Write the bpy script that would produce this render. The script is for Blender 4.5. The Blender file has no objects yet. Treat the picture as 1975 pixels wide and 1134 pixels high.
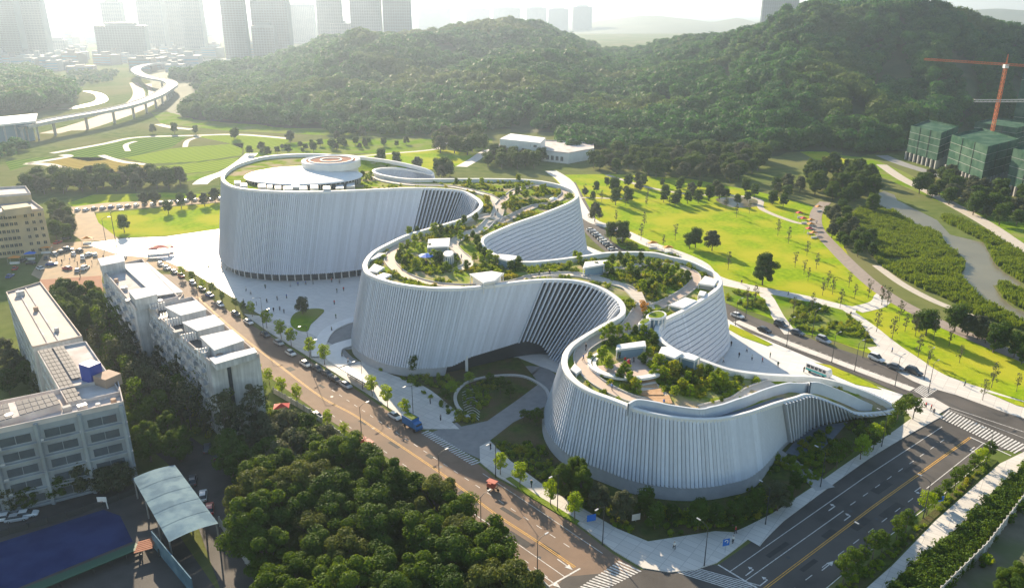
import bpy, bmesh, math, random
from mathutils import Vector, Matrix, noise
from mathutils.geometry import delaunay_2d_cdt

random.seed(7)
HAZE_TOP, HAZE_DENSITY = 290.0, 0.00016
S = bpy.context.scene
COL = S.collection
R = math.radians

# ------------------------------------------------------------------ camera
FPX, CX, CY, YH, CAMZ = 1500.0, 987.5, 567.0, 20.0, 100.0
PITCH = math.atan((CY - YH) / FPX)
cam = bpy.data.cameras.new('camera')
cam.sensor_width = 36.0
cam.lens = FPX / 1975.0 * 36.0
cam.clip_start = 1.0
cam.clip_end = 40000.0
camo = bpy.data.objects.new('camera', cam)
COL.objects.link(camo)
camo.location = (0, 0, CAMZ)
camo.rotation_euler = (math.pi / 2 - PITCH, 0, 0)
S.camera = camo

# ------------------------------------------------------------------ sky, sun, exposure
SUN_AZ, SUN_EL = R(-23.0), R(21.0)      # azimuth from +y (away from the camera), negative = to the left
sun_dir = Vector((math.sin(SUN_AZ) * math.cos(SUN_EL), math.cos(SUN_AZ) * math.cos(SUN_EL), math.sin(SUN_EL)))
W = bpy.data.worlds.new('World')
S.world = W
W.use_nodes = True
wn = W.node_tree
bg = wn.nodes['Background']
sky = wn.nodes.new('ShaderNodeTexSky')
sky.sky_type = 'NISHITA'
sky.sun_disc = False
sky.sun_elevation = SUN_EL
sky.sun_rotation = SUN_AZ
sky.altitude = 100
sky.air_density = 1.4
sky.dust_density = 0.5
sky.ozone_density = 2.0
wn.links.new(sky.outputs[0], bg.inputs[0])
bg.inputs[1].default_value = 0.075
sl = bpy.data.lights.new('sun', 'SUN')
sl.energy = 5.0
sl.angle = R(0.6)
sl.color = (1.0, 0.82, 0.59)
slo = bpy.data.objects.new('sun', sl)
COL.objects.link(slo)
slo.rotation_euler = sun_dir.to_track_quat('Z', 'Y').to_euler()
slo.location = (0, 0, 400)
S.view_settings.view_transform = 'Standard'
S.view_settings.look = 'None'
S.view_settings.gamma = 1.0
S.view_settings.exposure = 1.5
S.render.engine = 'CYCLES'
S.cycles.use_denoising = True
S.cycles.max_bounces = 5
S.cycles.diffuse_bounces = 2
S.cycles.glossy_bounces = 2
S.cycles.transmission_bounces = 3
S.cycles.transparent_max_bounces = 6
S.cycles.volume_bounces = 1
S.cycles.sample_clamp_indirect = 6.0

# ------------------------------------------------------------------ helpers: a photo pixel -> a point on a level plane of the place
def G(x, y, z=0.0):
    X = (x - CX) / FPX
    Y = -(y - CY) / FPX
    dy = math.cos(PITCH) + Y * math.sin(PITCH)
    dz = -math.sin(PITCH) + Y * math.cos(PITCH)
    t = (z - CAMZ) / dz
    return Vector((X * t, dy * t, z))

def GL(pts, z=0.0):
    return [G(p[0], p[1], z) for p in pts]

def cr(P, n=6, closed=False):
    P = [Vector(p) for p in P]
    N = len(P)
    out = []
    for i in range(N if closed else N - 1):
        if closed:
            p0, p1, p2, p3 = P[i - 1], P[i], P[(i + 1) % N], P[(i + 2) % N]
        else:
            p0, p1, p2, p3 = P[max(i - 1, 0)], P[i], P[i + 1], P[min(i + 2, N - 1)]
        for k in range(n):
            t = k / n
            out.append(0.5 * ((2 * p1) + (p2 - p0) * t + (2 * p0 - 5 * p1 + 4 * p2 - p3) * t * t + (3 * p1 - p0 - 3 * p2 + p3) * t ** 3))
    if not closed:
        out.append(P[-1])
    return out

def resample(P, step, closed=False):
    Q = list(P) + ([P[0]] if closed else [])
    L = [0.0]
    for a, b in zip(Q, Q[1:]):
        L.append(L[-1] + (b - a).length)
    n = max(2, int(round(L[-1] / step)))
    out = []
    j = 0
    for k in range(n if closed else n + 1):
        d = L[-1] * k / n
        while j < len(L) - 2 and L[j + 1] < d:
            j += 1
        w = (d - L[j]) / max(1e-9, L[j + 1] - L[j])
        out.append(Q[j].lerp(Q[j + 1], w))
    return out

def in_poly(x, y, poly):
    c = False
    j = len(poly) - 1
    for i in range(len(poly)):
        a, b = poly[i], poly[j]
        if (a[1] > y) != (b[1] > y) and x < (b[0] - a[0]) * (y - a[1]) / (b[1] - a[1]) + a[0]:
            c = not c
        j = i
    return c

_ONES = ['', 'first', 'second', 'third', 'fourth', 'fifth', 'sixth', 'seventh', 'eighth', 'ninth', 'tenth', 'eleventh', 'twelfth', 'thirteenth',
         'fourteenth', 'fifteenth', 'sixteenth', 'seventeenth', 'eighteenth', 'nineteenth']
_TENS = {2: ('twenty', 'twentieth'), 3: ('thirty', 'thirtieth'), 4: ('forty', 'fortieth'), 5: ('fifty', 'fiftieth'), 6: ('sixty', 'sixtieth'), 7: ('seventy', 'seventieth'), 8: ('eighty', 'eightieth'), 9: ('ninety', 'ninetieth')}
def nth(n):
    if n < 20:
        return _ONES[n]
    if n >= 100:
        return 'hundredth' if n == 100 else 'hundred and ' + nth(n - 100)
    a, b = divmod(n, 10)
    return _TENS[a][1] if b == 0 else _TENS[a][0] + '-' + _ONES[b]

class MB:
    """collects quads and polygons, then links them as ONE mesh object"""
    def __init__(s):
        s.v = []; s.f = []; s.m = []; s.cur = 0
    def add(s, vs, fs):
        o = len(s.v)
        s.v += [tuple(p) for p in vs]
        for f in fs:
            s.f.append(tuple(i + o for i in f)); s.m.append(s.cur)
        return s
    def quad(s, a, b, c, d):
        return s.add([a, b, c, d], [(0, 1, 2, 3)])
    def box(s, x0, x1, y0, y1, z0, z1, M=None):
        vs = [Vector((x, y, z)) for z in (z0, z1) for (x, y) in ((x0, y0), (x1, y0), (x1, y1), (x0, y1))]
        if M is not None:
            vs = [M @ p for p in vs]
        return s.add(vs, [(3, 2, 1, 0), (4, 5, 6, 7), (0, 1, 5, 4), (1, 2, 6, 5), (2, 3, 7, 6), (3, 0, 4, 7)])
    def bar(s, a, b, w, h=None, up=Vector((0, 0, 1))):
        a, b = Vector(a), Vector(b)
        h = h or w
        d = (b - a).normalized()
        sd = d.cross(up)
        if sd.length < 1e-4:
            sd = d.cross(Vector((0, 1, 0)))
        sd.normalize()
        u = sd.cross(d)
        vs = [p + sd * (i * w / 2) + u * (j * h / 2) for p in (a, b) for (i, j) in ((-1, -1), (1, -1), (1, 1), (-1, 1))]
        return s.add(vs, [(3, 2, 1, 0), (4, 5, 6, 7), (0, 1, 5, 4), (1, 2, 6, 5), (2, 3, 7, 6), (3, 0, 4, 7)])
    def tube(s, pts, rads, n=8, cap=True):
        rings = []
        pts = [Vector(p) for p in pts]
        for i, p in enumerate(pts):
            d = (pts[min(i + 1, len(pts) - 1)] - pts[max(i - 1, 0)]).normalized()
            a = d.cross(Vector((0.13, 0.97, 0.2)))
            if a.length < 1e-3:
                a = d.cross(Vector((1, 0, 0)))
            a.normalize(); b = d.cross(a)
            rings.append([p + (a * math.cos(2 * math.pi * k / n) + b * math.sin(2 * math.pi * k / n)) * rads[i] for k in range(n)])
        o = [q for r in rings for q in r]
        fs = []
        for i in range(len(pts) - 1):
            for k in range(n):
                k2 = (k + 1) % n
                fs.append((i * n + k, i * n + k2, (i + 1) * n + k2, (i + 1) * n + k))
        if cap:
            fs.append(tuple(range(n))[::-1]); fs.append(tuple((len(pts) - 1) * n + k for k in range(n)))
        return s.add(o, fs)
    def prism(s, poly, z0, z1, bottom=False):
        n = len(poly)
        vs = [(p[0], p[1], z0) for p in poly] + [(p[0], p[1], z1) for p in poly]
        fs = [(i, (i + 1) % n, n + (i + 1) % n, n + i) for i in range(n)]
        s.add(vs, fs)
        s.cap(poly, z1)
        return s
    def cap(s, poly, z):
        # triangulated level polygon, normals up
        co, ed, fa, *_ = delaunay_2d_cdt([Vector((p[0], p[1])) for p in poly], [], [list(range(len(poly)))], 1, 1e-4)
        vs = [(c.x, c.y, z) for c in co]
        out = []
        for f in fa:
            a, b, c = co[f[0]], co[f[1]], co[f[2]]
            out.append(tuple(f) if (b - a).cross(c - a) > 0 else tuple(reversed(f)))
        return s.add(vs, out)
    def ribbon(s, line, w, z=None):
        L = [Vector(p) for p in line]
        lf, rt = [], []
        for i, p in enumerate(L):
            d = L[min(i + 1, len(L) - 1)] - L[max(i - 1, 0)]
            nrm = Vector((-d.y, d.x, 0)).normalized()
            ww = w[i] if isinstance(w, (list, tuple)) else w
            zz = p.z if z is None else z
            a, b = p + nrm * ww / 2, p - nrm * ww / 2
            lf.append((a.x, a.y, zz)); rt.append((b.x, b.y, zz))
        n = len(L)
        s.add(lf + rt, [(n + i, n + i + 1, i + 1, i) for i in range(n - 1)])
        return lf, rt
    def build(s, name, mat=None, parent=None, smooth=False):
        me = bpy.data.meshes.new(name)
        me.from_pydata(s.v, [], s.f)
        mats = mat if isinstance(mat, (list, tuple)) else [mat]
        for m in mats:
            me.materials.append(m)
        if len(mats) > 1:
            me.polygons.foreach_set('material_index', s.m)
        if smooth:
            me.polygons.foreach_set('use_smooth', [True] * len(s.f))
        me.update()
        return link(name, me, parent)

def link(name, data, parent=None):
    o = bpy.data.objects.new(name, data)
    COL.objects.link(o)
    if parent is not None:
        o.parent = parent
    return o

def tag(o, label=None, cat=None, group=None, kind=None):
    if label: o['label'] = label
    if cat: o['category'] = cat
    if group: o['group'] = group
    if kind: o['kind'] = kind
    return o

def empty(name, loc=(0, 0, 0), rz=0.0, sc=1.0):
    o = link(name, None)
    o.empty_display_size = 0.5
    o.location = loc
    o.rotation_euler = (0, 0, rz)
    o.scale = (sc, sc, sc) if not isinstance(sc, (tuple, list)) else sc
    return o

def copy_tree(o, parent=None, loc=None, rz=None, sc=None):
    c = o.copy()
    COL.objects.link(c)
    c.parent = parent
    if loc is not None: c.location = loc
    if rz is not None: c.rotation_euler = (0, 0, rz)
    if sc is not None: c.scale = (sc, sc, sc) if not isinstance(sc, (tuple, list)) else sc
    for ch in list(o.children):
        copy_tree(ch, c)
    return c

def drop(o):
    for ch in list(o.children):
        drop(ch)
    bpy.data.objects.remove(o)

# ------------------------------------------------------------------ materials
def nodes(name):
    m = bpy.data.materials.new(name)
    m.use_nodes = True
    nt = m.node_tree
    return m, nt, nt.nodes['Principled BSDF']

def mat(name, col, rough=0.7, col2=None, scale=1.0, detail=4.0, metal=0.0, bump=0.0, bscale=None, col3=None, scale2=0.02, spec=0.3, jitter=0.0, coat=0.0):
    """base colour broken up by two sizes of noise in object space"""
    m, nt, b = nodes(name)
    N, Lk = nt.nodes, nt.links
    b.inputs['Roughness'].default_value = rough
    b.inputs['Metallic'].default_value = metal
    b.inputs['Specular IOR Level'].default_value = spec
    if coat:
        b.inputs['Coat Weight'].default_value = coat
    geo = N.new('ShaderNodeNewGeometry')
    pos = geo.outputs['Position']
    out = None
    if col2 is not None:
        n1 = N.new('ShaderNodeTexNoise'); n1.inputs['Scale'].default_value = scale; n1.inputs['Detail'].default_value = detail
        Lk.new(pos, n1.inputs['Vector'])
        r1 = N.new('ShaderNodeValToRGB')
        r1.color_ramp.elements[0].position = 0.32; r1.color_ramp.elements[1].position = 0.68
        r1.color_ramp.elements[0].color = (*col, 1); r1.color_ramp.elements[1].color = (*col2, 1)
        Lk.new(n1.outputs['Fac'], r1.inputs['Fac'])
        out = r1.outputs['Color']
    else:
        rgb = N.new('ShaderNodeRGB'); rgb.outputs[0].default_value = (*col, 1)
        out = rgb.outputs[0]
    if col3 is not None:
        n2 = N.new('ShaderNodeTexNoise'); n2.inputs['Scale'].default_value = scale2; n2.inputs['Detail'].default_value = 5
        Lk.new(pos, n2.inputs['Vector'])
        r2 = N.new('ShaderNodeValToRGB'); r2.color_ramp.elements[0].position = 0.42; r2.color_ramp.elements[1].position = 0.62
        Lk.new(n2.outputs['Fac'], r2.inputs['Fac'])
        mx = N.new('ShaderNodeMixRGB'); mx.inputs[2].default_value = (*col3, 1)
        Lk.new(r2.outputs['Color'], mx.inputs[0]); Lk.new(out, mx.inputs[1])
        out = mx.outputs[0]
    if jitter:
        oi = N.new('ShaderNodeObjectInfo')
        hs = N.new('ShaderNodeHueSaturation')
        mr = N.new('ShaderNodeMapRange'); mr.inputs[3].default_value = 1 - jitter; mr.inputs[4].default_value = 1 + jitter
        Lk.new(oi.outputs['Random'], mr.inputs[0]); Lk.new(mr.outputs[0], hs.inputs['Value']); Lk.new(out, hs.inputs['Color'])
        out = hs.outputs[0]
    Lk.new(out, b.inputs['Base Color'])
    if bump:
        n3 = N.new('ShaderNodeTexNoise'); n3.inputs['Scale'].default_value = bscale or scale * 3; n3.inputs['Detail'].default_value = 4
        Lk.new(pos, n3.inputs['Vector'])
        bp = N.new('ShaderNodeBump'); bp.inputs['Strength'].default_value = bump; bp.inputs['Distance'].default_value = 0.3
        Lk.new(n3.outputs['Fac'], bp.inputs['Height']); Lk.new(bp.outputs[0], b.inputs['Normal'])
    return m

def rowsmat(name, ca, cb, step, ang):
    """planted rows"""
    m, nt, b = nodes(name)
    N, Lk = nt.nodes, nt.links
    geo = N.new('ShaderNodeNewGeometry')
    mp = N.new('ShaderNodeMapping'); mp.inputs['Rotation'].default_value = (0, 0, ang)
    Lk.new(geo.outputs['Position'], mp.inputs[0])
    wv_ = N.new('ShaderNodeTexWave'); wv_.inputs['Scale'].default_value = 0.314 / step; wv_.inputs['Distortion'].default_value = 2.5; wv_.inputs['Detail'].default_value = 3; wv_.inputs['Detail Scale'].default_value = 0.4
    Lk.new(mp.outputs[0], wv_.inputs['Vector'])
    r1 = N.new('ShaderNodeValToRGB'); r1.color_ramp.elements[0].color = (*ca, 1); r1.color_ramp.elements[1].color = (*cb, 1)
    Lk.new(wv_.outputs['Fac'], r1.inputs['Fac']); Lk.new(r1.outputs[0], b.inputs['Base Color'])
    b.inputs['Roughness'].default_value = 0.95; b.inputs['Specular IOR Level'].default_value = 0.0
    return m

def leafmat(name, ca, cb, trans=0.35, patch=None, hue=0.03, tcol=None):
    """leaves: diffuse + light passing through, colour varied from tree to tree"""
    m, nt, b = nodes(name)
    N, Lk = nt.nodes, nt.links
    oi = N.new('ShaderNodeObjectInfo')
    geo = N.new('ShaderNodeNewGeometry')
    mx = N.new('ShaderNodeMixRGB'); mx.inputs[1].default_value = (*ca, 1); mx.inputs[2].default_value = (*cb, 1)
    ns = N.new('ShaderNodeTexNoise'); ns.inputs['Scale'].default_value = 0.45; ns.inputs['Detail'].default_value = 3
    Lk.new(geo.outputs['Position'], ns.inputs['Vector'])
    ad = N.new('ShaderNodeMath'); ad.operation = 'MULTIPLY_ADD'; ad.inputs[1].default_value = 0.9; ad.inputs[2].default_value = -0.2
    Lk.new(ns.outputs['Fac'], ad.inputs[0])
    a2 = N.new('ShaderNodeMath'); a2.operation = 'MULTIPLY_ADD'; a2.inputs[1].default_value = 0.6; a2.use_clamp = True
    Lk.new(oi.outputs['Random'], a2.inputs[0]); Lk.new(ad.outputs[0], a2.inputs[2])
    Lk.new(a2.outputs[0], mx.inputs[0])
    col = mx.outputs[0]
    if patch:
        pn = N.new('ShaderNodeTexNoise'); pn.inputs['Scale'].default_value = patch[1]; pn.inputs['Detail'].default_value = 2
        Lk.new(geo.outputs['Position'], pn.inputs['Vector'])
        rp = N.new('ShaderNodeValToRGB'); rp.color_ramp.elements[0].position = 0.52; rp.color_ramp.elements[1].position = 0.66
        Lk.new(pn.outputs['Fac'], rp.inputs['Fac'])
        m2 = N.new('ShaderNodeMixRGB'); m2.inputs[2].default_value = (*patch[0], 1)
        Lk.new(rp.outputs['Color'], m2.inputs[0]); Lk.new(col, m2.inputs[1])
        col = m2.outputs[0]
    Lk.new(col, b.inputs['Base Color'])
    b.inputs['Roughness'].default_value = 0.6
    b.inputs['Specular IOR Level'].default_value = 0.06
    tr = N.new('ShaderNodeBsdfTranslucent')
    hs = N.new('ShaderNodeHueSaturation'); hs.inputs['Hue'].default_value = 0.5 - hue; hs.inputs['Saturation'].default_value = 1.15; hs.inputs['Value'].default_value = 1.5
    Lk.new(col, hs.inputs['Color']); Lk.new(hs.outputs[0], tr.inputs['Color'])
    ms = N.new('ShaderNodeMixShader'); ms.inputs[0].default_value = trans
    Lk.new(b.outputs[0], ms.inputs[1]); Lk.new(tr.outputs[0], ms.inputs[2])
    Lk.new(ms.outputs[0], N['Material Output'].inputs['Surface'])
    return m

def brickmat(name, cwall, cgap, bw, bh, gap, rough=0.6, rotz=0.0, metal=0.0, jit=0.12):
    """courses laid out in object space x/y (paving, far facades)"""
    m, nt, b = nodes(name)
    N, Lk = nt.nodes, nt.links
    tc = N.new('ShaderNodeTexCoord')
    mp = N.new('ShaderNodeMapping'); mp.inputs['Rotation'].default_value = (0, 0, rotz)
    Lk.new(tc.outputs['Object'], mp.inputs[0])
    bt = N.new('ShaderNodeTexBrick')
    bt.offset = 0.0
    bt.inputs['Scale'].default_value = 1.0
    bt.inputs['Brick Width'].default_value = bw; bt.inputs['Row Height'].default_value = bh; bt.inputs['Mortar Size'].default_value = gap
    bt.inputs['Color1'].default_value = (*[c * (1 - jit) for c in cwall], 1); bt.inputs['Color2'].default_value = (*[min(1, c * (1 + jit)) for c in cwall], 1)
    bt.inputs['Mortar'].default_value = (*cgap, 1)
    Lk.new(mp.outputs[0], bt.inputs['Vector'])
    Lk.new(bt.outputs['Color'], b.inputs['Base Color'])
    b.inputs['Roughness'].default_value = rough
    b.inputs['Metallic'].default_value = metal
    return m

M = {}
M['ground'] = mat('ground_soil', (0.085, 0.125, 0.03), 0.95, (0.15, 0.18, 0.055), 0.15, col3=(0.17, 0.17, 0.07), scale2=0.01, bump=0.3, bscale=1.0, spec=0.0)
M['lawn'] = mat('lawn', (0.16, 0.27, 0.010), 0.95, (0.29, 0.39, 0.014), 0.5, 9, col3=(0.38, 0.38, 0.03), scale2=0.045, bump=0.6, bscale=3.0, spec=0.0)
M['lawn2'] = mat('lawn_rough', (0.10, 0.20, 0.008), 0.95, (0.19, 0.28, 0.014), 0.25, 6, col3=(0.22, 0.24, 0.07), scale2=0.05, bump=0.6, bscale=2.0, spec=0.0)
M['roofgreen'] = mat('roof_lawn', (0.15, 0.23, 0.02), 0.95, (0.25, 0.32, 0.03), 0.4, 6, col3=(0.42, 0.34, 0.22), scale2=0.14, bump=0.5, bscale=3.0, spec=0.0)
M['garden'] = mat('garden_soil_cover', (0.05, 0.075, 0.02), 0.95, (0.09, 0.12, 0.03), 0.6, 6, col3=(0.11, 0.09, 0.05), scale2=0.12, bump=0.6, bscale=3.0, spec=0.0)
M['reed'] = mat('reed_ground', (0.09, 0.12, 0.03), 0.95, (0.14, 0.17, 0.05), 0.3, 6, bump=0.8, bscale=1.2, spec=0.0)
M['field_a'] = rowsmat('field_green', (0.13, 0.21, 0.02), (0.27, 0.33, 0.04), 5.0, 0.5)
M['field_b'] = rowsmat('field_brown', (0.24, 0.17, 0.05), (0.36, 0.30, 0.08), 6.0, 0.9)
M['field_c'] = rowsmat('field_dark', (0.06, 0.12, 0.02), (0.15, 0.22, 0.035), 6.0, 0.2)
M['earth'] = mat('bare_earth', (0.34, 0.15, 0.08), 0.95, (0.26, 0.13, 0.075), 0.3, 5, bump=0.4)
M['earth2'] = mat('pale_earth', (0.42, 0.30, 0.18), 0.95, (0.33, 0.25, 0.16), 0.2, 5, bump=0.3)
M['asphalt'] = mat('asphalt', (0.062, 0.058, 0.055), 0.75, (0.088, 0.082, 0.076), 0.25, 6, col3=(0.11, 0.10, 0.092), scale2=0.06, bump=0.15, bscale=6, spec=0.15)
M['asphalt_w'] = mat('worn_sunlit_asphalt', (0.22, 0.15, 0.105), 0.8, (0.27, 0.19, 0.135), 0.3, 6, col3=(0.19, 0.14, 0.105), scale2=0.05, bump=0.15, bscale=6, spec=0.12)  # warm brown of low sunlight is put into the worn asphalt's colour
M['paint'] = mat('road_paint', (0.74, 0.73, 0.70), 0.7, (0.40, 0.39, 0.37), 2.2, 8)
M['paint_y'] = mat('road_paint_yellow', (0.78, 0.42, 0.05), 0.7, (0.45, 0.26, 0.06), 2.0, 8)
M['pave'] = brickmat('pale_paving', (0.58, 0.55, 0.505), (0.40, 0.38, 0.35), 3.2, 1.6, 0.05, 0.8, 0.65, jit=0.07)
M['plaza'] = brickmat('plaza_slabs', (0.66, 0.64, 0.61), (0.5, 0.485, 0.46), 2.4, 1.2, 0.02, 0.6, 0.5, jit=0.05)
M['path'] = mat('path_gravel', (0.50, 0.45, 0.38), 0.85, (0.43, 0.39, 0.33), 0.6, 6)
M['promenade'] = mat('brown_promenade', (0.30, 0.25, 0.21), 0.85, (0.24, 0.20, 0.175), 0.5, 6)
M['pathgrey'] = mat('grey_path', (0.27, 0.27, 0.265), 0.8, (0.22, 0.22, 0.22), 0.5, 6)
M['kerb'] = mat('kerb_stone', (0.55, 0.53, 0.5), 0.8, (0.45, 0.44, 0.42), 2.0)
M['white'] = mat('white_render', (0.78, 0.77, 0.75), 0.6, (0.70, 0.69, 0.67), 0.4)
M['white2'] = mat('weathered_white_wall', (0.70, 0.70, 0.69), 0.8, (0.60, 0.60, 0.595), 0.35, 6, col3=(0.50, 0.50, 0.495), scale2=0.25)
M['panel'] = mat('shade_blue_ceramic_panel', (0.66, 0.70, 0.775), 0.38, (0.63, 0.67, 0.745), 1.2, 3, spec=0.3, jitter=0.1)  # blue of skylit shade is put into the white tiles' colour
def streak(m, amount=0.16):
    nt = m.node_tree; N, Lk = nt.nodes, nt.links; b = N['Principled BSDF']
    src = b.inputs['Base Color'].links[0].from_socket
    geo = N.new('ShaderNodeNewGeometry'); mp = N.new('ShaderNodeMapping'); mp.inputs['Scale'].default_value = (1.6, 1.6, 0.09)
    Lk.new(geo.outputs['Position'], mp.inputs[0])
    ns = N.new('ShaderNodeTexNoise'); ns.inputs['Scale'].default_value = 1.0; ns.inputs['Detail'].default_value = 6; Lk.new(mp.outputs[0], ns.inputs['Vector'])
    mr = N.new('ShaderNodeMapRange'); mr.inputs[1].default_value = 0.35; mr.inputs[2].default_value = 0.7; mr.inputs[3].default_value = 1.0; mr.inputs[4].default_value = 1.0 - amount
    Lk.new(ns.outputs['Fac'], mr.inputs[0])
    hs = N.new('ShaderNodeHueSaturation'); Lk.new(mr.outputs[0], hs.inputs['Value']); Lk.new(src, hs.inputs['Color']); Lk.new(hs.outputs[0], b.inputs['Base Color'])
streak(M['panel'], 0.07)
streak(M['white2'], 0.3)
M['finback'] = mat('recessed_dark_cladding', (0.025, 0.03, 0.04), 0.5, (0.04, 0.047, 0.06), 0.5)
M['plinth'] = mat('grey_stone_plinth', (0.42, 0.43, 0.45), 0.6, (0.36, 0.37, 0.39), 0.7, 5)
M['roofdeck'] = mat('roof_deck_paving', (0.40, 0.36, 0.31), 0.8, (0.48, 0.43, 0.37), 0.6, 5)
M['roofpath'] = mat('roof_path', (0.60, 0.47, 0.37), 0.8, (0.52, 0.41, 0.33), 0.6, 5)
M['roofpath_p'] = mat('pale_roof_path', (0.66, 0.58, 0.49), 0.8, (0.58, 0.51, 0.43), 0.6, 5)
M['glass'] = mat('dark_window_glass', (0.035, 0.045, 0.055), 0.12, spec=0.6)
M['glass3'] = mat('grey_window_glass', (0.10, 0.125, 0.145), 0.15, (0.07, 0.085, 0.10), 0.3, spec=0.6)
M['glass2'] = mat('pale_blue_glass', (0.22, 0.32, 0.40), 0.15, spec=0.6)
M['metal'] = mat('grey_metal', (0.42, 0.43, 0.44), 0.45, metal=0.6)
M['darkmetal'] = mat('dark_metal', (0.06, 0.065, 0.07), 0.5, metal=0.3)
M['trunk'] = mat('bark', (0.11, 0.085, 0.06), 0.9, (0.17, 0.14, 0.11), 3.0)
M['water'] = mat('river_water', (0.13, 0.12, 0.08), 0.3, (0.17, 0.155, 0.10), 0.05, 3, bump=0.1, bscale=0.6, spec=0.2)
M['concrete'] = mat('concrete', (0.44, 0.43, 0.41), 0.85, (0.36, 0.355, 0.34), 0.5, 5)
M['leaf_dark'] = leafmat('leaves_dark', (0.03, 0.07, 0.010), (0.065, 0.12, 0.016), 0.3)
M['leaf_mid'] = leafmat('leaves_mid', (0.034, 0.08, 0.009), (0.085, 0.15, 0.015), 0.36)
M['leaf_lime'] = leafmat('leaves_lime', (0.16, 0.27, 0.012), (0.23, 0.34, 0.02), 0.45)
M['leaf_dull'] = leafmat('leaves_dull', (0.065, 0.085, 0.045), (0.095, 0.11, 0.055), 0.3)
M['leaf_hill'] = leafmat('leaves_hill', (0.014, 0.06, 0.018), (0.075, 0.165, 0.032), 0.34, patch=((0.12, 0.155, 0.04), 0.0075), hue=-0.01)
M['leaf_shrub'] = leafmat('leaves_shrub', (0.09, 0.17, 0.014), (0.22, 0.31, 0.022), 0.42, patch=((0.28, 0.29, 0.035), 0.15))
M['leaf_orange'] = leafmat('leaves_orange', (0.42, 0.22, 0.03), (0.50, 0.32, 0.05), 0.35)
M['leaf_reed'] = leafmat('leaves_reed', (0.07, 0.135, 0.02), (0.14, 0.20, 0.03), 0.35)
M['finback2'] = mat('blue_grey_paving', (0.16, 0.19, 0.23), 0.6, (0.12, 0.145, 0.18), 0.6)
# ================================================================== THE SETTING
_z = [0]
def sheet(name, px, m, z, spl=0, world=False, closed=True, kind='structure', parent=None, label=None):
    P = [Vector(p) for p in px] if world else GL(px)
    if spl:
        P = cr(P, spl, True)
    b = MB()
    a = sum(P[i].x * P[(i + 1) % len(P)].y - P[(i + 1) % len(P)].x * P[i].y for i in range(len(P)))
    if a < 0:
        P = P[::-1]
    b.prism([(p.x, p.y) for p in P], -0.3, z)
    o = b.build(name, m, parent)
    if parent is None:
        tag(o, label, kind=kind)
    return o

def strip(name, px, w, m, z, spl=6, world=False, parent=None, kind='structure'):
    """a road or path: a ribbon with sides, following a centre line"""
    L = [Vector(p) for p in px] if world else GL(px)
    if spl:
        L = cr(L, spl)
        if isinstance(w, list):
            w = [w[min(len(w) - 1, int(i / spl + 0.0001))] * (1 - (i % spl) / spl) + w[min(len(w) - 1, int(i / spl) + 1)] * ((i % spl) / spl) for i in range(len(L))]
    b = MB()
    lf, rt = b.ribbon(L, w, z)
    for a, c in zip(lf, lf[1:]):
        b.quad(a, c, (c[0], c[1], -0.3), (a[0], a[1], -0.3))
    for a, c in zip(rt, rt[1:]):
        b.quad(c, a, (a[0], a[1], -0.3), (c[0], c[1], -0.3))
    o = b.build(name, m, parent)
    if parent is None:
        tag(o, kind=kind)
    return o

# ground sheet to the horizon
g = MB()
g.add([(-14000, -300, 0), (14000, -300, 0), (14000, 14000, 0), (-14000, 14000, 0)], [(0, 1, 2, 3)])
tag(g.build('ground', M['ground']), kind='structure')

# ---------------------------------------------------------------- lawns and fields
sheet('park_lawn', [(1062, 338), (1180, 336), (1330, 345), (1470, 372), (1560, 395), (1600, 420), (1640, 500), (1700, 560), (1790, 615), (1975, 690), (2080, 730), (2080, 815), (1975, 785), (1860, 757), (1700, 690), (1560, 640), (1420, 590), (1300, 530), (1190, 460), (1120, 400)], M['lawn'], 0.03)
sheet('upper_lawn', [(690, 300), (760, 292), (860, 290), (930, 298), (900, 316), (860, 326), (760, 330), (690, 318)], M['lawn'], 0.035)
sheet('west_lawn', [(186, 412), (300, 402), (425, 392), (520, 388), (520, 432), (425, 441), (320, 455), (240, 458), (180, 452)], M['lawn'], 0.04)
sheet('west_meadow', [(130, 392), (180, 376), (320, 372), (425, 376), (425, 390), (300, 399), (160, 408)], M['lawn'], 0.036)
sheet('river_bank_lawn', [(1620, 300), (1680, 306), (1740, 330), (1850, 385), (1990, 430), (2080, 470), (2080, 520), (1975, 476), (1890, 420), (1800, 385), (1720, 350), (1660, 326)], M['lawn2'], 0.03)
sheet('dam_slope', [(290, 216), (470, 224), (640, 240), (780, 248), (800, 262), (640, 262), (430, 252), (310, 238)], M['lawn2'], 0.03)
sheet('middle_lawn', [(1520, 282), (1580, 288), (1660, 320), (1640, 330), (1580, 312)], M['lawn'], 0.034)
sheet('back_meadow', [(470, 285), (640, 268), (820, 268), (950, 268), (950, 290), (690, 296), (560, 306), (470, 308)], M['lawn2'], 0.031)
fields = [([(112, 300), (240, 268), (365, 262), (330, 285), (240, 305), (170, 312)], 'field_c'),
          ([(240, 305), (330, 287), (470, 276), (466, 300), (380, 312), (290, 316)], 'field_a'),
          ([(75, 318), (130, 304), (190, 304), (270, 314), (300, 322), (180, 330), (120, 328)], 'field_b'),
          ([(300, 322), (380, 314), (462, 304), (450, 318), (420, 330), (340, 336), (280, 334)], 'field_a'),
          ([(150, 334), (280, 324), (340, 337), (300, 346), (190, 346)], 'field_b'),
          ([(340, 338), (430, 330), (410, 342), (360, 350), (310, 347)], 'lawn2'),
          ([(370, 262), (500, 262), (560, 270), (540, 285), (470, 288), (440, 276)], 'field_a'),
          ([(10, 312), (70, 304), (110, 302), (60, 318), (20, 330)], 'field_c')]
for px, mm in fields:
    sheet('crop_field', px, M[mm], 0.045)
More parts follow.
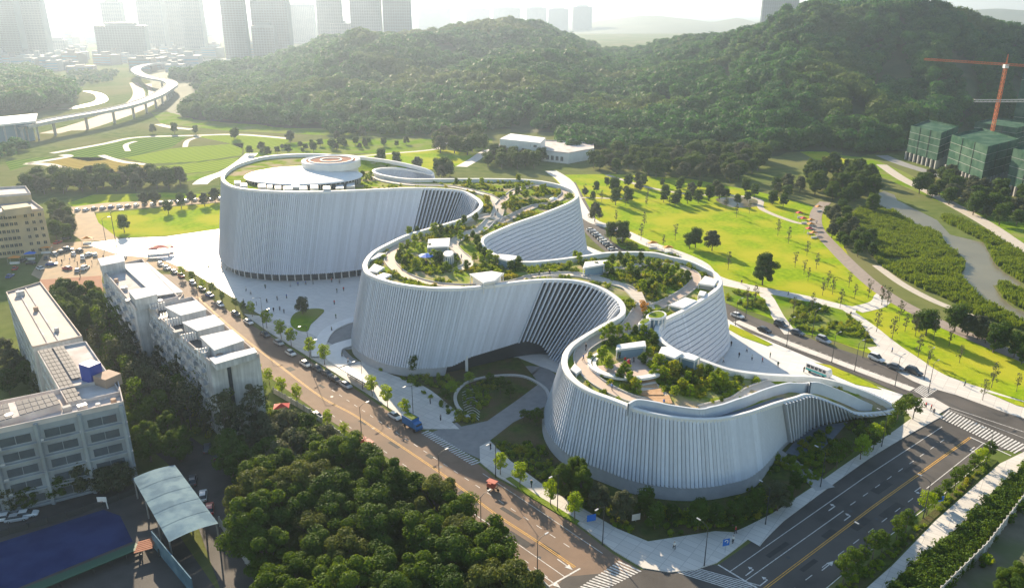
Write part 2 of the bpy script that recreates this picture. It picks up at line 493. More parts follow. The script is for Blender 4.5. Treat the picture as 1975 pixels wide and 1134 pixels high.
for px, w in [([(50, 316), (95, 318), (140, 332)], 7), ([(52, 316), (130, 303), (120, 299)], 6), ([(195, 300), (235, 312), (285, 318)], 5),
              ([(100, 296), (200, 278), (245, 268), (290, 264), (372, 262), (460, 260), (560, 268)], 6), ([(247, 292), (243, 280), (262, 273)], 4),
              ([(357, 284), (362, 272), (385, 264)], 4), ([(305, 240), (330, 246), (370, 250)], 7)]:
    strip('field_path', px, w, M['path'], 0.06)
strip('north_path', [(486, 296), (470, 310), (440, 330), (400, 345), (385, 356)], 9, M['pave'], 0.07)
strip('lawn_path', [(690, 302), (760, 296), (840, 288), (860, 275)], 4, M['path'], 0.065)
strip('gate_road', [(890, 322), (915, 308), (940, 292), (980, 284)], 8, M['pave'], 0.07)
sheet('parking_strip', [(100, 404), (200, 392), (320, 386), (428, 378), (428, 390), (320, 398), (210, 406), (120, 416)], M['earth2'], 0.05)
sheet('bare_slope', [(120, 412), (180, 406), (190, 430), (230, 462), (160, 466), (130, 445)], M['earth2'], 0.052)

# ---------------------------------------------------------------- plaza round the museum
sheet('museum_plaza', [(160, 470), (240, 460), (320, 457), (424, 442), (560, 430), (700, 420), (1000, 420), (1120, 470), (1240, 520), (1380, 600), (1440, 640), (1560, 690), (1680, 742), (1742, 762), (1712, 792), (1600, 800), (1450, 800), (1200, 770), (1000, 690), (930, 690), (800, 740), (700, 712), (640, 690), (590, 655), (520, 618), (470, 588), (420, 556), (370, 525), (310, 500), (230, 492)], M['plaza'], 0.10)
sheet('market_yard', [(96, 470), (160, 466), (240, 488), (310, 498), (370, 525), (300, 520), (200, 512), (196, 545), (160, 540), (90, 545), (60, 530)], M['earth2'], 0.07)
sheet('red_yard', [(75, 540), (195, 532), (205, 600), (150, 590), (95, 580)], M['earth'], 0.09)
# ---------------------------------------------------------------- roads
LK = [(1060, 1150), (1045, 1134), (918, 1035), (861, 955), (790, 910), (700, 852), (620, 800), (540, 742), (470, 690), (430, 655), (385, 610), (335, 562), (290, 528)]
RK = [(345, 530), (400, 572), (450, 606), (520, 648), (575, 682), (640, 722), (700, 760), (760, 800), (822, 836), (925, 897), (955, 922), (1028, 963), (1115, 1016), (1183, 1068), (1240, 1102), (1300, 1150)]
sheet('west_road', LK + RK, M['asphalt_w'], 0.05)
sheet('junction', [(1060, 1150), (1089, 1112), (1240, 1098), (1385, 1089), (1500, 1150), (1500, 1200), (1040, 1200)], M['asphalt'], 0.055)
RR_L = [(1300, 1160), (1385, 1089), (1583, 952), (1670, 888), (1814, 801)]
RR_R = [(1912, 868), (1850, 918), (1800, 960), (1740, 1010), (1660, 1075), (1590, 1134), (1560, 1160)]
sheet('south_road', RR_L + [(1880, 770), (2060, 830), (2060, 900), (1960, 868)] + RR_R, M['asphalt'], 0.06)
strip('east_road', [(1096, 352), (1112, 384), (1135, 430), (1168, 462), (1210, 494), (1300, 548), (1407, 610), (1480, 640), (1580, 679), (1690, 716), (1800, 762), (1900, 806)], [9, 9, 10, 13, 13, 13, 14, 14, 14, 14, 15, 15], M['asphalt'], 0.065)
strip('drive_way', [(875, 862), (930, 830), (990, 795), (1045, 760), (1040, 720), (985, 722), (940, 735)], [19, 15, 10, 8, 8, 8, 8], M['pathgrey'], 0.115)
# pavements with kerbs
sheet('west_pavement', [(470, 606), (520, 642), (575, 676), (640, 716), (700, 754), (760, 794), (815, 828), (886, 828), (845, 790), (790, 748), (735, 725), (690, 705), (665, 690), (655, 672), (630, 660), (600, 645), (560, 630), (515, 612)], M['pave'], 0.20)
sheet('corner_pavement', [(926, 892), (960, 920), (1030, 958), (1115, 1011), (1183, 1062), (1240, 1096), (1290, 1104), (1340, 1100), (1382, 1086), (1420, 1058), (1455, 1030), (1380, 1025), (1250, 1045), (1190, 1020), (1130, 985), (1060, 945), (985, 890), (945, 852), (925, 862)], M['pave'], 0.20)
sheet('road_verge', [(1030, 952), (1118, 1006), (1112, 1012), (1080, 994), (1024, 960), (975, 924), (985, 920)], M['lawn2'], 0.24)
strip('south_pavement', [(1440, 1040), (1500, 998), (1583, 940), (1668, 880), (1740, 834), (1800, 796)], [6, 3, 2.4, 2.4, 3.2, 5], M['pave'], 0.19)
sheet('tail_corner', [(1745, 792), (1775, 768), (1800, 768), (1832, 786), (1812, 798), (1770, 820)], M['pave'], 0.185)
strip('entrance_walk', [(1592, 944), (1560, 918), (1528, 895), (1498, 872)], [5, 4, 4, 3], M['concrete'], 0.21)
sheet('sunken_forecourt', [(1514, 874), (1545, 838), (1580, 822), (1636, 814), (1604, 850), (1562, 886)], M['finback2'], 0.17)
sheet('far_pavement', [(1672, 1134), (1720, 1092), (1804, 1005), (1928, 895), (1975, 872), (2080, 830), (2080, 850), (1975, 899), (1858, 1009), (1767, 1082), (1710, 1134), (1690, 1160), (1640, 1160)], M['pave'], 0.2)
sheet('far_verge', [(1600, 1150), (1700, 1068), (1800, 985), (1850, 938), (1905, 884), (1925, 890), (1800, 1003), (1716, 1090), (1640, 1160)], M['garden'], 0.22)
sheet('hedge_bed', [(1700, 1150), (1770, 1085), (1860, 1012), (1975, 902), (2080, 855), (2080, 905), (1975, 962), (1900, 1060), (1810, 1150)], M['garden'], 0.15)
sheet('waste_ground', [(1815, 1150), (1902, 1060), (1978, 962), (2080, 906), (2080, 1200), (1800, 1200)], mat('waste_earth', (0.12, 0.11, 0.075), 0.95, (0.18, 0.16, 0.11), 0.3, 6, col3=(0.10, 0.12, 0.05), scale2=0.1, bump=0.5), 0.1)
# museum gardens
sheet('front_garden', [(945, 850), (985, 888), (1060, 942), (1130, 982), (1190, 1018), (1250, 1042), (1380, 1022), (1450, 1025), (1500, 982), (1560, 940), (1640, 876), (1700, 822), (1640, 790), (1500, 800), (1100, 760), (1040, 790), (990, 815)], M['garden'], 0.13)
sheet('drive_garden', [(665, 675), (680, 690), (735, 718), (790, 742), (845, 785), (890, 823), (940, 812), (1000, 770), (1040, 740), (1000, 690), (860, 690), (750, 670)], M['garden'], 0.125)
sheet('plaza_island', [(560, 622), (570, 605), (600, 597), (625, 599), (615, 612), (600, 626), (592, 640), (570, 636)], M['lawn2'], 0.35, 4)
sheet('sunken_court', [(618, 690), (626, 655), (650, 634), (700, 618), (700, 690), (660, 700)], M['pathgrey'], 0.106, 4)
strip('curved_ramp', [(612, 690), (622, 655), (645, 632), (700, 612)], 4.0, M['white'], 0.5)
strip('court_edge', [(668, 706), (645, 690), (648, 672), (685, 660)], 5.0, M['white'], 0.42)
strip('garden_walk', [(690, 700), (740, 728), (800, 752), (840, 782), (868, 815)], [3, 5, 6, 6, 8], M['pave'], 0.235)
sheet('ring_bed', [(878, 772), (885, 750), (920, 733), (975, 728), (1010, 738), (1000, 752), (960, 756), (945, 780), (925, 808), (895, 800)], M['garden'], 0.19, 3)
strip('ring_kerb', [(905, 808), (882, 785), (880, 760), (905, 738), (955, 727), (1010, 728), (1050, 750), (1060, 772)], 0.9, M['kerb'], 0.55)
for i in range(11):
    t = i / 10.0
    y = 756 + 50 * t
    strip('drive_arc_line', [(888 + 10 * t * t + 3, y + 2), (912, y - 4), (930 - 6 * t, y + 5)], 0.16, M['paint'], 0.20)
# ---------------------------------------------------------------- park paths (each its own level)
strip('park_path', [(1062, 330), (1092, 352), (1112, 392), (1140, 425), (1190, 442), (1250, 470), (1305, 490), (1345, 510), (1370, 535), (1430, 552), (1500, 565), (1560, 577), (1620, 592), (1652, 598)], [8, 9, 8, 6, 6, 7, 8, 9, 9, 7, 6, 6, 6, 6], M['pave'], 0.075)
strip('avenue', [(1615, 592), (1660, 628), (1700, 665), (1740, 695), (1790, 728), (1860, 752), (1975, 790), (2080, 815)], [7, 9, 11, 12, 12, 10, 11, 12], M['pave'], 0.085)
strip('park_spur', [(1474, 566), (1490, 590), (1510, 622), (1530, 645)], [4, 5, 5, 6], M['pave'], 0.095)
strip('cross_path', [(1650, 598), (1690, 588), (1705, 575)], 6, M['pave'], 0.09)
sheet('round_terrace', [(1700 + 17 * math.cos(a * math.pi / 8), 578 + 14 * math.sin(a * math.pi / 8)) for a in range(16)], M['pave'], 0.10)
strip('promenade', [(1592, 390), (1575, 410), (1576, 440), (1610, 480), (1650, 520), (1700, 562), (1760, 598), (1850, 640), (1975, 692), (2080, 735)], 6, M['promenade'], 0.105)
strip('river_walk', [(1690, 512), (1740, 548), (1800, 580), (1860, 604), (1890, 618)], 3.5, M['path'], 0.07)
strip('back_path', [(1170, 338), (1210, 350), (1250, 362), (1330, 375), (1420, 378), (1465, 386), (1470, 404), (1530, 428), (1560, 432)], 3.2, M['path'], 0.08)
strip('lane_path', [(1085, 382), (1140, 382), (1200, 384)], 2.5, M['path'], 0.078)
strip('service_road', [(1700, 318), (1740, 345), (1800, 375), (1900, 430), (1960, 470), (2060, 530)], 7, M['path'], 0.06)
strip('site_road', [(1700, 300), (1745, 318), (1830, 345), (1900, 380), (1990, 420)], 9, M['pathgrey'], 0.062)
strip('apron_strip', [(1420, 620), (1500, 654), (1620, 700), (1760, 752)], 3, M['pave'], 0.14)
for px in ([(1408, 626), (1440, 640), (1490, 665), (1480, 668), (1430, 650), (1405, 636)], [(1560, 698), (1600, 705), (1680, 740), (1700, 752), (1650, 742), (1590, 716)], [(1900, 756), (1980, 778), (2060, 800), (2060, 806), (1960, 782)]):
    sheet('kerb_lawn', px, M['lawn'], 0.22)
sheet('planting_bed', [(1492, 574), (1560, 582), (1625, 598), (1655, 620), (1692, 668), (1660, 672), (1600, 655), (1535, 640), (1512, 610)], M['lawn2'], 0.12)
sheet('planting_bed', [(1395, 552), (1440, 562), (1472, 575), (1488, 606), (1440, 600), (1400, 585)], M['lawn2'], 0.12)
sheet('planting_bed', [(1170, 445), (1240, 474), (1310, 496), (1330, 512), (1260, 498), (1200, 480), (1175, 462)], M['lawn2'], 0.12)
# ---------------------------------------------------------------- the river and its reed beds
c5 = lambda L: [(1500 + x / 3.909, 330 + y / 3.909) for x, y in L]
sheet('river', c5([(800, 150), (740, 180), (690, 240), (880, 310), (1060, 410), (1220, 470), (1300, 580), (1400, 650), (1410, 740), (1370, 790), (1430, 850), (1520, 960), (1650, 1020), (1857, 1130), (2300, 1330), (2300, 1220), (1857, 1060), (1780, 1030), (1690, 960), (1620, 860), (1830, 900), (1830, 840), (1700, 760), (1640, 700), (1550, 540), (1300, 480), (1200, 370), (900, 220), (880, 180)]), M['water'], 0.02)
sheet('reed_bed', c5([(560, 330), (700, 250), (870, 318), (1050, 418), (1205, 478), (1290, 590), (1390, 660), (1398, 740), (1360, 795), (1420, 858), (1510, 968), (1640, 1030), (1850, 1138), (2300, 1345), (2300, 1400), (1857, 1200), (1500, 1090), (1300, 980), (1000, 850), (800, 730), (700, 620), (640, 450)]), M['reed'], 0.06)
sheet('reed_bed', c5([(1240, 372), (1560, 540), (1650, 700), (1710, 756), (1840, 836), (2000, 900), (2300, 1010), (2300, 800), (1857, 640), (1600, 480), (1400, 380), (1250, 330)]), M['reed'], 0.062)
sheet('reed_island', c5([(1640, 862), (1700, 840), (1857, 920), (2300, 1100), (2300, 1210), (1857, 1050), (1790, 1020), (1700, 950)]), M['reed'], 0.064, label=None)
strip('canal', [(120, 212), (160, 205), (195, 195), (190, 182), (165, 176)], [16, 18, 14, 10, 8], M['water'], 0.05)
sheet('pond', [(1380, 384), (1430, 380), (1462, 388), (1462, 398), (1410, 400)], M['water'], 0.05, 3)

# ---------------------------------------------------------------- painted markings
def dash(px0, px1, n, name='lane_dash', w=0.15, duty=0.4, m='paint', z=0.075, parent=None):
    a, b2 = G(*px0), G(*px1)
    mb = MB()
    for i in range(n):
        p, q = a.lerp(b2, i / n), a.lerp(b2, (i + duty) / n)
        mb.ribbon([p, q], w, z)
    o = mb.build(name, M[m])
    tag(o, kind='structure')
def line(px, w=0.15, m='paint', z=0.075, name='road_line', spl=0, off=0.0):
    L = GL(px)
    if spl: L = cr(L, spl)
    if off:
        L2 = []
        for i, p in enumerate(L):
            d = L[min(i + 1, len(L) - 1)] - L[max(i - 1, 0)]
            L2.append(p + Vector((-d.y, d.x, 0)).normalized() * off)
        L = L2
    mb = MB(); mb.ribbon(L, w, z)
    return tag(mb.build(name, M[m]), kind='structure')
def zebra(a0, a1, b0, b1, n, z=0.078):
    """stripes between the edge a0-a1 and the edge b0-b1"""
    a0, a1, b0, b1 = G(*a0), G(*a1), G(*b0), G(*b1)
    for i in range(n):
        t0, t1 = (i + 0.05) / n, (i + 0.55) / n
        mb = MB()
        P = [a0.lerp(a1, t0), a0.lerp(a1, t1), b0.lerp(b1, t1), b0.lerp(b1, t0)]
        mb.add([(p.x, p.y, z) for p in P], [(0, 1, 2, 3)])
        tag(mb.build('crossing_stripe', M['paint']), kind='structure')
def arrow(px, to, kind='turn', s=1.0, z=0.079):
    a, t = G(*px), G(*to)
    d = (t - a).normalized(); n = Vector((-d.y, d.x, 0))
    mb = MB()
    mb.ribbon([a, a + d * 2.6 * s], 0.22, z)
    if kind == 'straight':
        h = a + d * 2.6 * s
        P = [h - n * 0.6, h + n * 0.6, h + d * 1.6]
    else:
        sg = 1 if kind == 'left' else -1
        k = a + d * 2.5 * s + n * sg * 0.45
        mb.ribbon([a + d * 2.5 * s, k], 0.24, z + 0.002)
        P = [k - d * 0.45, k + d * 0.45, k + n * sg * 0.75]
    if (P[1] - P[0]).cross(P[2] - P[0]).z < 0: P = P[::-1]
    mb.add([(p.x, p.y, z + 0.004) for p in P], [(0, 1, 2)])
    tag(mb.build('road_arrow', M['paint']), kind='structure')
DY = [(380, 572), (430, 618), (480, 660), (540, 706), (620, 766), (681, 799), (744, 841), (854, 915), (951, 988), (1039, 1046), (1109, 1094)]
for o_ in (-0.2, 0.2):
    line(DY, 0.15, 'paint_y', 0.062, 'centre_line', 4, o_)
line([(881, 968), (1000, 1050), (1089, 1112)], 0.16, z=0.064)
line([(931, 913), (1030, 978), (1162, 1067)], 0.14, z=0.064)
dash((640, 752), (1115, 1066), 24, z=0.064)
dash((640, 800), (880, 966), 13, z=0.064)
dash((960, 1042), (1068, 1122), 6, z=0.064)
line([(1056, 1132), (1119, 1096)], 0.35, z=0.066, name='stop_line')
zebra((826, 830), (930, 893), (812, 836), (912, 899), 22, 0.13)
zebra((1112, 1136), (1196, 1080), (1150, 1146), (1240, 1100), 15, 0.082)
zebra((1305, 1104), (1352, 1096), (1420, 1140), (1470, 1128), 7, 0.083)
line([(1385, 1089), (1440, 1122), (1470, 1140)], 0.35, z=0.081, name='stop_line')
for o_ in (-0.2, 0.2):
    line([(1460, 1146), (1687, 975), (1871, 844)], 0.16, 'paint_y', 0.072, 'centre_line', 0, o_)
line([(1408, 1102), (1667, 921), (1817, 823)], 0.16, z=0.072)
line([(1436, 1121), (1627, 985)], 0.16, z=0.072)
dash((1640, 974), (1832, 840), 9, z=0.072)
dash((1520, 1144), (1775, 950), 9, z=0.072)
line([(1787, 942), (1898, 854)], 0.16, z=0.072)
line([(1580, 1146), (1687, 1055), (1814, 958), (1900, 886)], 0.16, z=0.072)
line([(1871, 843), (1950, 879)], 0.35, z=0.0735, name='stop_line')
zebra((1829, 791), (1985, 861), (1812, 806), (1960, 876), 25, 0.0745)
line([(1820, 786), (1975, 845), (2050, 874)], 0.15, z=0.0725)
line([(1800, 775), (1975, 833)], 0.2, z=0.0727)
zebra((1762, 752), (1788, 736), (1785, 768), (1814, 748), 10, 0.0755)
for px, to, k in [((1438, 1110), (1480, 1078), 'left'), ((1465, 1130), (1500, 1102), 'left'), ((1598, 985), (1630, 962), 'left'), ((1628, 1004), (1660, 980), 'left'),
                  ((1775, 940), (1745, 962), 'left'), ((1806, 952), (1776, 975), 'right'), ((1880, 862), (1850, 884), 'left'), ((1908, 876), (1878, 898), 'right'), ((1585, 1100), (1620, 1072), 'straight'),
                  ((1075, 1078), (1100, 1096), 'straight'), ((1050, 1112), (1070, 1126), 'straight')]:
    arrow(px, to, k)
dash((1430, 622), (1760, 746), 26, z=0.071, w=0.13)
line([(1420, 634), (1520, 668), (1720, 738), (1770, 758)], 0.13, z=0.071)

# road repairs and manhole covers
M['patch'] = mat('asphalt_patch', (0.045, 0.043, 0.042), 0.85, (0.06, 0.057, 0.054), 0.8)
rnd = random.Random(4)
for x, y in [(700, 815), (760, 858), (830, 880), (905, 960), (985, 990), (1060, 1060), (620, 745), (560, 712), (1000, 1040)]:
    p = G(x, y); d = (G(900, 880) - G(560, 680)).normalized(); n = Vector((-d.y, d.x, 0))
    mb = MB(); l_ = rnd.uniform(2, 7); mb.ribbon([p - d * l_ / 2, p + d * l_ / 2], rnd.uniform(0.8, 2.0), 0.0565); tag(mb.build('road_patch', M['patch']), kind='structure')
for x, y in [(1500, 1060), (1600, 1030), (1700, 940), (1760, 900), (1660, 1010), (1560, 1090), (1840, 850), (1720, 985)]:
    p = G(x, y); d = (G(1871, 844) - G(1460, 1146)).normalized()
    mb = MB(); l_ = rnd.uniform(2, 8); mb.ribbon([p - d * l_ / 2, p + d * l_ / 2], rnd.uniform(0.7, 2.2), 0.0665); tag(mb.build('road_patch', M['patch']), kind='structure')
for x, y, z in [(720, 826, 0.058), (850, 900, 0.058), (960, 1000, 0.058), (1040, 1075, 0.058), (640, 765, 0.058), (1520, 1075, 0.068), (1640, 985, 0.068), (1740, 925, 0.068), (1690, 1000, 0.068), (1800, 880, 0.068), (1600, 1090, 0.068)]:
    p = G(x, y); mb = MB(); mb.add([(p.x + 0.42 * math.cos(k * 0.5236), p.y + 0.42 * math.sin(k * 0.5236), z) for k in range(12)], [tuple(range(12))]); tag(mb.build('manhole_cover', M['darkmetal']), kind='structure')


RIM=[
(428,345,34.5,-6,3),(440,358,34.5,-6,-2),(470,366,34.5,-5,-6),(540,371,34.4,-5,-7),(620,371,34.2,-5,-7),(700,368,34,-6,-7),(797,364,33,-8,-6),(862,366,31.2,-11,-4),(894,371,30,-13,-3),(918,384,29.2,-14,0),(927,395,28.6,-13,4),(920,406,28.2,-9,7),(899,420,27.8,-6,7),(862,432,27.4,-5,6),(826,442,27,-5,5),(785,454,26.7,-5,5),(748,471,26.3,-5,5),(718,488,26,-6,4),(704,506,25.8,-6,2),(703,519,25.7,-6,0),(714,532,25.6,-5,-3),(760,548,25.5,-5,-5),(827,557,25.4,-6,-5),(894,557,25.2,-6,-5),(945,552,25,-7,-5),(1012,544,24.7,-8,-4),(1062,541,24.4,-10,-3),(1112,544,24,-12,-1),(1156,557,23.5,-14,1),(1189,578,22.8,-15,4),(1200,596,22.2,-14,6),(1193,611,21.7,-11,7),(1156,631,20.8,-7,7),(1112,658,19.8,-5,5),(1094,675,19.3,-5,4),(1087,692,19,-5,2),(1089,712,18.8,-5,-1),(1105,735,18.6,-4,-3),(1136,756,18.4,-3,-4),(1178,772,18.2,-2,-5),(1230,791,18,-1,-5),(1283,803,17.7,0,-5),(1336,809,17.3,1,-5),(1389,808,16.8,2,-4.5),(1442,797,16.2,2.5,-4),(1495,779,15.5,3,-3),
(1534,768,14,3,-3),(1555,762,13,3,-3),(1582,768,10.5,3,-3),(1622,784,6,2,-2),(1660,798,2.5,1,-1),
(1725,789,0.6,1,1),(1680,760,4,2,2),(1614,737,8,3,2),(1561,727,11.5,3,3),(1521,725,13.5,3,3),(1470,722,15,3,4),(1408,713,16.5,3,4),(1347,692,17.6,2,5),(1310,679,18,3,6),(1284,663,18.4,6,6),(1271,648,18.6,9,3),(1270,633,18.8,9,-1),(1285,618,19,6,-4),(1321,600,19.2,4,-4),(1361,576,19.5,4,-4),(1385,558,19.8,5,-2),(1391,545,20,5,1),(1383,530,20.3,4,4),(1368,521,20.6,3,5),(1333,505,21.2,2,5),(1294,496,21.7,1,5),(1255,488,22.2,1,5),(1178,488,22.8,0,5),(1123,495,23.3,1,5),(1069,502,23.8,2,6),(1021,506,24.2,3,6),(985,503,24.6,6,6),(950,489,25,9,4),(934,476,25.3,10,1),(932,465,25.5,10,-2),(945,454,25.6,7,-4),(996,432,25.6,4,-4),(1045,415,25.5,4,-4),(1094,395,25.4,5,-3),(1112,384,25.4,5,0),(1114,376,25.6,5,2),(1102,366,26,4,4),(1069,355,26.6,3,5),(1021,348,27.2,2,5),(948,346,28,2,5),(863,346,29,2,6),(790,346,30,4,7),(745,340,30.6,7,5),(723,333,31,8,1),(729,327,31,6,-3),(765,325,30,4,-4),(800,330,28,5,-3),(835,337,27,5,0),(820,326,29,3,5),(760,312,32,2,6),(690,303,34,1,6),(600,298,34.5,0,6),(520,302,34.5,-2,6),(465,315,34.5,-5,5),(437,330,34.5,-6,4)]
# ================================================================== THE MUSEUM
museum = empty('museum', (20, 200, 0))
tag(museum, 'vast white serpentine museum with ribbed curving walls and planted roof terraces', 'museum')
MO = museum.location
_inv = Matrix.Translation(-Vector((20, 200, 0)))
def mpart(mb, name, m, parent=None, smooth=False):
    mb.v = [(v[0] - 20, v[1] - 200, v[2]) for v in mb.v]
    return mb.build(name, m, parent or museum, smooth)

nc = len(RIM)
rimc = [G(x, y, z) for x, y, z, dx, dy in RIM]
offs = [Vector((dx, dy, 0)) for x, y, z, dx, dy in RIM]
for _ in range(2):
    offs = [(offs[i - 1] + offs[i] * 2 + offs[(i + 1) % nc]) / 4 for i in range(nc)]
basec = [Vector((p.x, p.y, 0)) + o for p, o in zip(rimc, offs)]
for _k, _p in {45: (1510, 866), 46: (1537, 844), 47: (1557, 828), 48: (1590, 816), 49: (1630, 807), 50: (1664, 801)}.items():
    basec[_k] = G(*_p)
ND = 12
rd = cr(rimc, ND, True)
bd = cr(basec, ND, True)
# walk along the rim in steps of about a metre
STEP = 0.8
Ld = [0.0]
for i in range(len(rd)):
    Ld.append(Ld[-1] + (rd[(i + 1) % len(rd)] - rd[i]).length)
nS = int(Ld[-1] / STEP)
rs, bs, ks = [], [], []
j = 0
for k in range(nS):
    d = Ld[-1] * k / nS
    while Ld[j + 1] < d:
        j += 1
    w = (d - Ld[j]) / (Ld[j + 1] - Ld[j])
    rs.append(rd[j].lerp(rd[(j + 1) % len(rd)], w))
    bs.append(bd[j].lerp(bd[(j + 1) % len(bd)], w))
    ks.append((j + w) / ND)
nrm = []
for i in range(nS):
    d = (rs[(i + 1) % nS] - rs[i - 1]) + (bs[(i + 1) % nS] - bs[i - 1]); d.z = 0
    nrm.append(Vector((d.y, -d.x, 0)).normalized())
# outward check
if sum((rs[i] - Vector((20, 230, 0))).dot(nrm[i]) for i in range(nS)) < 0:
    nrm = [-n for n in nrm]

rim_poly = [(p.x, p.y) for p in rs[::3]]
_ri = [(p.x, p.y, p.z) for p in rs[::5]]
def roofz(x, y):
    sw = sz = 0.0
    for a, b, c in _ri:
        w = 1.0 / (((x - a) ** 2 + (y - b) ** 2) ** 1.5 + 0.5)
        sw += w; sz += w * c
    return sz / sw
DECK = -1.1
def RP(x, y, dz=DECK):
    """a photo pixel on the museum roof"""
    z = 25.0
    for _ in range(14):
        p = G(x, y, z)
        z = 0.5 * z + 0.5 * (roofz(p.x, p.y) + dz)
    return G(x, y, z)

def cbot(k):
    """height of the lower edge of the ribbed cladding at control index k"""
    tab = [(0, 3.2), (10, 3.2), (11, 1.5), (17, 1.5), (19, 2.6), (22, 2.6), (23.2, 2.8), (24, 4.5), (26, 6), (27, 4.0), (28, 0.6), (31, 0.6), (35, 3.0), (44, 3.0), (45.5, 1.2), (48, 0.5), (51, 0.2), (57, 0.5), (200, 0.5)]
    for (a, u), (b, v) in zip(tab, tab[1:]):
        if a <= k <= b:
            return u + (v - u) * (k - a) / (b - a)
    return 0.5
def zone(k):
    if 6.2 < k < 9.6 or 25.6 < k < 30.0: return 'fin'
    if 45.2 < k < 50.8: return 'louvre'
    if 50.8 <= k < 58: return 'plain'
    return 'pleat'

def ruled(i, t):
    return rs[i % nS].lerp(bs[i % nS], t)

def pleat(i, mb, rows=None, depth=None):
    i2 = (i + 1) % nS
    k = ks[i]
    zb = cbot(k)
    zt = rs[i].z
    tb = max(0.05, 1 - zb / max(zt, 0.3))
    rows = rows or max(1, int(round(zt * tb / 1.45)))
    n0, n1 = nrm[i], nrm[i2]
    dep = 0.42 if depth is None else depth
    vs, fs = [], []
    for r in range(rows):
        ta, tc = tb * r / rows, tb * (r + 1) / rows
        lap = 0.10
        sl_ = 0.23 if k < 58 else 0.42
        dp0, dp1 = dep * 0.45, dep
        def E(t, u, o_): return ruled(i, t).lerp(ruled(i2, t), u) + n0.lerp(n1, u) * o_
        o = len(vs)
        vs += [E(ta, 0, -0.14), E(tc, 0, -0.14), E(ta, sl_, -0.14), E(tc, sl_, -0.14), E(ta, sl_, dp0), E(tc, sl_, dp0 + lap), E(ta, 1, dp1), E(tc, 1, dp1 + lap), E(ta, 1, -0.14), E(tc, 1, -0.14)]
        if k > 58:      # the inner bays: tiles parted by open joints
            tg_ = ta + (tc - ta) * 0.80
            vs[o:o + 10] = [E(ta, 0, -0.25), E(tc, 0, -0.25), E(ta, sl_, -0.25), E(tc, sl_, -0.25), E(ta, sl_, dp0), E(tg_, sl_, dp0), E(ta, 1, dp1), E(tg_, 1, dp1), E(ta, 1, -0.25), E(tc, 1, -0.25)]
            vs += [E(tg_, sl_, -0.25), E(tg_, 1, -0.25), E(tc, sl_, -0.25), E(tc, 1, -0.25), E(ta, sl_, -0.25), E(ta, 1, -0.25)]
            fs += [(o, o + 1, o + 3, o + 2), (o + 4, o + 5, o + 7, o + 6), (o + 2, o + 10, o + 5, o + 4), (o + 6, o + 7, o + 11, o + 8), (o + 10, o + 12, o + 13, o + 11), (o + 14, o + 4, o + 6, o + 15), (o + 5, o + 10, o + 11, o + 7)]
            continue
        for q in (0, 2, 4, 6):
            fs.append((o + q, o + q + 1, o + q + 3, o + q + 2))
        if r < rows - 1:
            o = len(vs)
            vs += [E(tc, sl_, dp0 + lap), E(tc, 1, dp1 + lap), E(tc, 1, dp1), E(tc, sl_, dp0)]; fs.append((o, o + 1, o + 2, o + 3))
    mb.add(vs, fs)

def fin(i, mb, depth=1.3, th=0.42):
    k = ks[i]
    zb, zt = cbot(k), rs[i].z
    tb = max(0.05, 1 - zb / max(zt, 0.3))
    tg = (rs[(i + 1) % nS] - rs[i - 1]); tg.z = 0; tg.normalize()
    n = nrm[i]
    K = 6
    vs = []
    for r in range(K + 1):
        p = ruled(i, tb * r / K)
        vs += [p - tg * th / 2, p + tg * th / 2, p + tg * th / 2 + n * depth, p - tg * th / 2 + n * depth]
    fs = [(3, 2, 1, 0), tuple(4 * K + q for q in (0, 1, 2, 3))]
    for r in range(K):
        a, b = 4 * r, 4 * (r + 1)
        for q in range(4):
            q2 = (q + 1) % 4
            fs.append((a + q, a + q2, b + q2, b + q))
    mb.add(vs, fs)

# rank the pieces by how large they show, nearest and facing first
cp = Vector((0, 0, CAMZ))
rank = []
for i in range(nS):
    mid = ruled(i, 0.35) + nrm[i] * 0.2
    v = cp - mid
    facing = nrm[i].dot(v.normalized())
    if facing > -0.25 and ks[i] < 89 and zone(ks[i]) in ('pleat', 'fin', 'louvre'):
        rank.append((-(max(facing, 0.05) * rs[i].z / v.length ** 2), i))
rank.sort()
single = set(i for _, i in rank[:296])
rest, backs = MB(), {}
for i in range(nS):
    zn = zone(ks[i])
    if zn in ('louvre', 'fin') and i % 2:
        zn = 'gap'
    if zn in ('fin', 'louvre', 'gap'):
        i2 = (i + 1) % nS
        tb = max(0.05, 1 - cbot(ks[i]) / max(rs[i].z, 0.3))
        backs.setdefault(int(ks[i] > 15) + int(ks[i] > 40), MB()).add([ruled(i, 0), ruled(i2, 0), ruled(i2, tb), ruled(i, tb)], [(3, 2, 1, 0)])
    if zn == 'gap' or zn == 'plain':
        continue
    if i in single:
        mb = MB()
        if zn == 'pleat':
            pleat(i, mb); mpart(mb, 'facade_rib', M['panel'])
        else:
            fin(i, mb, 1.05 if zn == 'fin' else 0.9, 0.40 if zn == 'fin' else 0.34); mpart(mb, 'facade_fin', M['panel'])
    else:
        if zn == 'pleat':
            pleat(i, rest, rows=None if ks[i] < 89 else 4)
        else:
            fin(i, rest)
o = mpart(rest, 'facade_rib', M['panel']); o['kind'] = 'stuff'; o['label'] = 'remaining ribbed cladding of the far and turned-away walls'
for q in backs.values(): mpart(q, 'recessed_wall', M['finback'])
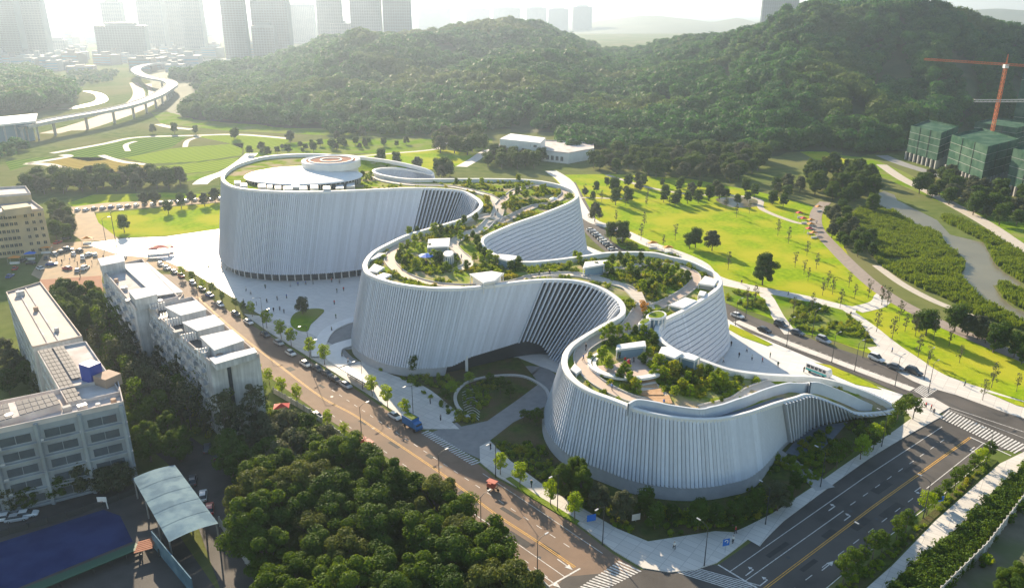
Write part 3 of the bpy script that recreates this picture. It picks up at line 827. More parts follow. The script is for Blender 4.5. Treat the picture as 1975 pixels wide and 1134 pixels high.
# plinth below the cladding, recessed glass under the rear lobe and the entrance, plain wall of the tail
pl, gl, pw = MB(), {}, MB()
for i in range(nS):
    i2 = (i + 1) % nS
    k = ks[i]
    t0, t1 = max(0.05, 1 - (cbot(k) + 0.05) / max(rs[i].z, 0.3)), max(0.05, 1 - (cbot(ks[i2]) + 0.05) / max(rs[i2].z, 0.3))
    if zone(k) == 'plain':
        pw.add([ruled(i, 0), ruled(i2, 0), ruled(i2, 1), ruled(i, 1)], [(3, 2, 1, 0)])
        continue
    glassy = k < 9.8 or 23 < k < 27.8
    ins = 1.6 if glassy else 0.0
    A, B2 = ruled(i, t0), ruled(i2, t1)
    C, D = ruled(i2, 1.0), ruled(i, 1.0)
    if glassy:
        A2, B3 = A - nrm[i] * ins, B2 - nrm[i2] * ins
        pl.add([A, B2, B3, A2], [(0, 1, 2, 3)])
        gl.setdefault(int(k > 15), MB()).add([A2, B3, Vector((B3.x, B3.y, 0)), Vector((A2.x, A2.y, 0))], [(3, 2, 1, 0)])
    else:
        pl.add([A + nrm[i] * 0.1, B2 + nrm[i2] * 0.1, C + nrm[i2] * 0.1, D + nrm[i] * 0.1], [(3, 2, 1, 0)])
mpart(pl, 'plinth_wall', M['plinth'])
for q in gl.values(): mpart(q, 'ground_floor_glazing', M['glass'])
mpart(pw, 'tail_wall', M['white'])
for i in range(0, nS, 4):          # posts of the ground-floor glazing
    if ks[i] < 9.6:
        t0 = 1 - cbot(ks[i]) / rs[i].z
        A = ruled(i, t0) - nrm[i] * 1.5
        b = MB(); b.bar((A.x, A.y, 0), (A.x, A.y, A.z), 0.35, 0.35); mpart(b, 'glazing_post', M['white'])
i0 = min(range(nS), key=lambda q: abs(ks[q] - 23.9))
A = ruled(i0, 1 - 3.2 / rs[i0].z)
b = MB(); b.bar((A.x, A.y, 0), (A.x, A.y, 5), 0.8, 0.8); mpart(b, 'entrance_column', M['white'])
# coping: a white band on the rim and the parapet's inner face
cpg = MB()
for i in range(nS):
    i2 = (i + 1) % nS
    if 39.5 < ks[i] < 50.9:
        wi = 0.4
    else:
        wi = 1.0
    P = []
    for q in (i, i2):
        r_, n_ = rs[q], nrm[q]
        up = Vector((0, 0, 1))
        P.append([r_ + n_ * 0.42 - up * 0.55, r_ + n_ * 0.42 + up * 0.2, r_ + n_ * 0.2 + up * 0.38, r_ - n_ * wi + up * 0.34, r_ - n_ * (wi + 0.05) - up * 1.3])
    for a in range(4):
        cpg.quad(P[0][a], P[0][a + 1], P[1][a + 1], P[1][a])
mpart(cpg, 'parapet_coping', M['white'], smooth=False)
# roof deck
inner = [(p - n * 0.9) for p, n in zip(rs[::2], nrm[::2])]
poly = [Vector((p.x, p.y)) for p in inner]
pts = list(poly)
xs = [p.x for p in poly]; ys = [p.y for p in poly]
tp = [(p.x, p.y) for p in poly]
y = min(ys)
while y < max(ys):
    x = min(xs)
    while x < max(xs):
        if in_poly(x, y, tp):
            pts.append(Vector((x, y)))
        x += 4.0
    y += 4.0
co, ed, fa, *_ = delaunay_2d_cdt(pts, [], [list(range(len(poly)))], 2, 0.05)
dm = MB()
fs = []
for f in fa:
    cxm = sum(co[q].x for q in f) / 3; cym = sum(co[q].y for q in f) / 3
    if not in_poly(cxm, cym, tp): continue
    fs.append(tuple(f) if (co[f[1]] - co[f[0]]).cross(co[f[2]] - co[f[0]]) > 0 else tuple(reversed(f)))
dm.add([(c.x, c.y, roofz(c.x, c.y) + DECK) for c in co], fs)
mpart(dm, 'roof_deck', M['roofgreen'], smooth=True)

roof_lines, roof_blocks = [], []          # kept clear of planting
def roofpath(px, w, m='roofpath', dz=0.06, name='roof_path'):
    L = resample(cr([RP(x, y) for x, y in px], 8), 1.5)
    roof_lines.append((L, w / 2 if not isinstance(w, list) else max(w) / 2))
    b = MB()
    n = len(L)
    rows = []
    for i, p in enumerate(L):
        d = L[min(i + 1, n - 1)] - L[max(i - 1, 0)]
        nn = Vector((-d.y, d.x, 0)).normalized()
        row = []
        for s_ in (-1, -0.5, 0, 0.5, 1):
            q = p + nn * (w / 2 * s_)
            row.append((q.x, q.y, roofz(q.x, q.y) + DECK + dz))
        rows.append(row)
    for i in range(n - 1):
        for c in range(4):
            b.quad(rows[i][c], rows[i][c + 1], rows[i + 1][c + 1], rows[i + 1][c])
    # raised kerbs on both sides
    o = mpart(b, name, M[m])
    for c in (0, 4):
        kb = MB()
        for i in range(n - 1):
            kb.bar(Vector(rows[i][c]) + Vector((0, 0, 0.1)), Vector(rows[i + 1][c]) + Vector((0, 0, 0.1)), 0.22, 0.5)
        mpart(kb, 'path_kerb', M['kerb'], None)
    return o
roofpath([(1083, 528), (1028, 534), (991, 545), (938, 552), (872, 552), (819, 545), (777, 529), (755, 510), (752, 494), (768, 478), (800, 460), (832, 448), (870, 436), (910, 424), (948, 416)], 3.2)
roofpath([(946, 425), (928, 443), (896, 455), (874, 470), (883, 486), (898, 499), (902, 512), (885, 520)], 3.4, 'roofpath_p')
roofpath([(721, 337), (738, 348), (790, 357), (862, 360), (911, 369), (948, 381), (962, 400), (955, 424)], 4.2, 'roofpath_p')
roofpath([(962, 396), (978, 380), (1000, 366), (1045, 358), (1075, 362), (1090, 370), (1084, 381), (1060, 393), (1030, 399), (985, 420), (946, 436)], 3.0)
roofpath([(1030, 535), (1100, 530), (1139, 536), (1178, 546), (1209, 556), (1224, 569), (1240, 587), (1262, 592)], 4.2, 'roofpath_p')
roofpath([(1262, 594), (1294, 579), (1323, 562), (1340, 545), (1340, 531), (1327, 522)], 3.2)
roofpath([(1130, 536), (1180, 522), (1240, 512), (1300, 513), (1327, 522)], 2.4, 'roofpath_p')
roofpath([(1240, 590), (1225, 612), (1200, 640), (1160, 652), (1136, 665), (1121, 680), (1122, 703), (1141, 729), (1173, 750), (1210, 767), (1250, 778)], 3.4)
roofpath([(1353, 788), (1413, 774), (1443, 757), (1490, 738)], 2.6, 'roofpath_p')
# roof stairs
for px0, px1, n in [((1222, 566), (1232, 590), 8), ((1245, 742), (1272, 768), 6)]:
    a, c = RP(*px0), RP(*px1)
    d = (c - a); d.z = 0
    for i in range(n):
        p = a.lerp(c, i / n); q = a.lerp(c, (i + 0.9) / n)
        b = MB(); b.bar(p + Vector((0, 0, 0.35 - 0.03 * i)), q + Vector((0, 0, 0.35 - 0.03 * i)), 5.0, 0.25)
        mpart(b, 'stair_tread', M['roofpath_p'])
wk = [rs[i] - nrm[i] * 2.0 + Vector((0, 0, DECK + 0.08)) for i in range(0, nS, 3) if 39.3 < ks[i] < 46.5]
b = MB(); b.ribbon(wk, 3.0); mpart(b, 'rim_walk', M['finback2'])
roof_lines.append((wk, 2.0))
# the wavy white wall between the roof garden and the lower rim walk
wv = cr([RP(x, y, 1.6) for x, y in [(1212, 778), (1230, 770), (1262, 774), (1296, 781), (1349, 788), (1372, 784), (1394, 779), (1420, 770), (1442, 763), (1470, 752), (1495, 744), (1521, 738), (1545, 739), (1561, 737)]], 5)
wv += cr([G(x, y, z) for x, y, z in [(1561, 737, 14.2), (1582, 738, 12.8), (1627, 755, 8.6), (1662, 771, 5.0), (1682, 780, 2.8)]], 5)[1:]
b = MB()
for p, q in zip(wv, wv[1:]):
    n_ = Vector((q.y - p.y, p.x - q.x, 0)).normalized() * 0.22
    lo = [Vector((v.x, v.y, max(0.2, v.z - 3.2))) for v in (p, q)]
    b.quad(p + n_, q + n_, lo[1] + n_, lo[0] + n_)
    b.quad(q - n_, p - n_, lo[0] - n_, lo[1] - n_)
    b.quad(p - n_, q - n_, q + n_, p + n_)
b.f = [tuple(f) for f in b.f]
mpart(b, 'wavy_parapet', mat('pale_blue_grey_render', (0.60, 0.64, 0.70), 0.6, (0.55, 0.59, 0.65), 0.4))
roof_lines.append((wv, 3.0))
# east-side flight of white steps by the tail
for i in range(14):
    t = i / 13
    a, c = G(1655 + 78 * t, 748 + 33 * t), G(1636 + 74 * t, 756 + 36 * t)
    b = MB(); b.bar((a.x, a.y, 0.25), (c.x, c.y, 0.25), 0.75, 0.3 + 0.25 * (1 - t)); mpart(b, 'entrance_step', M['white'])

# rear lobe: shallow dome, drum with ringed roof
def ell(c, rx, ry, n=48, rot=0.0):
    return [Vector((c.x + math.cos(2 * math.pi * k / n) * rx * math.cos(rot) - math.sin(2 * math.pi * k / n) * ry * math.sin(rot), c.y + math.cos(2 * math.pi * k / n) * rx * math.sin(rot) + math.sin(2 * math.pi * k / n) * ry * math.cos(rot), 0)) for k in range(n)]
dc = RP(585, 334, 3.0)
dz0 = roofz(dc.x, dc.y) + DECK
dome = MB()
n = 64
rings = []
for r_, h in [(1.0, 3.0), (0.97, 3.35), (0.85, 4.0), (0.65, 4.7), (0.4, 5.2), (0.15, 5.4)]:
    rings.append([p + Vector((0, 0, dz0 + h)) for p in ell(dc, 25 * r_, 19 * r_, n, -0.15)])
for a, c in zip(rings, rings[1:]):
    for k in range(n):
        dome.quad(a[k], a[(k + 1) % n], c[(k + 1) % n], c[k])
dome.add(rings[-1], [tuple(range(n))])
mpart(dome, 'shallow_dome', M['white'], smooth=True)
lv = MB()
dw = [p + Vector((0, 0, dz0)) for p in ell(dc, 23.6, 17.6, n, -0.15)]
for k in range(n):
    a, c = dw[k], dw[(k + 1) % n]
    lv.quad(a, c, c + Vector((0, 0, 3.2)), a + Vector((0, 0, 3.2)))
dwall = mpart(lv, 'dome_wall', M['glass'])
for k in range(0, n):
    a = dw[k] + (dw[k] - Vector((dc.x, dc.y, dz0))).normalized() * 0.3
    b = MB(); b.bar(a, a + Vector((0, 0, 3.1)), 0.3, 0.5); mpart(b, 'louvre', M['metal'], None)
tc = RP(640, 326, 4.0)
tz = roofz(tc.x, tc.y) + DECK
dr = MB()
n = 48
prof = [(11.2, 0), (11.2, 5.8), (12.0, 5.9), (12.4, 6.2), (12.4, 9.0), (11.6, 9.4), (10.6, 9.0)]
for (r0, h0), (r1, h1) in zip(prof, prof[1:]):
    A_, B_ = ell(tc, r0, r0, n), ell(tc, r1, r1, n)
    for k in range(n):
        k2 = (k + 1) % n
        dr.quad(A_[k] + Vector((0, 0, tz + h0)), A_[k2] + Vector((0, 0, tz + h0)), B_[k2] + Vector((0, 0, tz + h1)), B_[k] + Vector((0, 0, tz + h1)))
mpart(dr, 'drum', M['white'], smooth=False)
tp_ = MB(); tp_.add([p + Vector((0, 0, tz + 8.9)) for p in ell(tc, 10.7, 10.7, n)], [tuple(range(n))])
mpart(tp_, 'drum_roof', mat('drum_roof_rust', (0.36, 0.20, 0.14), 0.8, (0.42, 0.28, 0.22), 0.6, spec=0.0))
for rr_ in (4.4, 9.2):
    b = MB()
    P = ell(tc, rr_, rr_, 36)
    for k in range(36):
        b.bar(P[k] + Vector((0, 0, tz + 9.05)), P[(k + 1) % 36] + Vector((0, 0, tz + 9.05)), 0.5, 0.4)
    mpart(b, 'roof_ring', M['white'])
for a_ in (3.6, 4.2, 4.8, 5.4):
    p = tc + Vector((math.cos(a_), math.sin(a_), 0)) * 11.3
    b = MB(); b.bar(Vector((p.x, p.y, tz + 0.6)), Vector((p.x, p.y, tz + 3.6)), 3.6, 0.3, up=Vector((math.cos(a_), math.sin(a_), 0))); mpart(b, 'drum_window', M['glass'])
roof_blocks += [[(p.x, p.y) for p in ell(dc, 27, 21, 24, -0.15)], [(p.x, p.y) for p in ell(tc, 14, 14, 24)]]
# court glazing seen across the far bay
# ================================================================== PLANTS
def leaf_cloud(mb, c, r, n, size, rnd, squash=(1, 1, 1), shell=0.55):
    """leaf-sized quads through the outer part of a lobe"""
    for _ in range(n):
        d = Vector((rnd.gauss(0, 1), rnd.gauss(0, 1), rnd.gauss(0, 1))).normalized()
        rr = r * (shell + (1 - shell) * rnd.random() ** 0.5)
        p = Vector((c[0] + d.x * rr * squash[0], c[1] + d.y * rr * squash[1], c[2] + d.z * rr * squash[2]))
        nn = (d + Vector((rnd.uniform(-1, 1), rnd.uniform(-1, 1), rnd.uniform(-0.4, 1))) * 0.8).normalized()
        a = nn.cross(Vector((rnd.uniform(-1, 1), rnd.uniform(-1, 1), rnd.uniform(-1, 1)))).normalized()
        b = nn.cross(a)
        s = size * rnd.uniform(0.6, 1.25)
        w = s * rnd.uniform(0.45, 0.7)
        mb.add([p - a * s, p - b * w + nn * 0.1 * s, p + a * s, p + b * w + nn * 0.1 * s], [(0, 1, 2, 3)])

def blob(mb, c, r, rnd, sub=1, sq=0.85):
    """small uneven core that stops the sky showing straight through a lobe"""
    bm = bmesh.new()
    bmesh.ops.create_icosphere(bm, subdivisions=sub, radius=1)
    for v in bm.verts:
        k = r * (0.75 + 0.4 * rnd.random())
        v.co = Vector((v.co.x * k + c[0], v.co.y * k + c[1], v.co.z * k * sq + c[2]))
    bm.verts.index_update()
    mb.add([v.co.copy() for v in bm.verts], [tuple(v.index for v in f.verts) for f in bm.faces])
    bm.free()

def crown_mesh(name, seed, h0, h1, rad, lobes, per, leaf, m, lob=0.45, core=True, top=1.0):
    rnd = random.Random(seed)
    mb = MB()
    for i in range(lobes):
        t = (i + 0.5) / lobes
        a = i * 2.39996 + rnd.uniform(-0.3, 0.3)
        zz = h0 + (h1 - h0) * t
        prof = math.sin(math.pi * min(1, 0.18 + 0.74 * t)) ** 0.7 * (1 - (1 - top) * t)
        rr = rad * (1 - lob * 0.9) * prof * (0.45 + 0.75 * rnd.random())
        lr = rad * lob * rnd.uniform(0.55, 1.3)
        c = (math.cos(a) * rr, math.sin(a) * rr, zz)
        if core:
            blob(mb, c, lr * 0.62, rnd)
        leaf_cloud(mb, c, lr, per, leaf, rnd, (1, 1, 0.8))
    me = bpy.data.meshes.new(name)
    me.from_pydata(mb.v, [], mb.f); me.materials.append(m); me.update()
    return me

def trunk_mesh(name, seed, h, r, limbs, spread, h1):
    rnd = random.Random(seed)
    mb = MB()
    k = 5
    P = [Vector((rnd.uniform(-0.1, 0.1) * i * 0.4, rnd.uniform(-0.1, 0.1) * i * 0.4, h * i / (k - 1))) for i in range(k)]
    mb.tube(P, [r * (1 - 0.5 * i / (k - 1)) for i in range(k)], 7)
    for q in range(limbs):
        a = q * 2.39996
        s_ = P[2].lerp(P[4], q / max(1, limbs))
        e = Vector((math.cos(a) * spread, math.sin(a) * spread, h + (h1 - h) * (0.35 + 0.5 * rnd.random())))
        mid = s_.lerp(e, 0.5) + Vector((0, 0, 0.25 * (h1 - h) * rnd.random()))
        mb.tube([s_, mid, e], [r * 0.45, r * 0.3, r * 0.1], 5)
    me = bpy.data.meshes.new(name)
    me.from_pydata(mb.v, [], mb.f); me.materials.append(M['trunk']); me.update()
    return me

KIND = {}
M['leaf_dull2'] = leafmat('leaves_olive', (0.06, 0.085, 0.02), (0.11, 0.14, 0.03), 0.34)
def kind(key, mats_, n, h, r, **k):
    """several shapes of one kind of tree: (trunk, crown) meshes of unit-true size"""
    L = []
    for i in range(n):
        m = mats_[i % len(mats_)]
        L.append((trunk_mesh('trunk', hash((key, i)) % 9999, k['h0'] + (h - k['h0']) * 0.35, k['tr'], k.get('limbs', 4), r * 0.55, h),
                  crown_mesh('crown', sum(map(ord, key)) * 31 + i, k['h0'], h - r * k.get('lob', 0.45) * 0.6, r, k['lobes'], k['per'], k['leaf'], m, k.get('lob', 0.45), k.get('core', True), k.get('top', 1.0))))
    KIND[key] = (h, L)
kind('wood', [M['leaf_dark'], M['leaf_mid'], M['leaf_dull2'], M['leaf_mid'], M['leaf_dark'], M['leaf_mid']], 6, 13.0, 5.6, h0=3.0, tr=0.32, lobes=30, per=420, leaf=0.25, lob=0.29, limbs=7)
kind('shade', [M['leaf_dull'], M['leaf_dark']], 3, 11.0, 4.6, h0=2.4, tr=0.26, lobes=18, per=150, leaf=0.34, lob=0.36, limbs=6)
kind('park', [M['leaf_dark'], M['leaf_dull']], 3, 11.0, 4.6, h0=3.2, tr=0.28, lobes=16, per=170, leaf=0.36, lob=0.40, limbs=5)
kind('street', [M['leaf_mid'], M['leaf_lime'], M['leaf_mid']], 3, 6.5, 1.9, h0=2.6, tr=0.11, lobes=10, per=110, leaf=0.20, lob=0.45, core=False, limbs=5)
kind('lime', [M['leaf_lime']], 2, 6.2, 1.9, h0=2.4, tr=0.11, lobes=10, per=120, leaf=0.20, lob=0.45, core=False, limbs=5)
kind('thin', [M['leaf_dull']], 3, 8.0, 1.6, h0=2.2, tr=0.10, lobes=7, per=22, leaf=0.26, lob=0.5, core=False, limbs=7)
kind('roof', [M['leaf_mid'], M['leaf_lime'], M['leaf_shrub']], 3, 4.6, 1.8, h0=1.2, tr=0.10, lobes=9, per=90, leaf=0.22, lob=0.45, limbs=4)
kind('euca', [M['leaf_dull'], M['leaf_mid']], 3, 15.0, 3.2, h0=5.0, tr=0.22, lobes=12, per=85, leaf=0.38, lob=0.42, core=False, limbs=6)
kind('orange', [M['leaf_orange']], 1, 4.6, 1.7, h0=1.4, tr=0.10, lobes=9, per=90, leaf=0.20, lob=0.45, core=False, limbs=4)

# one shared copy of each; every tree is an Empty with its own trunk and crown object
def tree(key, p, h, label, group, name='tree', var=None, wide=1.0, cat='tree'):
    H, L = KIND[key]
    tm, cm = L[(var if var is not None else random.randrange(1000)) % len(L)]
    s = h / H
    r = empty(name, p, random.uniform(0, 6.28), (s * wide, s * wide, s))
    link('trunk', tm, r); link('crown', cm, r)
    tag(r, label, cat, group)
    return r

def scatter(name, pts, meshes, label=None, parent=None):
    """too many to count: ONE object of instances on points (x, y, z, scale, rot, which)"""
    me = bpy.data.meshes.new(name)
    me.from_pydata([p[:3] for p in pts], [], [])
    for an, ty, ix in (('sc', 'FLOAT', 3), ('rz', 'FLOAT', 4), ('wh', 'INT', 5)):
        at = me.attributes.new(an, ty, 'POINT')
        at.data.foreach_set('value', [p[ix] for p in pts])
    o = link(name, me, parent)
    col = bpy.data.collections.new(name + '_shapes')
    for i, ms in enumerate(meshes):
        q = bpy.data.objects.new('%s_shape_%02d' % (name, i), ms)
        col.objects.link(q)
    ng = bpy.data.node_groups.new(name, 'GeometryNodeTree')
    ng.interface.new_socket('Geometry', in_out='INPUT', socket_type='NodeSocketGeometry')
    ng.interface.new_socket('Geometry', in_out='OUTPUT', socket_type='NodeSocketGeometry')
    N, Lk = ng.nodes, ng.links
    gi, go = N.new('NodeGroupInput'), N.new('NodeGroupOutput')
    ip = N.new('GeometryNodeInstanceOnPoints')
    ci = N.new('GeometryNodeCollectionInfo')
    ci.inputs['Collection'].default_value = col
    ci.inputs['Separate Children'].default_value = True
    ci.inputs['Reset Children'].default_value = True
    ip.inputs['Pick Instance'].default_value = True
    def attr(nm, ty):
        a = N.new('GeometryNodeInputNamedAttribute'); a.data_type = ty; a.inputs['Name'].default_value = nm
        return [s_ for s_ in a.outputs if s_.enabled and s_.name == 'Attribute'][0]
    Lk.new(gi.outputs[0], ip.inputs['Points']); Lk.new(ci.outputs[0], ip.inputs['Instance'])
    Lk.new(attr('wh', 'INT'), ip.inputs['Instance Index'])
    cb = N.new('ShaderNodeCombineXYZ'); Lk.new(attr('rz', 'FLOAT'), cb.inputs[2])
    er = N.new('FunctionNodeEulerToRotation'); Lk.new(cb.outputs[0], er.inputs[0]); Lk.new(er.outputs[0], ip.inputs['Rotation'])
    Lk.new(attr('sc', 'FLOAT'), ip.inputs['Scale'])
    Lk.new(ip.outputs[0], go.inputs[0])
    md = o.modifiers.new('scatter', 'NODES'); md.node_group = ng
    tag(o, label, kind='stuff')
    return o

# ---------------------------------------------------------------- wooded hills: real terrain, its canopy one mass of trees
def lerp_tab(tab, x):
    if x <= tab[0][0]: return tab[0][1]
    for (a, u), (b, v) in zip(tab, tab[1:]):
        if a <= x <= b:
            t = (x - a) / (b - a); t = t * t * (3 - 2 * t)
            return u + (v - u) * t
    return tab[-1][1]
RIDGE = [(120, 176), (280, 158), (330, 148), (400, 134), (480, 124), (540, 118), (600, 99), (660, 82), (720, 76), (800, 73), (850, 65), (900, 57), (950, 50), (980, 47), (1040, 54), (1080, 72), (1120, 87), (1170, 99), (1220, 95), (1260, 85), (1300, 79), (1370, 75), (1430, 69), (1480, 44), (1530, 24), (1600, 21), (1640, 15), (1690, 12), (1720, 26), (1760, 33), (1800, 46), (1850, 58), (1900, 70), (1975, 90), (2150, 105), (2500, 120)]
RDIST = [(120, 900), (400, 1150), (700, 1300), (980, 1350), (1170, 1450), (1300, 1250), (1480, 1050), (1690, 960), (1850, 930), (2100, 900), (2500, 900)]
TOE = [(120, 205), (300, 212), (450, 236), (600, 247), (740, 250), (800, 246), (950, 248), (1060, 256), (1180, 262), (1280, 270), (1400, 284), (1480, 296), (1560, 288), (1640, 296), (1720, 286), (1800, 258), (1900, 240), (2100, 250), (2500, 260)]
def hill(px, D):
    """terrain height along the bearing of photo column px at forward distance D"""
    dr = lerp_tab(RDIST, px)
    zr = CAMZ - (lerp_tab(RIDGE, px) - YH) / FPX * dr * 1.03
    dt = G(px, lerp_tab(TOE, px)).y
    if D <= dt or px < 330: return 0.0
    bx = (px - CX) / FPX * D
    if D <= dr:
        u = (D - dt) / (dr - dt)
        sp = noise.noise(Vector((bx * 0.0075, D * 0.003, 0.3))) * 1.05 + noise.noise(Vector((bx * 0.016, D * 0.010, 4.3))) * 0.3
        zr *= min(1.0, (px - 330) / 90.0)
        z = zr * (u ** 0.95) * (1 + sp * math.sin(math.pi * u) * 1.3)
        return max(0.0, z)
    u = (D - dr) / 500
    return zr * max(0.0, 1 - u * 0.8) * min(1.0, (px - 330) / 90.0)
ht = MB()
cols = [100 + 22 * i for i in range(110)]
rows = [560 + 24 * j for j in range(62)]
grid = {}
for i, c in enumerate(cols):
    for j, D in enumerate(rows):
        grid[i, j] = len(ht.v)
        ht.v.append(((c - CX) / FPX * D * 1.03, D, hill(c, D) - (0.3 if hill(c, D) <= 0 else 0)))
for i in range(len(cols) - 1):
    for j in range(len(rows) - 1):
        ht.f.append((grid[i, j], grid[i + 1, j], grid[i + 1, j + 1], grid[i, j + 1])); ht.m.append(0)
tag(ht.build('hills', mat('hill_soil', (0.05, 0.07, 0.025), 0.95, (0.09, 0.10, 0.04), 0.05), smooth=True), kind='structure')
CAN = []
for i in range(6):
    rnd = random.Random(i + 50)
    mb = MB()
    for q in range(5):
        c = (rnd.uniform(-1.8, 1.8), rnd.uniform(-1.8, 1.8), 4.5 + rnd.uniform(-1, 1.8))
        blob(mb, c, 1.9, rnd)
        leaf_cloud(mb, c, 2.5, 80, 0.5, rnd, (1, 1, 0.8), 0.75)
    me = bpy.data.meshes.new('canopy'); me.from_pydata(mb.v, [], mb.f); me.materials.append(M['leaf_hill']); me.update()
    CAN.append(me)
VIA = [(40, 244), (110, 230), (190, 216), (250, 203), (298, 186), (325, 170), (332, 163), (322, 156), (290, 150), (268, 142), (262, 134), (276, 127), (310, 122), (380, 118), (480, 116), (560, 114)]
via_pts = cr([G(x, y, 13) for x, y in VIA], 6)
def near_via(x, y, d=40):
    return any((x - p.x) ** 2 + (y - p.y) ** 2 < d * d for p in via_pts)
rnd = random.Random(11)
pts = []
for _ in range(90000):
    c = rnd.uniform(338, 2300)
    D = math.sqrt(rnd.uniform(560 ** 2, 1650 ** 2))
    if noise.noise(Vector((c * 0.02, D * 0.012, 9.0))) < -0.38: continue
    dr = lerp_tab(RDIST, c)
    if D > dr + 60: continue
    dt = G(c, lerp_tab(TOE, c)).y
    if D < dt: continue
    if len(pts) > 26000: break
    z = hill(c, D)
    if c < 460 and near_via((c - CX) / FPX * D * 1.03, D): continue
    pts.append(((c - CX) / FPX * D * 1.03, D, z - 1.2, rnd.choice((0.7, 0.9, 1.1, 1.3, 1.6, 2.2)) * rnd.uniform(0.9, 1.15), rnd.uniform(0, 6.28), rnd.randrange(6)))
scatter('hill_forest', pts, CAN, 'dense mixed forest covering the hills behind the museum')

# far mountain ridges in the haze
def ridge(name, tab, D, depth=900):
    mb = MB()
    xs_ = list(range(int(tab[0][0]), int(tab[-1][0]) + 1, 12))
    P0, P1 = [], []
    for x in xs_:
        y = lerp_tab(tab, x) + noise.noise(Vector((x * 0.02, D, 0))) * 2.0
        z = CAMZ - (y - YH) / FPX * D * 1.03
        X = (x - CX) / FPX * D * 1.03
        P0.append((X, D - depth, 0)); P1.append((X, D, max(z, 2)))
    n = len(xs_)
    P2 = [(p[0], D + depth, 0) for p in P1]
    mb.add(P0 + P1 + P2, [(i, i + 1, n + i + 1, n + i) for i in range(n - 1)] + [(n + i, n + i + 1, 2 * n + i + 1, 2 * n + i) for i in range(n - 1)])
    tag(mb.build(name, M['leaf_hill_far'], smooth=True), kind='structure')
M['leaf_hill_far'] = mat('far_wooded_slope', (0.06, 0.085, 0.05), 0.95, (0.09, 0.11, 0.06), 0.004)
ridge('mountains', [(1000, 62), (1090, 52), (1150, 36), (1230, 28), (1290, 34), (1340, 40), (1385, 32), (1430, 48), (1520, 58), (1600, 62)], 4600)
ridge('mountains', [(1600, 40), (1700, 26), (1780, 20), (1850, 18), (1920, 22), (2000, 16), (2200, 30), (2500, 50)], 4200)
ridge('foothills', [(1650, 58), (1740, 32), (1780, 26), (1830, 44), (1900, 52), (1960, 48), (2050, 62), (2300, 70)], 2600, 500)
# ================================================================== BUILDINGS
_wm = {}
def window_mesh(w, h, fm, gm):
    key = (round(w, 2), round(h, 2), fm, gm)
    if key not in _wm:
        f = MB()
        t = 0.12
        for (x0, x1, z0, z1) in ((-w / 2 - t, w / 2 + t, -t, 0), (-w / 2 - t, w / 2 + t, h, h + t), (-w / 2 - t, -w / 2, 0, h), (w / 2, w / 2 + t, 0, h), (-0.05, 0.05, 0, h)):
            f.box(x0, x1, -0.16, 0.02, z0, z1)
        me = bpy.data.meshes.new('window_frame'); me.from_pydata(f.v, [], f.f); me.materials.append(M[fm]); me.update()
        g_ = MB(); g_.add([(-w / 2, -0.05, 0), (w / 2, -0.05, 0), (w / 2, -0.05, h), (-w / 2, -0.05, h)], [(0, 1, 2, 3)])
        mg = bpy.data.meshes.new('pane'); mg.from_pydata(g_.v, [], g_.f); mg.materials.append(M[gm]); mg.update()
        _wm[key] = (me, mg)
    return _wm[key]

def windows(root, a, b, zs, n, w, h, fm='white2', gm='glass', skip=0.0, margin=0.05, pane=True, rnd=random.Random(3)):
    """a row of windows on the wall from a to b (outside on the right hand going a->b), at each sill height of zs"""
    a, b = Vector((a[0], a[1], 0)), Vector((b[0], b[1], 0))
    d = (b - a).normalized()
    rz = math.atan2(d.y, d.x)
    me, mg = window_mesh(w, h, fm, gm)
    for z in zs:
        for i in range(n):
            if rnd.random() < skip: continue
            p = a.lerp(b, margin + (1 - 2 * margin) * (i + 0.5) / n)
            o = link('window', me, root)
            o.location = Vector((p.x, p.y, z)) - root.location
            o.rotation_euler = (0, 0, rz)
            q = link('pane', mg, o)
            if gm == 'glass' and rnd.random() < 0.0: q.hide_render = False

def local(mb, root):
    l = root.location
    mb.v = [(v[0] - l.x, v[1] - l.y, v[2] - l.z) for v in mb.v]
    return mb
def ccw(P):
    a = sum(P[i][0] * P[(i + 1) % len(P)][1] - P[(i + 1) % len(P)][0] * P[i][1] for i in range(len(P)))
    return P if a > 0 else P[::-1]
def shrink(P, d):
    c = Vector((sum(p[0] for p in P) / len(P), sum(p[1] for p in P) / len(P)))
    return [(c.x + (p[0] - c.x) * (1 - d), c.y + (p[1] - c.y) * (1 - d)) for p in P]
def house(name, label, cat, poly, z1, wall, roofm='concrete', parapet=0.9, group=None, roof=True):
    P = ccw([(p[0], p[1]) for p in poly])
    root = empty(name, (sum(p[0] for p in P) / len(P), sum(p[1] for p in P) / len(P), 0))
    tag(root, label, cat, group)
    b = MB()
    n = len(P)
    b.add([(p[0], p[1], 0) for p in P] + [(p[0], p[1], z1) for p in P], [(i, (i + 1) % n, n + (i + 1) % n, n + i) for i in range(n)])
    local(b, root).build('wall', M[wall], root)
    if roof:
        b = MB(); b.cap(P, z1 - 0.02)
        Q = P
        for i in range(n):
            p, q = Vector((*Q[i], 0)), Vector((*Q[(i + 1) % n], 0))
            d = (q - p).normalized(); nn = Vector((-d.y, d.x, 0)) * 0.13
            b.bar(p + nn + Vector((0, 0, z1 + parapet / 2 - 0.05)), q + nn + Vector((0, 0, z1 + parapet / 2 - 0.05)), 0.24, parapet)
        local(b, root).build('roof', M[roofm], root)
    return root, P
def gx(x, y, z): p = G(x, y, z); return (p.x, p.y)
def roofbox(root, poly, z0, z1, name, m):
    b = MB(); b.prism(ccw([(p[0], p[1]) for p in poly]), z0, z1)
    return local(b, root).build(name, M[m], root)

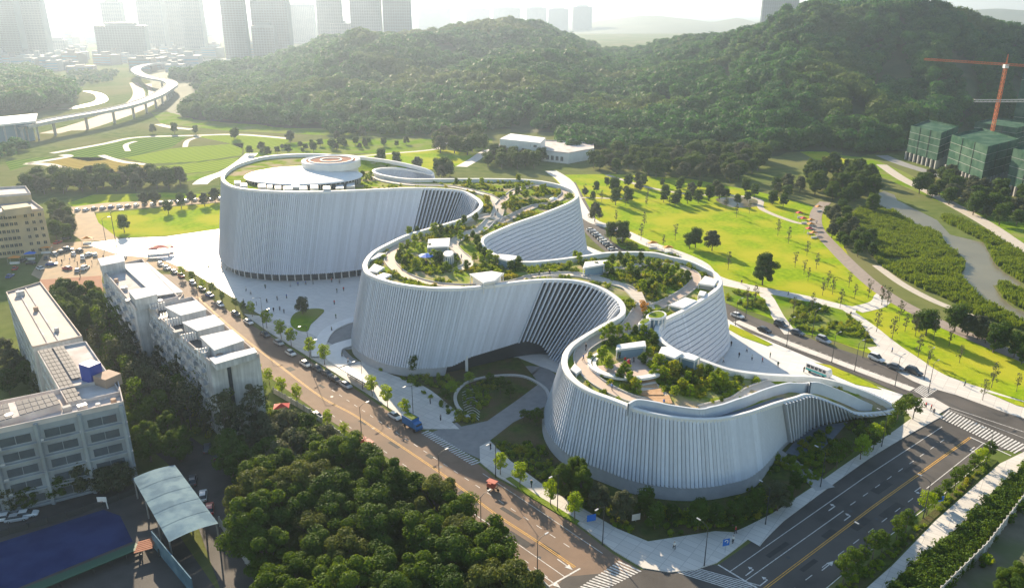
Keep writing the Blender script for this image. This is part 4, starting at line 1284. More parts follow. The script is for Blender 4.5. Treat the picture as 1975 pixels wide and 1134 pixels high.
M['roof_tan'] = mat('tan_roof', (0.52, 0.44, 0.38), 0.8, (0.46, 0.39, 0.34), 0.3)
M['roof_white'] = mat('white_flat_roof', (0.66, 0.61, 0.58), 0.85, (0.56, 0.51, 0.48), 0.3, 6, col3=(0.48, 0.43, 0.40), scale2=0.2, spec=0.05)
M['solar'] = mat('solar_glass', (0.09, 0.095, 0.11), 0.6, (0.125, 0.125, 0.14), 0.5, spec=0.06)
M['tank_blue'] = mat('blue_painted_metal', (0.03, 0.06, 0.30), 0.5, (0.04, 0.08, 0.36), 0.5)
M['stairtan'] = mat('stair_head_tan', (0.42, 0.30, 0.22), 0.85, (0.36, 0.26, 0.2), 0.5)
M['brickred'] = mat('brick_red', (0.30, 0.13, 0.08), 0.9, (0.36, 0.17, 0.11), 1.0)
M['yellow'] = mat('yellow_render', (0.58, 0.47, 0.28), 0.85, (0.50, 0.41, 0.25), 0.3, col3=(0.42, 0.35, 0.23), scale2=0.2)
M['greyblue'] = mat('pale_grey_render', (0.36, 0.40, 0.43), 0.85, (0.31, 0.345, 0.37), 0.25, 6, col3=(0.26, 0.285, 0.31), scale2=0.2)
M['roof_bright'] = mat('bright_roof_sheet', (0.78, 0.77, 0.76), 0.85, (0.70, 0.69, 0.68), 0.4, spec=0.05)
# ---- school: front wing with four storeys of strip windows, and the long wing behind with solar roofs
ZS = 19.0
fa0, fb0 = G(240, 783, ZS), G(-120, 862, ZS)
dv = (fb0 - fa0).normalized(); dn = Vector((dv.y, -dv.x, 0))
if dn.y < 0: dn = -dn
wing = [fa0, fb0, fb0 + dn * 14, fa0 + dn * 14]
sch, P = house('school_building', 'grey-white school wing with strip windows and solar panels on its roof edge', 'school', wing, ZS, 'greyblue', 'roof_white', 1.2)
A_, B_ = (fb0.x, fb0.y), (fa0.x, fa0.y)
Lw = (fa0 - fb0).length
nb = int(Lw / 7.2)
for f in range(5):
    windows(sch, A_, B_, [1.4 + 3.6 * f], nb, 5.6, 1.9, 'greyblue', 'glass3', 0.0, 0.02)
    b = MB()   # spandrel ledge of each storey
    b.bar(Vector((*A_, 0.9 + 3.6 * f)) - dn * 0.35, Vector((*B_, 0.9 + 3.6 * f)) - dn * 0.35, 0.7, 0.25)
    local(b, sch).build('ledge', M['greyblue'], sch)
for i in range(nb + 1):
    p = Vector((*A_, 0)).lerp(Vector((*B_, 0)), 0.02 + 0.96 * i / nb) - dn * 0.35
    b = MB(); b.bar(p, p + Vector((0, 0, ZS + 0.6)), 0.7, 0.6); local(b, sch).build('pier', M['greyblue'], sch)
# solar panels standing on the front wing
def solar(root, a, b_, c, d, nx, ny, z, name='solar_panel', skipf=None):
    a, b_, c, d = [Vector((v[0], v[1], 0)) for v in (a, b_, c, d)]
    for i in range(nx):
        for j in range(ny):
            if skipf and skipf(i, j): continue
            def at(u, v): return a.lerp(b_, u).lerp(d.lerp(c, u), v)
            u0, u1, v0, v1 = (i + 0.05) / nx, (i + 0.95) / nx, (j + 0.05) / ny, (j + 0.95) / ny
            q = [at(u0, v0), at(u1, v0), at(u1, v1), at(u0, v1)]
            mb = MB()
            mb.prism(ccw([(p.x, p.y) for p in q]), z, z + 0.12)
            local(mb, root).build(name, M['solar'], root)
s0, s1, s2, s3 = gx(-90, 838, 20.6), gx(117, 778, 20.6), gx(103, 757, 20.6), gx(-90, 800, 20.6)
roofbox(sch, [s0, s1, s2, s3], ZS, 20.5, 'roof_canopy', 'roof_white')
solar(sch, s0, s1, s2, s3, 15, 3, 20.52, skipf=lambda i, j: i == 8)
r1 = [gx(12, 566, ZS), gx(79, 546, ZS), gx(159, 651, ZS), gx(63, 672, ZS)]
sc2, P = house('school_wing', 'long school wing under a tan flat roof beside the round green tree', 'school', r1, ZS, 'white2', 'roof_tan', 0.6)
ll = [Vector((*p, 0)) for p in r1]
for t0, t1 in ((0.30, 0.34), (0.52, 0.56)):
    roofbox(sc2, [ll[0].lerp(ll[1], t0), ll[0].lerp(ll[1], t1), ll[3].lerp(ll[2], t1), ll[3].lerp(ll[2], t0)], ZS - 0.02, ZS + 0.25, 'roof_seam', 'roof_white')
windows(sc2, r1[0], r1[3], [1.2 + 3.6 * f for f in range(5)], 9, 2.6, 1.8, 'white2')
r2 = [gx(73, 683, ZS), gx(167, 664, ZS), gx(235, 762, ZS), gx(131, 785, ZS)]
sc3, P = house('solar_wing', 'school wing with rows of grey solar panels and a blue tank box', 'school', r2, ZS + 0.4, 'white2', 'roof_white', 0.6)
ll = [Vector((*p, 0)) for p in r2]
solar(sc3, ll[0].lerp(ll[1], 0.03), ll[0].lerp(ll[1], 0.28), ll[3].lerp(ll[2], 0.28), ll[3].lerp(ll[2], 0.03), 3, 14, ZS + 0.9)
solar(sc3, ll[0].lerp(ll[1], 0.31), ll[0].lerp(ll[1], 0.53), ll[3].lerp(ll[2], 0.53), ll[3].lerp(ll[2], 0.31), 3, 14, ZS + 0.9, skipf=lambda i, j: j > 8)
c_ = G(180, 735, ZS); c2 = G(210, 742, ZS)
b = MB(); b.box(-1.9, 1.9, -1.5, 1.5, ZS, ZS + 4.6, Matrix.Translation((c_.x, c_.y, 0)) @ Matrix.Rotation(-0.5, 4, 'Z')); local(b, sc3).build('blue_tank_room', M['tank_blue'], sc3)
b = MB(); b.box(-2.2, 2.2, -2.0, 2.0, ZS, ZS + 2.6, Matrix.Translation((c2.x, c2.y, 0)) @ Matrix.Rotation(-0.5, 4, 'Z')); local(b, sc3).build('stair_head', M['stairtan'], sc3)
windows(sc3, r2[0], r2[3], [1.2 + 3.6 * f for f in range(5)], 8, 2.6, 1.8, 'white2')
# ---- apartment rows
def apartments(name, label, roofpx, z, floors, bays_long, bays_end, slabs, wallm='white2', end_windows=False):
    P0 = [gx(x, y, z) for x, y in roofpx]
    root, P = house(name, label, 'apartments', P0, z, wallm, 'roof_white', 1.1)
    fh = z / floors
    # P0: near-left, near-right, far-right, far-left
    windows(root, P0[3], P0[0], [fh * f + 1.0 for f in range(floors)], bays_long, 1.7, 1.5, 'white', 'glass', 0.1)
    a, b_ = Vector((*P0[3], 0)), Vector((*P0[0], 0))
    d = (b_ - a).normalized(); nn = Vector((d.y, -d.x, 0))
    for f in range(1, floors):
        for i in range(bays_long // 2):
            p = a.lerp(b_, 0.05 + 0.9 * (i + 0.3) / (bays_long // 2)); q = a.lerp(b_, 0.05 + 0.9 * (i + 0.8) / (bays_long // 2))
            mb = MB()
            mb.bar(p + nn * 0.6 + Vector((0, 0, fh * f)), q + nn * 0.6 + Vector((0, 0, fh * f)), 1.2, 0.15)
            mb.bar(p + nn * 1.15 + Vector((0, 0, fh * f + 0.55)), q + nn * 1.15 + Vector((0, 0, fh * f + 0.55)), 0.08, 0.95)
            local(mb, root).build('balcony', M['white2'], root)
    if end_windows:
        windows(root, P0[0], P0[1], [fh * f + 1.0 for f in range(floors)], bays_end, 1.3, 1.4, 'white', 'glass')
    windows(root, P0[1], P0[2], [fh * f + 1.0 for f in range(floors)], bays_long, 1.7, 1.5, 'white', 'glass', 0.1)
    for k, (px, h, m) in enumerate(slabs):
        q = [gx(x, y, z + h) for x, y in px]
        roofbox(root, q, z - 0.05, z + h, 'roof_house', m)
        # thin over-hanging sheet
        roofbox(root, shrink(q, -0.05), z + h - 0.02, z + h + 0.16, 'roof_sheet', 'roof_bright')
    return root, P0
c4 = lambda L: [(x / 3.78, 520 + y / 3.78) for x, y in L]
ap, P0 = apartments('apartment_row', 'white apartment row with four stepped white roof houses beside the road', [(405, 703), (501, 690), (372, 578), (285, 598)], 20.0, 6, 16, 3,
    [(c4([(1210, 275), (1430, 228), (1500, 292), (1320, 335)]), 2.6, 'white2'), (c4([(1335, 388), (1560, 333), (1632, 398), (1440, 448)]), 2.6, 'white2'),
     (c4([(1465, 492), (1690, 443), (1775, 518), (1565, 588)]), 2.6, 'white2'), (c4([(1535, 648), (1845, 574), (1868, 606), (1575, 690)]), 1.6, 'white2')])
a, b_ = Vector((*P0[0], 0)), Vector((*P0[1], 0))
nn = (b_ - a).normalized(); nn = Vector((nn.y, -nn.x, 0))
p = a.lerp(b_, 0.36)
mb = MB(); mb.bar(p + nn * 0.05 + Vector((0, 0, 1)), p + nn * 0.05 + Vector((0, 0, 19)), 0.9, 0.25); local(mb, ap).build('stair_slot', M['glass'], ap)
for px in ([(1130, 300), (1215, 285), (1260, 330), (1170, 350)], [(1240, 405), (1330, 390), (1385, 440), (1290, 462)], [(1370, 515), (1450, 500), (1510, 548), (1420, 572)]):
    q = [gx(x, y, 20.3) for x, y in c4(px)]
    roofbox(ap, q, 20.0, 20.1, 'light_well', 'darkmetal')
for k in range(4):
    for i in range(6):
        a0 = G(*c4([(1095 + 115 * k + 20 * i, 262 + 108 * k - 4 * i)])[0], 22.0)
        mb = MB(); mb.bar(Vector((a0.x, a0.y, 20.0)), Vector((a0.x, a0.y, 22.2)), 0.35, 0.35); local(mb, ap).build('pergola_post', M['white'], ap)
ap2, P0 = apartments('apartment_block', 'white flat-roofed block with grey balconied side near the market', [(262, 600), (345, 578), (275, 505), (196, 522)], 21.0, 6, 11, 4,
    [([(236, 512), (284, 508), (350, 562), (300, 570)], 0.8, 'white2'), ([(248, 561), (300, 553), (303, 568), (262, 578)], 3.4, 'white2'), ([(190, 500), (236, 490), (240, 504), (196, 513)], 3.4, 'white2')], end_windows=False)
rr5 = random.Random(15)
for root, zz, px in ((ap, 20.0, [(300, 606), (312, 618), (330, 632), (345, 648), (362, 664), (380, 680), (395, 690), (425, 694), (470, 688)]), (ap2, 21.0, [(210, 530), (225, 545), (240, 560), (250, 585), (280, 590), (310, 585)]), (sch, 19.0, [(20, 812), (60, 803), (130, 792), (160, 790), (190, 786), (220, 778)]), (sc2, 19.0, [(40, 570), (70, 600), (110, 640)])):
    for x, y in px:
        p = G(x, y, zz); s_ = rr5.uniform(0.5, 1.1)
        mb = MB()
        if rr5.random() < 0.5:
            mb.tube([(p.x, p.y, zz), (p.x, p.y, zz + 1.6 * s_)], [0.8 * s_, 0.8 * s_], 10); nm = 'water_tank'
        else:
            mb.box(-1.1 * s_, 1.1 * s_, -0.8 * s_, 0.8 * s_, zz, zz + 1.5 * s_, Matrix.Translation((p.x, p.y, 0)) @ Matrix.Rotation(0.7, 4, 'Z')); nm = 'roof_box'
        local(mb, root).build(nm, M[rr5.choice(['metal', 'concrete', 'white2', 'stairtan'])], root)
_acm = MB(); _acm.box(-0.45, 0.45, -0.5, 0.0, 0, 0.6)
acm = bpy.data.meshes.new('air_conditioner'); acm.from_pydata(_acm.v, [], _acm.f); acm.materials.append(M['white2']); acm.update()
def aircon(root, a, b_, zs, n):
    a, b_ = Vector((*a, 0)), Vector((*b_, 0)); rz = math.atan2((b_ - a).y, (b_ - a).x)
    for z in zs:
        for i in range(n):
            if rr5.random() < 0.45: continue
            o = link('air_conditioner', acm, root); p = a.lerp(b_, 0.05 + 0.9 * (i + 0.05) / n); o.location = Vector((p.x, p.y, z)) - root.location; o.rotation_euler = (0, 0, rz)
aircon(sch, A_, B_, [0.9 + 3.6 * f for f in range(1, 5)], nb)
aircon(yb_ap := ap, gx(285, 598, 20), gx(405, 703, 20), [3.33 * f + 0.5 for f in range(6)], 16)
sh, P0 = house('lean_to_shop', 'pink-roofed low shop squeezed between the white apartment blocks', 'shop', [gx(*p, 9) for p in c4([(1150, 240), (1310, 190), (1340, 185), (1300, 240), (1200, 262)])], 9, 'white2', 'roof_tan', 0.5)
# ---- yellow blocks at the left edge
yb, P0 = house('yellow_block', 'yellow apartment block with rows of small dark windows at left edge', 'apartments', [gx(-120, 424, 19), gx(38, 410, 19), gx(84, 406, 19), gx(60, 388, 19), gx(-120, 398, 19)], 19, 'yellow', 'roof_tan', 1.0)
windows(yb, gx(-120, 424, 19), gx(38, 410, 19), [1.2 + 3.1 * f for f in range(6)], 16, 1.2, 1.4, 'yellow')
windows(yb, gx(38, 410, 19), gx(84, 406, 19), [1.2 + 3.1 * f for f in range(6)], 3, 1.2, 1.4, 'yellow')
roofbox(yb, [gx(2, 398, 22), gx(52, 392, 22), gx(60, 398, 22), gx(8, 405, 22)], 18.9, 22, 'stair_head', 'yellow')
yb2, P0 = house('tan_block', 'tan apartment block with white roof edge behind the yellow block', 'apartments', [gx(-100, 388, 22), gx(60, 376, 22), gx(50, 362, 22), gx(-100, 370, 22)], 22, 'yellow', 'roof_white', 1.0)
windows(yb2, gx(-100, 388, 22), gx(60, 376, 22), [1.5 + 3.2 * f for f in range(6)], 14, 1.3, 1.4, 'yellow')
# ---- sports court, shed and stand, bottom left
M['court'] = mat('blue_court', (0.016, 0.03, 0.10), 0.85, (0.025, 0.042, 0.13), 0.25, 6, col3=(0.035, 0.055, 0.155), scale2=0.15, spec=0.05)
M['bluetin'] = mat('pale_blue_tin', (0.075, 0.14, 0.195), 0.85, (0.10, 0.18, 0.245), 0.25, 6, col3=(0.15, 0.24, 0.29), scale2=0.3, spec=0.1)
sheet('sports_court', [(-80, 1064), (0, 1046), (200, 983), (232, 995), (256, 1044), (28, 1136), (-80, 1180)], M['court'], 0.09)
sheet('school_yard', [(-80, 960), (130, 930), (270, 915), (330, 1010), (420, 1140), (420, 1200), (-80, 1200), (-80, 1060)], M['asphalt'], 0.05)
sheet('back_lane', [(250, 830), (330, 815), (420, 880), (470, 960), (520, 1060), (560, 1150), (430, 1150), (380, 1010), (330, 900)], M['asphalt'], 0.045)
st = empty('green_stand', G(150, 1100)); tag(st, 'dark green stepped stand along the near side of the blue court', 'stand')
for i in range(5):
    t = i * 0.9
    a0, b0 = G(40, 1138), G(262, 1048)
    d = (b0 - a0).normalized(); nn = Vector((d.y, -d.x, 0))
    mb = MB(); mb.bar(a0 + nn * (0.6 + t) + Vector((0, 0, 0.3 + 0.35 * i)), b0 + nn * (0.6 + t) + Vector((0, 0, 0.3 + 0.35 * i)), 0.85, 0.12)
    local(mb, st).build('bench_row', mat('green_paint', (0.03, 0.10, 0.06), 0.6) if i == 0 else bpy.data.materials['green_paint'], st)
    mb = MB()
    for q in range(8):
        p = a0.lerp(b0, q / 7) + nn * (0.6 + t)
        mb.bar(p, p + Vector((0, 0, 0.3 + 0.35 * i)), 0.12)
    o = local(mb, st).build('support_posts', M['darkmetal'], st); o['kind'] = 'stuff'
sd = empty('blue_shed', G(340, 985)); tag(sd, 'open shed with pale blue curved tin roof beside the blue court', 'shed')
q = [G(256, 922, 5), G(337, 896, 5), G(421, 1009, 5), G(326, 1045, 5)]
for j in range(10):
    mb = MB()
    K = 8
    for i in range(K):
        def at(u, v):
            p = q[0].lerp(q[1], u).lerp(q[3].lerp(q[2], u), v); p = p.copy(); p.z = 5 + 0.45 * math.sin(math.pi * u) + (0.04 if j % 2 else 0); return p
        mb.quad(at(i / K, (j + 1.02) / 10), at((i + 1) / K, (j + 1.02) / 10), at((i + 1) / K, j / 10), at(i / K, j / 10))
    local(mb, sd).build('roof_sheet', M['bluetin'], sd)
for u in (0.02, 0.98):
    for v in (0.02, 0.35, 0.68, 0.98):
        p = q[0].lerp(q[1], u).lerp(q[3].lerp(q[2], u), v)
        mb = MB(); mb.bar((p.x, p.y, 0), (p.x, p.y, 5), 0.25); local(mb, sd).build('post', M['metal'], sd)
wl = empty('tin_wall', G(335, 1100)); tag(wl, 'pale blue tin wall running down below the shed', 'wall')
for i in range(6):
    a0, b0 = G(298, 1056).lerp(G(375, 1150), i / 6), G(298, 1056).lerp(G(375, 1150), (i + 0.97) / 6)
    mb = MB(); mb.bar(a0 + Vector((0, 0, 2)), b0 + Vector((0, 0, 2)), 0.2, 4.0); local(mb, wl).build('panel', M['bluetin'], wl)
sp = empty('steel_stair', G(285, 1055)); tag(sp, 'rust-brown slatted stair landing between court and shed', 'stairs')
for i in range(6):
    a0, b0 = G(266, 1046, 2), G(302, 1036, 2)
    d = Vector((0.2, -1, 0)).normalized()
    mb = MB(); mb.bar(a0 + d * 0.62 * i, b0 + d * 0.62 * i, 0.45, 0.12); local(mb, sp).build('slat', M['brickred'], sp)
mb = MB()
for (x, y) in ((267, 1046), (301, 1037), (272, 1068), (305, 1058)):
    p = G(x, y, 2); mb.bar((p.x, p.y, 0), (p.x, p.y, 2), 0.2)
o = local(mb, sp).build('leg', M['darkmetal'], sp); o['kind'] = 'stuff'
hp = empty('basketball_hoop', G(205, 985)); tag(hp, 'white basketball hoop at the far end of the blue court', 'hoop')
mb = MB(); mb.tube([(0, 0.8, 0), (0, 0.6, 2.4), (0, -0.6, 3.3)], [0.12, 0.12, 0.1], 8); mb.build('post', M['white'], hp)
mb = MB(); mb.box(-1.0, 1.0, -0.75, -0.68, 2.8, 4.0); mb.build('backboard', M['white'], hp)
mb = MB(); mb.tube([(0.25 * math.cos(k * 0.7), -1.05 + 0.25 * math.sin(k * 0.7), 3.05) for k in range(10)], [0.03] * 10, 6); mb.build('rim', M['brickred'], hp)
# ---- white low building behind the museum
wb, P0 = house('white_hall', 'low white flat-roofed hall among trees behind the museum', 'hall', [gx(958, 282, 7), gx(1096, 297, 7), gx(1146, 288, 7), gx(1144, 277, 7), gx(985, 268, 7)], 7, 'white', 'roof_white', 0.8)
roofbox(wb, [gx(964, 268, 13), gx(1042, 276, 13), gx(1052, 266, 13), gx(985, 258, 13)], 6.9, 13, 'upper_hall', 'white')
windows(wb, gx(958, 282, 7), gx(1096, 297, 7), [1.5], 14, 2.2, 3.0, 'white')
windows(wb, gx(965, 268, 13), gx(1042, 276, 13), [9.5], 6, 2.6, 1.6, 'white')
# ---- building site: blocks wrapped in green netting, a tower crane
M['net'] = mat('green_site_net', (0.03, 0.075, 0.052), 0.9, (0.055, 0.115, 0.08), 0.4, 6, col3=(0.085, 0.145, 0.105), scale2=0.15, bump=0.5, bscale=0.8, spec=0.0)
def site(label, base, h, nb=5, z0=5.5):
    """base: left, corner, right, back ground points of the photo column"""
    root = empty('netted_block', base[1]); tag(root, label, 'building site', 'netted blocks of the building site')
    P = ccw([(p.x, p.y) for p in base])
    n = len(P)
    mb = MB(); mb.add([(p[0], p[1], z0) for p in P] + [(p[0], p[1], h) for p in P], [(i, (i + 1) % n, n + (i + 1) % n, n + i) for i in range(n)])
    mb.cap(P, h - 1.2)
    local(mb, root).build('netting', M['net'], root)
    Q = shrink(P, 0.05)
    mb = MB(); mb.prism(Q, 0, z0 + 0.5); local(mb, root).build('core_wall', M['darkmetal'], root)
    for i in range(n):
        p, q_ = Vector((*P[i], 0)), Vector((*P[(i + 1) % n], 0))
        mm = max(2, int((q_ - p).length / 4.5))
        for k in range(mm):
            c = p.lerp(q_, k / mm)
            mb = MB(); mb.bar(c, c + Vector((0, 0, z0)), 1.1, 1.1); local(mb, root).build('column', M['concrete'], root)
        for lv_ in range(1, 4):
            zz = z0 + (h - z0) * lv_ / 4
            nn = (q_ - p).normalized(); nn = Vector((nn.y, -nn.x, 0)) * 0.12
            mb = MB(); mb.bar(p + nn + Vector((0, 0, zz)), q_ + nn + Vector((0, 0, zz)), 0.12, 0.18); local(mb, root).build('scaffold_ledger', M['metal'], root)
        for k in range(1, 3):
            c = p.lerp(q_, k / 3)
            nn = (q_ - p).normalized(); nn = Vector((nn.y, -nn.x, 0)) * 0.14
            mb = MB(); mb.bar(c + nn + Vector((0, 0, z0)), c + nn + Vector((0, 0, h)), 0.3, 0.1); local(mb, root).build('net_seam', M['darkmetal'], root)
    return root
Gz = lambda x, y: G(x, y)
def quad4(l, c, r):
    L_, C_, R_ = G(*l), G(*c), G(*r)
    return [L_, C_, R_, L_ + R_ - C_]
site('netted building-site block farthest left, beside the river lawn', quad4((1746, 308), (1803, 326), (1836, 310)), 24)
site('netted building-site block in the middle, its dark end wall facing the river', quad4((1822, 334), (1889, 364), (1948, 345)), 25)
site('netted building-site block cut off by the right edge of the picture', quad4((1936, 372), (2030, 405), (2080, 380)), 26)
site('tall netted tower of the building site rising behind the crane mast', quad4((1946, 268), (2030, 276), (2060, 262)), 62, z0=3)
site('low netted block of the building site behind the crane foot', quad4((1870, 290), (1950, 304), (1985, 292)), 21)
cr_ = empty('tower_crane', G(1904, 300)); tag(cr_, 'orange tower crane with a long level jib over the building site', 'crane')
def lattice(mb, a, b_, w, n, chord=0.16):
    a, b_ = Vector(a), Vector(b_)
    d = (b_ - a).normalized()
    s1 = d.cross(Vector((0, 1, 0.1))).normalized() * w / 2; s2 = d.cross(s1).normalized() * w / 2
    C = [s1 + s2, s1 - s2, -s1 - s2, -s1 + s2]
    for c in C: mb.bar(a + c, b_ + c, chord)
    for i in range(n):
        p, q_ = a.lerp(b_, i / n), a.lerp(b_, (i + 1) / n)
        for k in range(4):
            mb.bar(p + C[k], q_ + C[(k + 1) % 4], chord * 0.6)
M['crane'] = mat('crane_orange', (0.62, 0.16, 0.03), 0.5, (0.5, 0.13, 0.03), 0.5)
mb = MB(); lattice(mb, (0, 0, 0), (0, 0, 62), 1.7, 22, 0.26); mb.build('mast', M['crane'], cr_)
jd = (G(1775, 108, 64) - G(1942, 118, 64)).normalized(); jd.z = 0
mb = MB(); lattice(mb, Vector((0, 0, 64)) - jd * 22, Vector((0, 0, 64)) + jd * 68, 1.2, 34, 0.17); mb.build('jib', M['crane'], cr_)
mb = MB(); mb.box(-1.4, 1.4, -1.4, 1.4, 61.5, 64, Matrix.Identity(4)); mb.build('cab', M['white'], cr_)
mb = MB(); mb.tube([(0, 0, 64), (0, 0, 71)], [0.7, 0.25], 6); mb.build('apex', M['crane'], cr_)
for s_ in (-18, 45):
    mb = MB(); mb.bar((0, 0, 70.6), Vector((0, 0, 65)) + jd * s_, 0.14); mb.build('tie', M['darkmetal'], cr_)
p = -jd * 19; mb = MB(); mb.box(-1.5, 1.5, -1.2, 1.2, 61, 63.3, Matrix.Translation(p)); mb.build('counterweight', M['concrete'], cr_)
c2_ = empty('tower_crane', G(1985, 300)); tag(c2_, 'second smaller crane jib seen low above the netted roofs', 'crane')
mb = MB(); lattice(mb, (0, 0, 0), (0, 0, 38), 1.8, 14, 0.4); mb.build('mast', M['crane'], c2_)
mb = MB(); lattice(mb, Vector((20, 0, 39)), Vector((-48, 0, 39)), 1.5, 22, 0.3); mb.build('jib', M['metal'], c2_)
mb = MB(); mb.box(-1.2, 1.2, -1.2, 1.2, 37, 39.5); mb.build('cab', M['white'], c2_)
# ---- viaduct, station
via = empty('viaduct', G(200, 220)); tag(via, 'pale elevated road viaduct curving away in an S towards the towers', 'viaduct')
vp = cr([G(x, y, 13) for x, y in VIA], 8)
mb = MB(); lf, rt = mb.ribbon(vp, 13.0)
for S_ in (lf, rt):
    for a, c in zip(S_, S_[1:]):
        mb.bar(Vector(a) + Vector((0, 0, 0.3)), Vector(c) + Vector((0, 0, 0.3)), 0.4, 1.2)
        mb.quad(a, c, (c[0], c[1], c[2] - 1.8), (a[0], a[1], a[2] - 1.8))
local(mb, via).build('deck', M['pave'], via)  # paler paving puts the sunlight into the concrete deck's colour
for p in resample(vp[:60], 38):
    mb = MB(); mb.tube([(p.x, p.y, 0), (p.x, p.y, 10), (p.x, p.y, 12.5)], [1.2, 1.2, 2.6], 10); local(mb, via).build('pier', M['concrete'], via)
strip('ring_road', [(95, 258), (140, 246), (190, 230), (235, 212), (262, 195), (268, 178), (258, 160)], [18, 18, 18, 18, 16, 14, 12], M['asphalt_w'], 0.055)
strip('ring_road', [(150, 252), (200, 236), (260, 214), (292, 196), (296, 178), (286, 162)], [14, 14, 14, 14, 12, 10], M['asphalt_w'], 0.058)
stn = empty('rail_station', G(20, 270)); tag(stn, 'station building with broad white roof at the left end of the viaduct', 'station')
q = [G(-60, 232, 16), G(72, 219, 16), G(68, 233, 16), G(-60, 247, 16)]
mb = MB(); mb.prism(ccw([(p.x, p.y) for p in q]), 14.5, 16); local(mb, stn).build('roof', M['white'], stn)
mb = MB(); mb.prism(ccw(shrink([(p.x, p.y) for p in q], 0.12)), 0, 14.4); local(mb, stn).build('hall', M['glass2'], stn)
for i in range(7):
    p = q[3].lerp(q[2], i / 6); mb = MB(); mb.bar((p.x, p.y, 0), (p.x, p.y, 14.5), 1.0); local(mb, stn).build('column', M['concrete'], stn)
a, b_ = G(28, 282), G(70, 252)
mb = MB(); mb.bar(Vector((a.x, a.y, 1)), Vector((b_.x, b_.y, 10)), 5, 1.2); local(mb, stn).build('stair_ramp', M['concrete'], stn)
# ---- far towers
def tower(px0, px1, ytop, ybase, label, style=0, depth=1.0, steps=()):
    D = G(CX, ybase).y
    w = (px1 - px0) / FPX * D * 1.03
    xc = ((px0 + px1) / 2 - CX) / FPX * D * 1.03
    h = CAMZ - (ytop - YH) / FPX * D * 1.03
    rz = -math.atan2(xc, D) * 0.5 + random.uniform(-0.1, 0.1)
    root = empty('tower', (xc, D, 0), rz); tag(root, label, 'tower', 'towers of the far city')
    wall = ['tower_a', 'tower_b', 'tower_c'][style % 3]
    w *= 0.92
    d = min(w * depth, 40)
    nf = int(h / 3.4)
    mb = MB(); mb.box(-w / 2, w / 2, 0, d, 0, h); mb.build('wall', M[wall], root)
    # storeys: glazed bands proud between the floor slabs, joined, too small to tell apart
    mb = MB()
    for f in range(1, nf, 1):
        z = f * 3.4
        mb.box(-w / 2 + 0.5, w / 2 - 0.5, -0.35, 0.1, z, z + 1.6)
        mb.box(-w / 2 - 0.35, -w / 2 + 0.1, 0.8, d - 0.8, z, z + 1.6)
    o = mb.build('window_bands', M['glass'], root); o['kind'] = 'stuff'
    nv = max(2, int(w / 5.5))
    mb = MB()
    for i in range(nv + 1):
        x = -w / 2 + w * i / nv
        mb.box(x - 0.5, x + 0.5, -0.75, 0.1, 0, h)
    for i in range(3):
        mb.box(-w / 2 - 0.75, -w / 2 + 0.1, d * (i + 0.2) / 3, d * (i + 0.2) / 3 + 1.2, 0, h)
    o = mb.build('wall_ribs', M[wall], root); o['kind'] = 'stuff'
    mb = MB(); mb.box(-w * 0.3, w * 0.3, d * 0.2, d * 0.8, h, h + 6); mb.build('roof_plant', M[wall], root)
    return root
M['tower_a'] = mat('tower_grey', (0.15, 0.18, 0.20), 0.6, (0.12, 0.15, 0.17), 0.05)
M['tower_b'] = mat('tower_glassy', (0.09, 0.14, 0.16), 0.5, (0.07, 0.115, 0.135), 0.05)
M['tower_c'] = mat('tower_pale', (0.24, 0.25, 0.26), 0.7, (0.20, 0.21, 0.22), 0.05)
for i, t in enumerate([
    (52, 92, 22, 116, 'stepped grey tower at the left of the far-left cluster', 0), (66, 112, -30, 120, 'tall dark tower in the far-left cluster, second from left', 1),
    (84, 130, 52, 112, 'lower block in front of the far-left cluster of towers', 1), (114, 158, -60, 114, 'tall tower at the right of the far-left cluster', 0),
    (247, 336, 46, 114, 'broad squat blue-grey office block in the haze', 1), (264, 300, 6, 96, 'pale tower just behind the squat office block, left one', 2),
    (326, 372, -20, 94, 'pale hazy tower right behind the squat office block', 2), (372, 404, -40, 92, 'slim hazy tower left of the viaduct end', 2), (402, 440, -60, 96, 'tall hazy tower above the viaduct end', 2),
    (474, 517, -70, 116, 'slim dark tower standing left of the stepped office tower', 1), (525, 594, -30, 110, 'tall blue-grey office tower with a lower front step', 1), (524, 566, 46, 112, 'lower step block in front of the blue-grey office tower', 1),
    (592, 640, 10, 84, 'faint pale slab right of the blue-grey office tower', 2), (642, 690, -50, 100, 'grey tower left of the gridded twin towers', 0), (640, 704, 42, 100, 'low grey block at the foot of the gridded twin towers', 2),
    (700, 757, -60, 104, 'left one of the gridded twin towers above the hill', 0), (758, 812, -40, 104, 'right one of the gridded twin towers above the hill', 1),
    (820, 882, 17, 62, 'faint far slab just right of the gridded twin towers', 2), (904, 950, 18, 60, 'faint far slab left of the hill top', 2), (952, 1004, 16, 60, 'faint far slab behind the hill top', 2),
    (1012, 1050, 16, 60, 'faint far slab just right of the hill top', 2), (1050, 1088, 18, 60, 'faint far slab second right of the hill top', 2), (1094, 1130, 14, 60, 'darkest faint far slab, nearest to the mountains', 2),
    (1427, 1492, -40, 96, 'dark glazed tower standing behind the saddle of the right hill', 1), (1902, 1938, 20, 66, 'small grey tower beyond the right shoulder of the hill', 0),
    (-40, 6, 40, 100, 'grey tower cut off by the left picture edge', 0), (160, 190, 70, 100, 'short pale block right of the far-left cluster', 2)]):
    tower(*t[:5], style=t[5], depth=0.7)
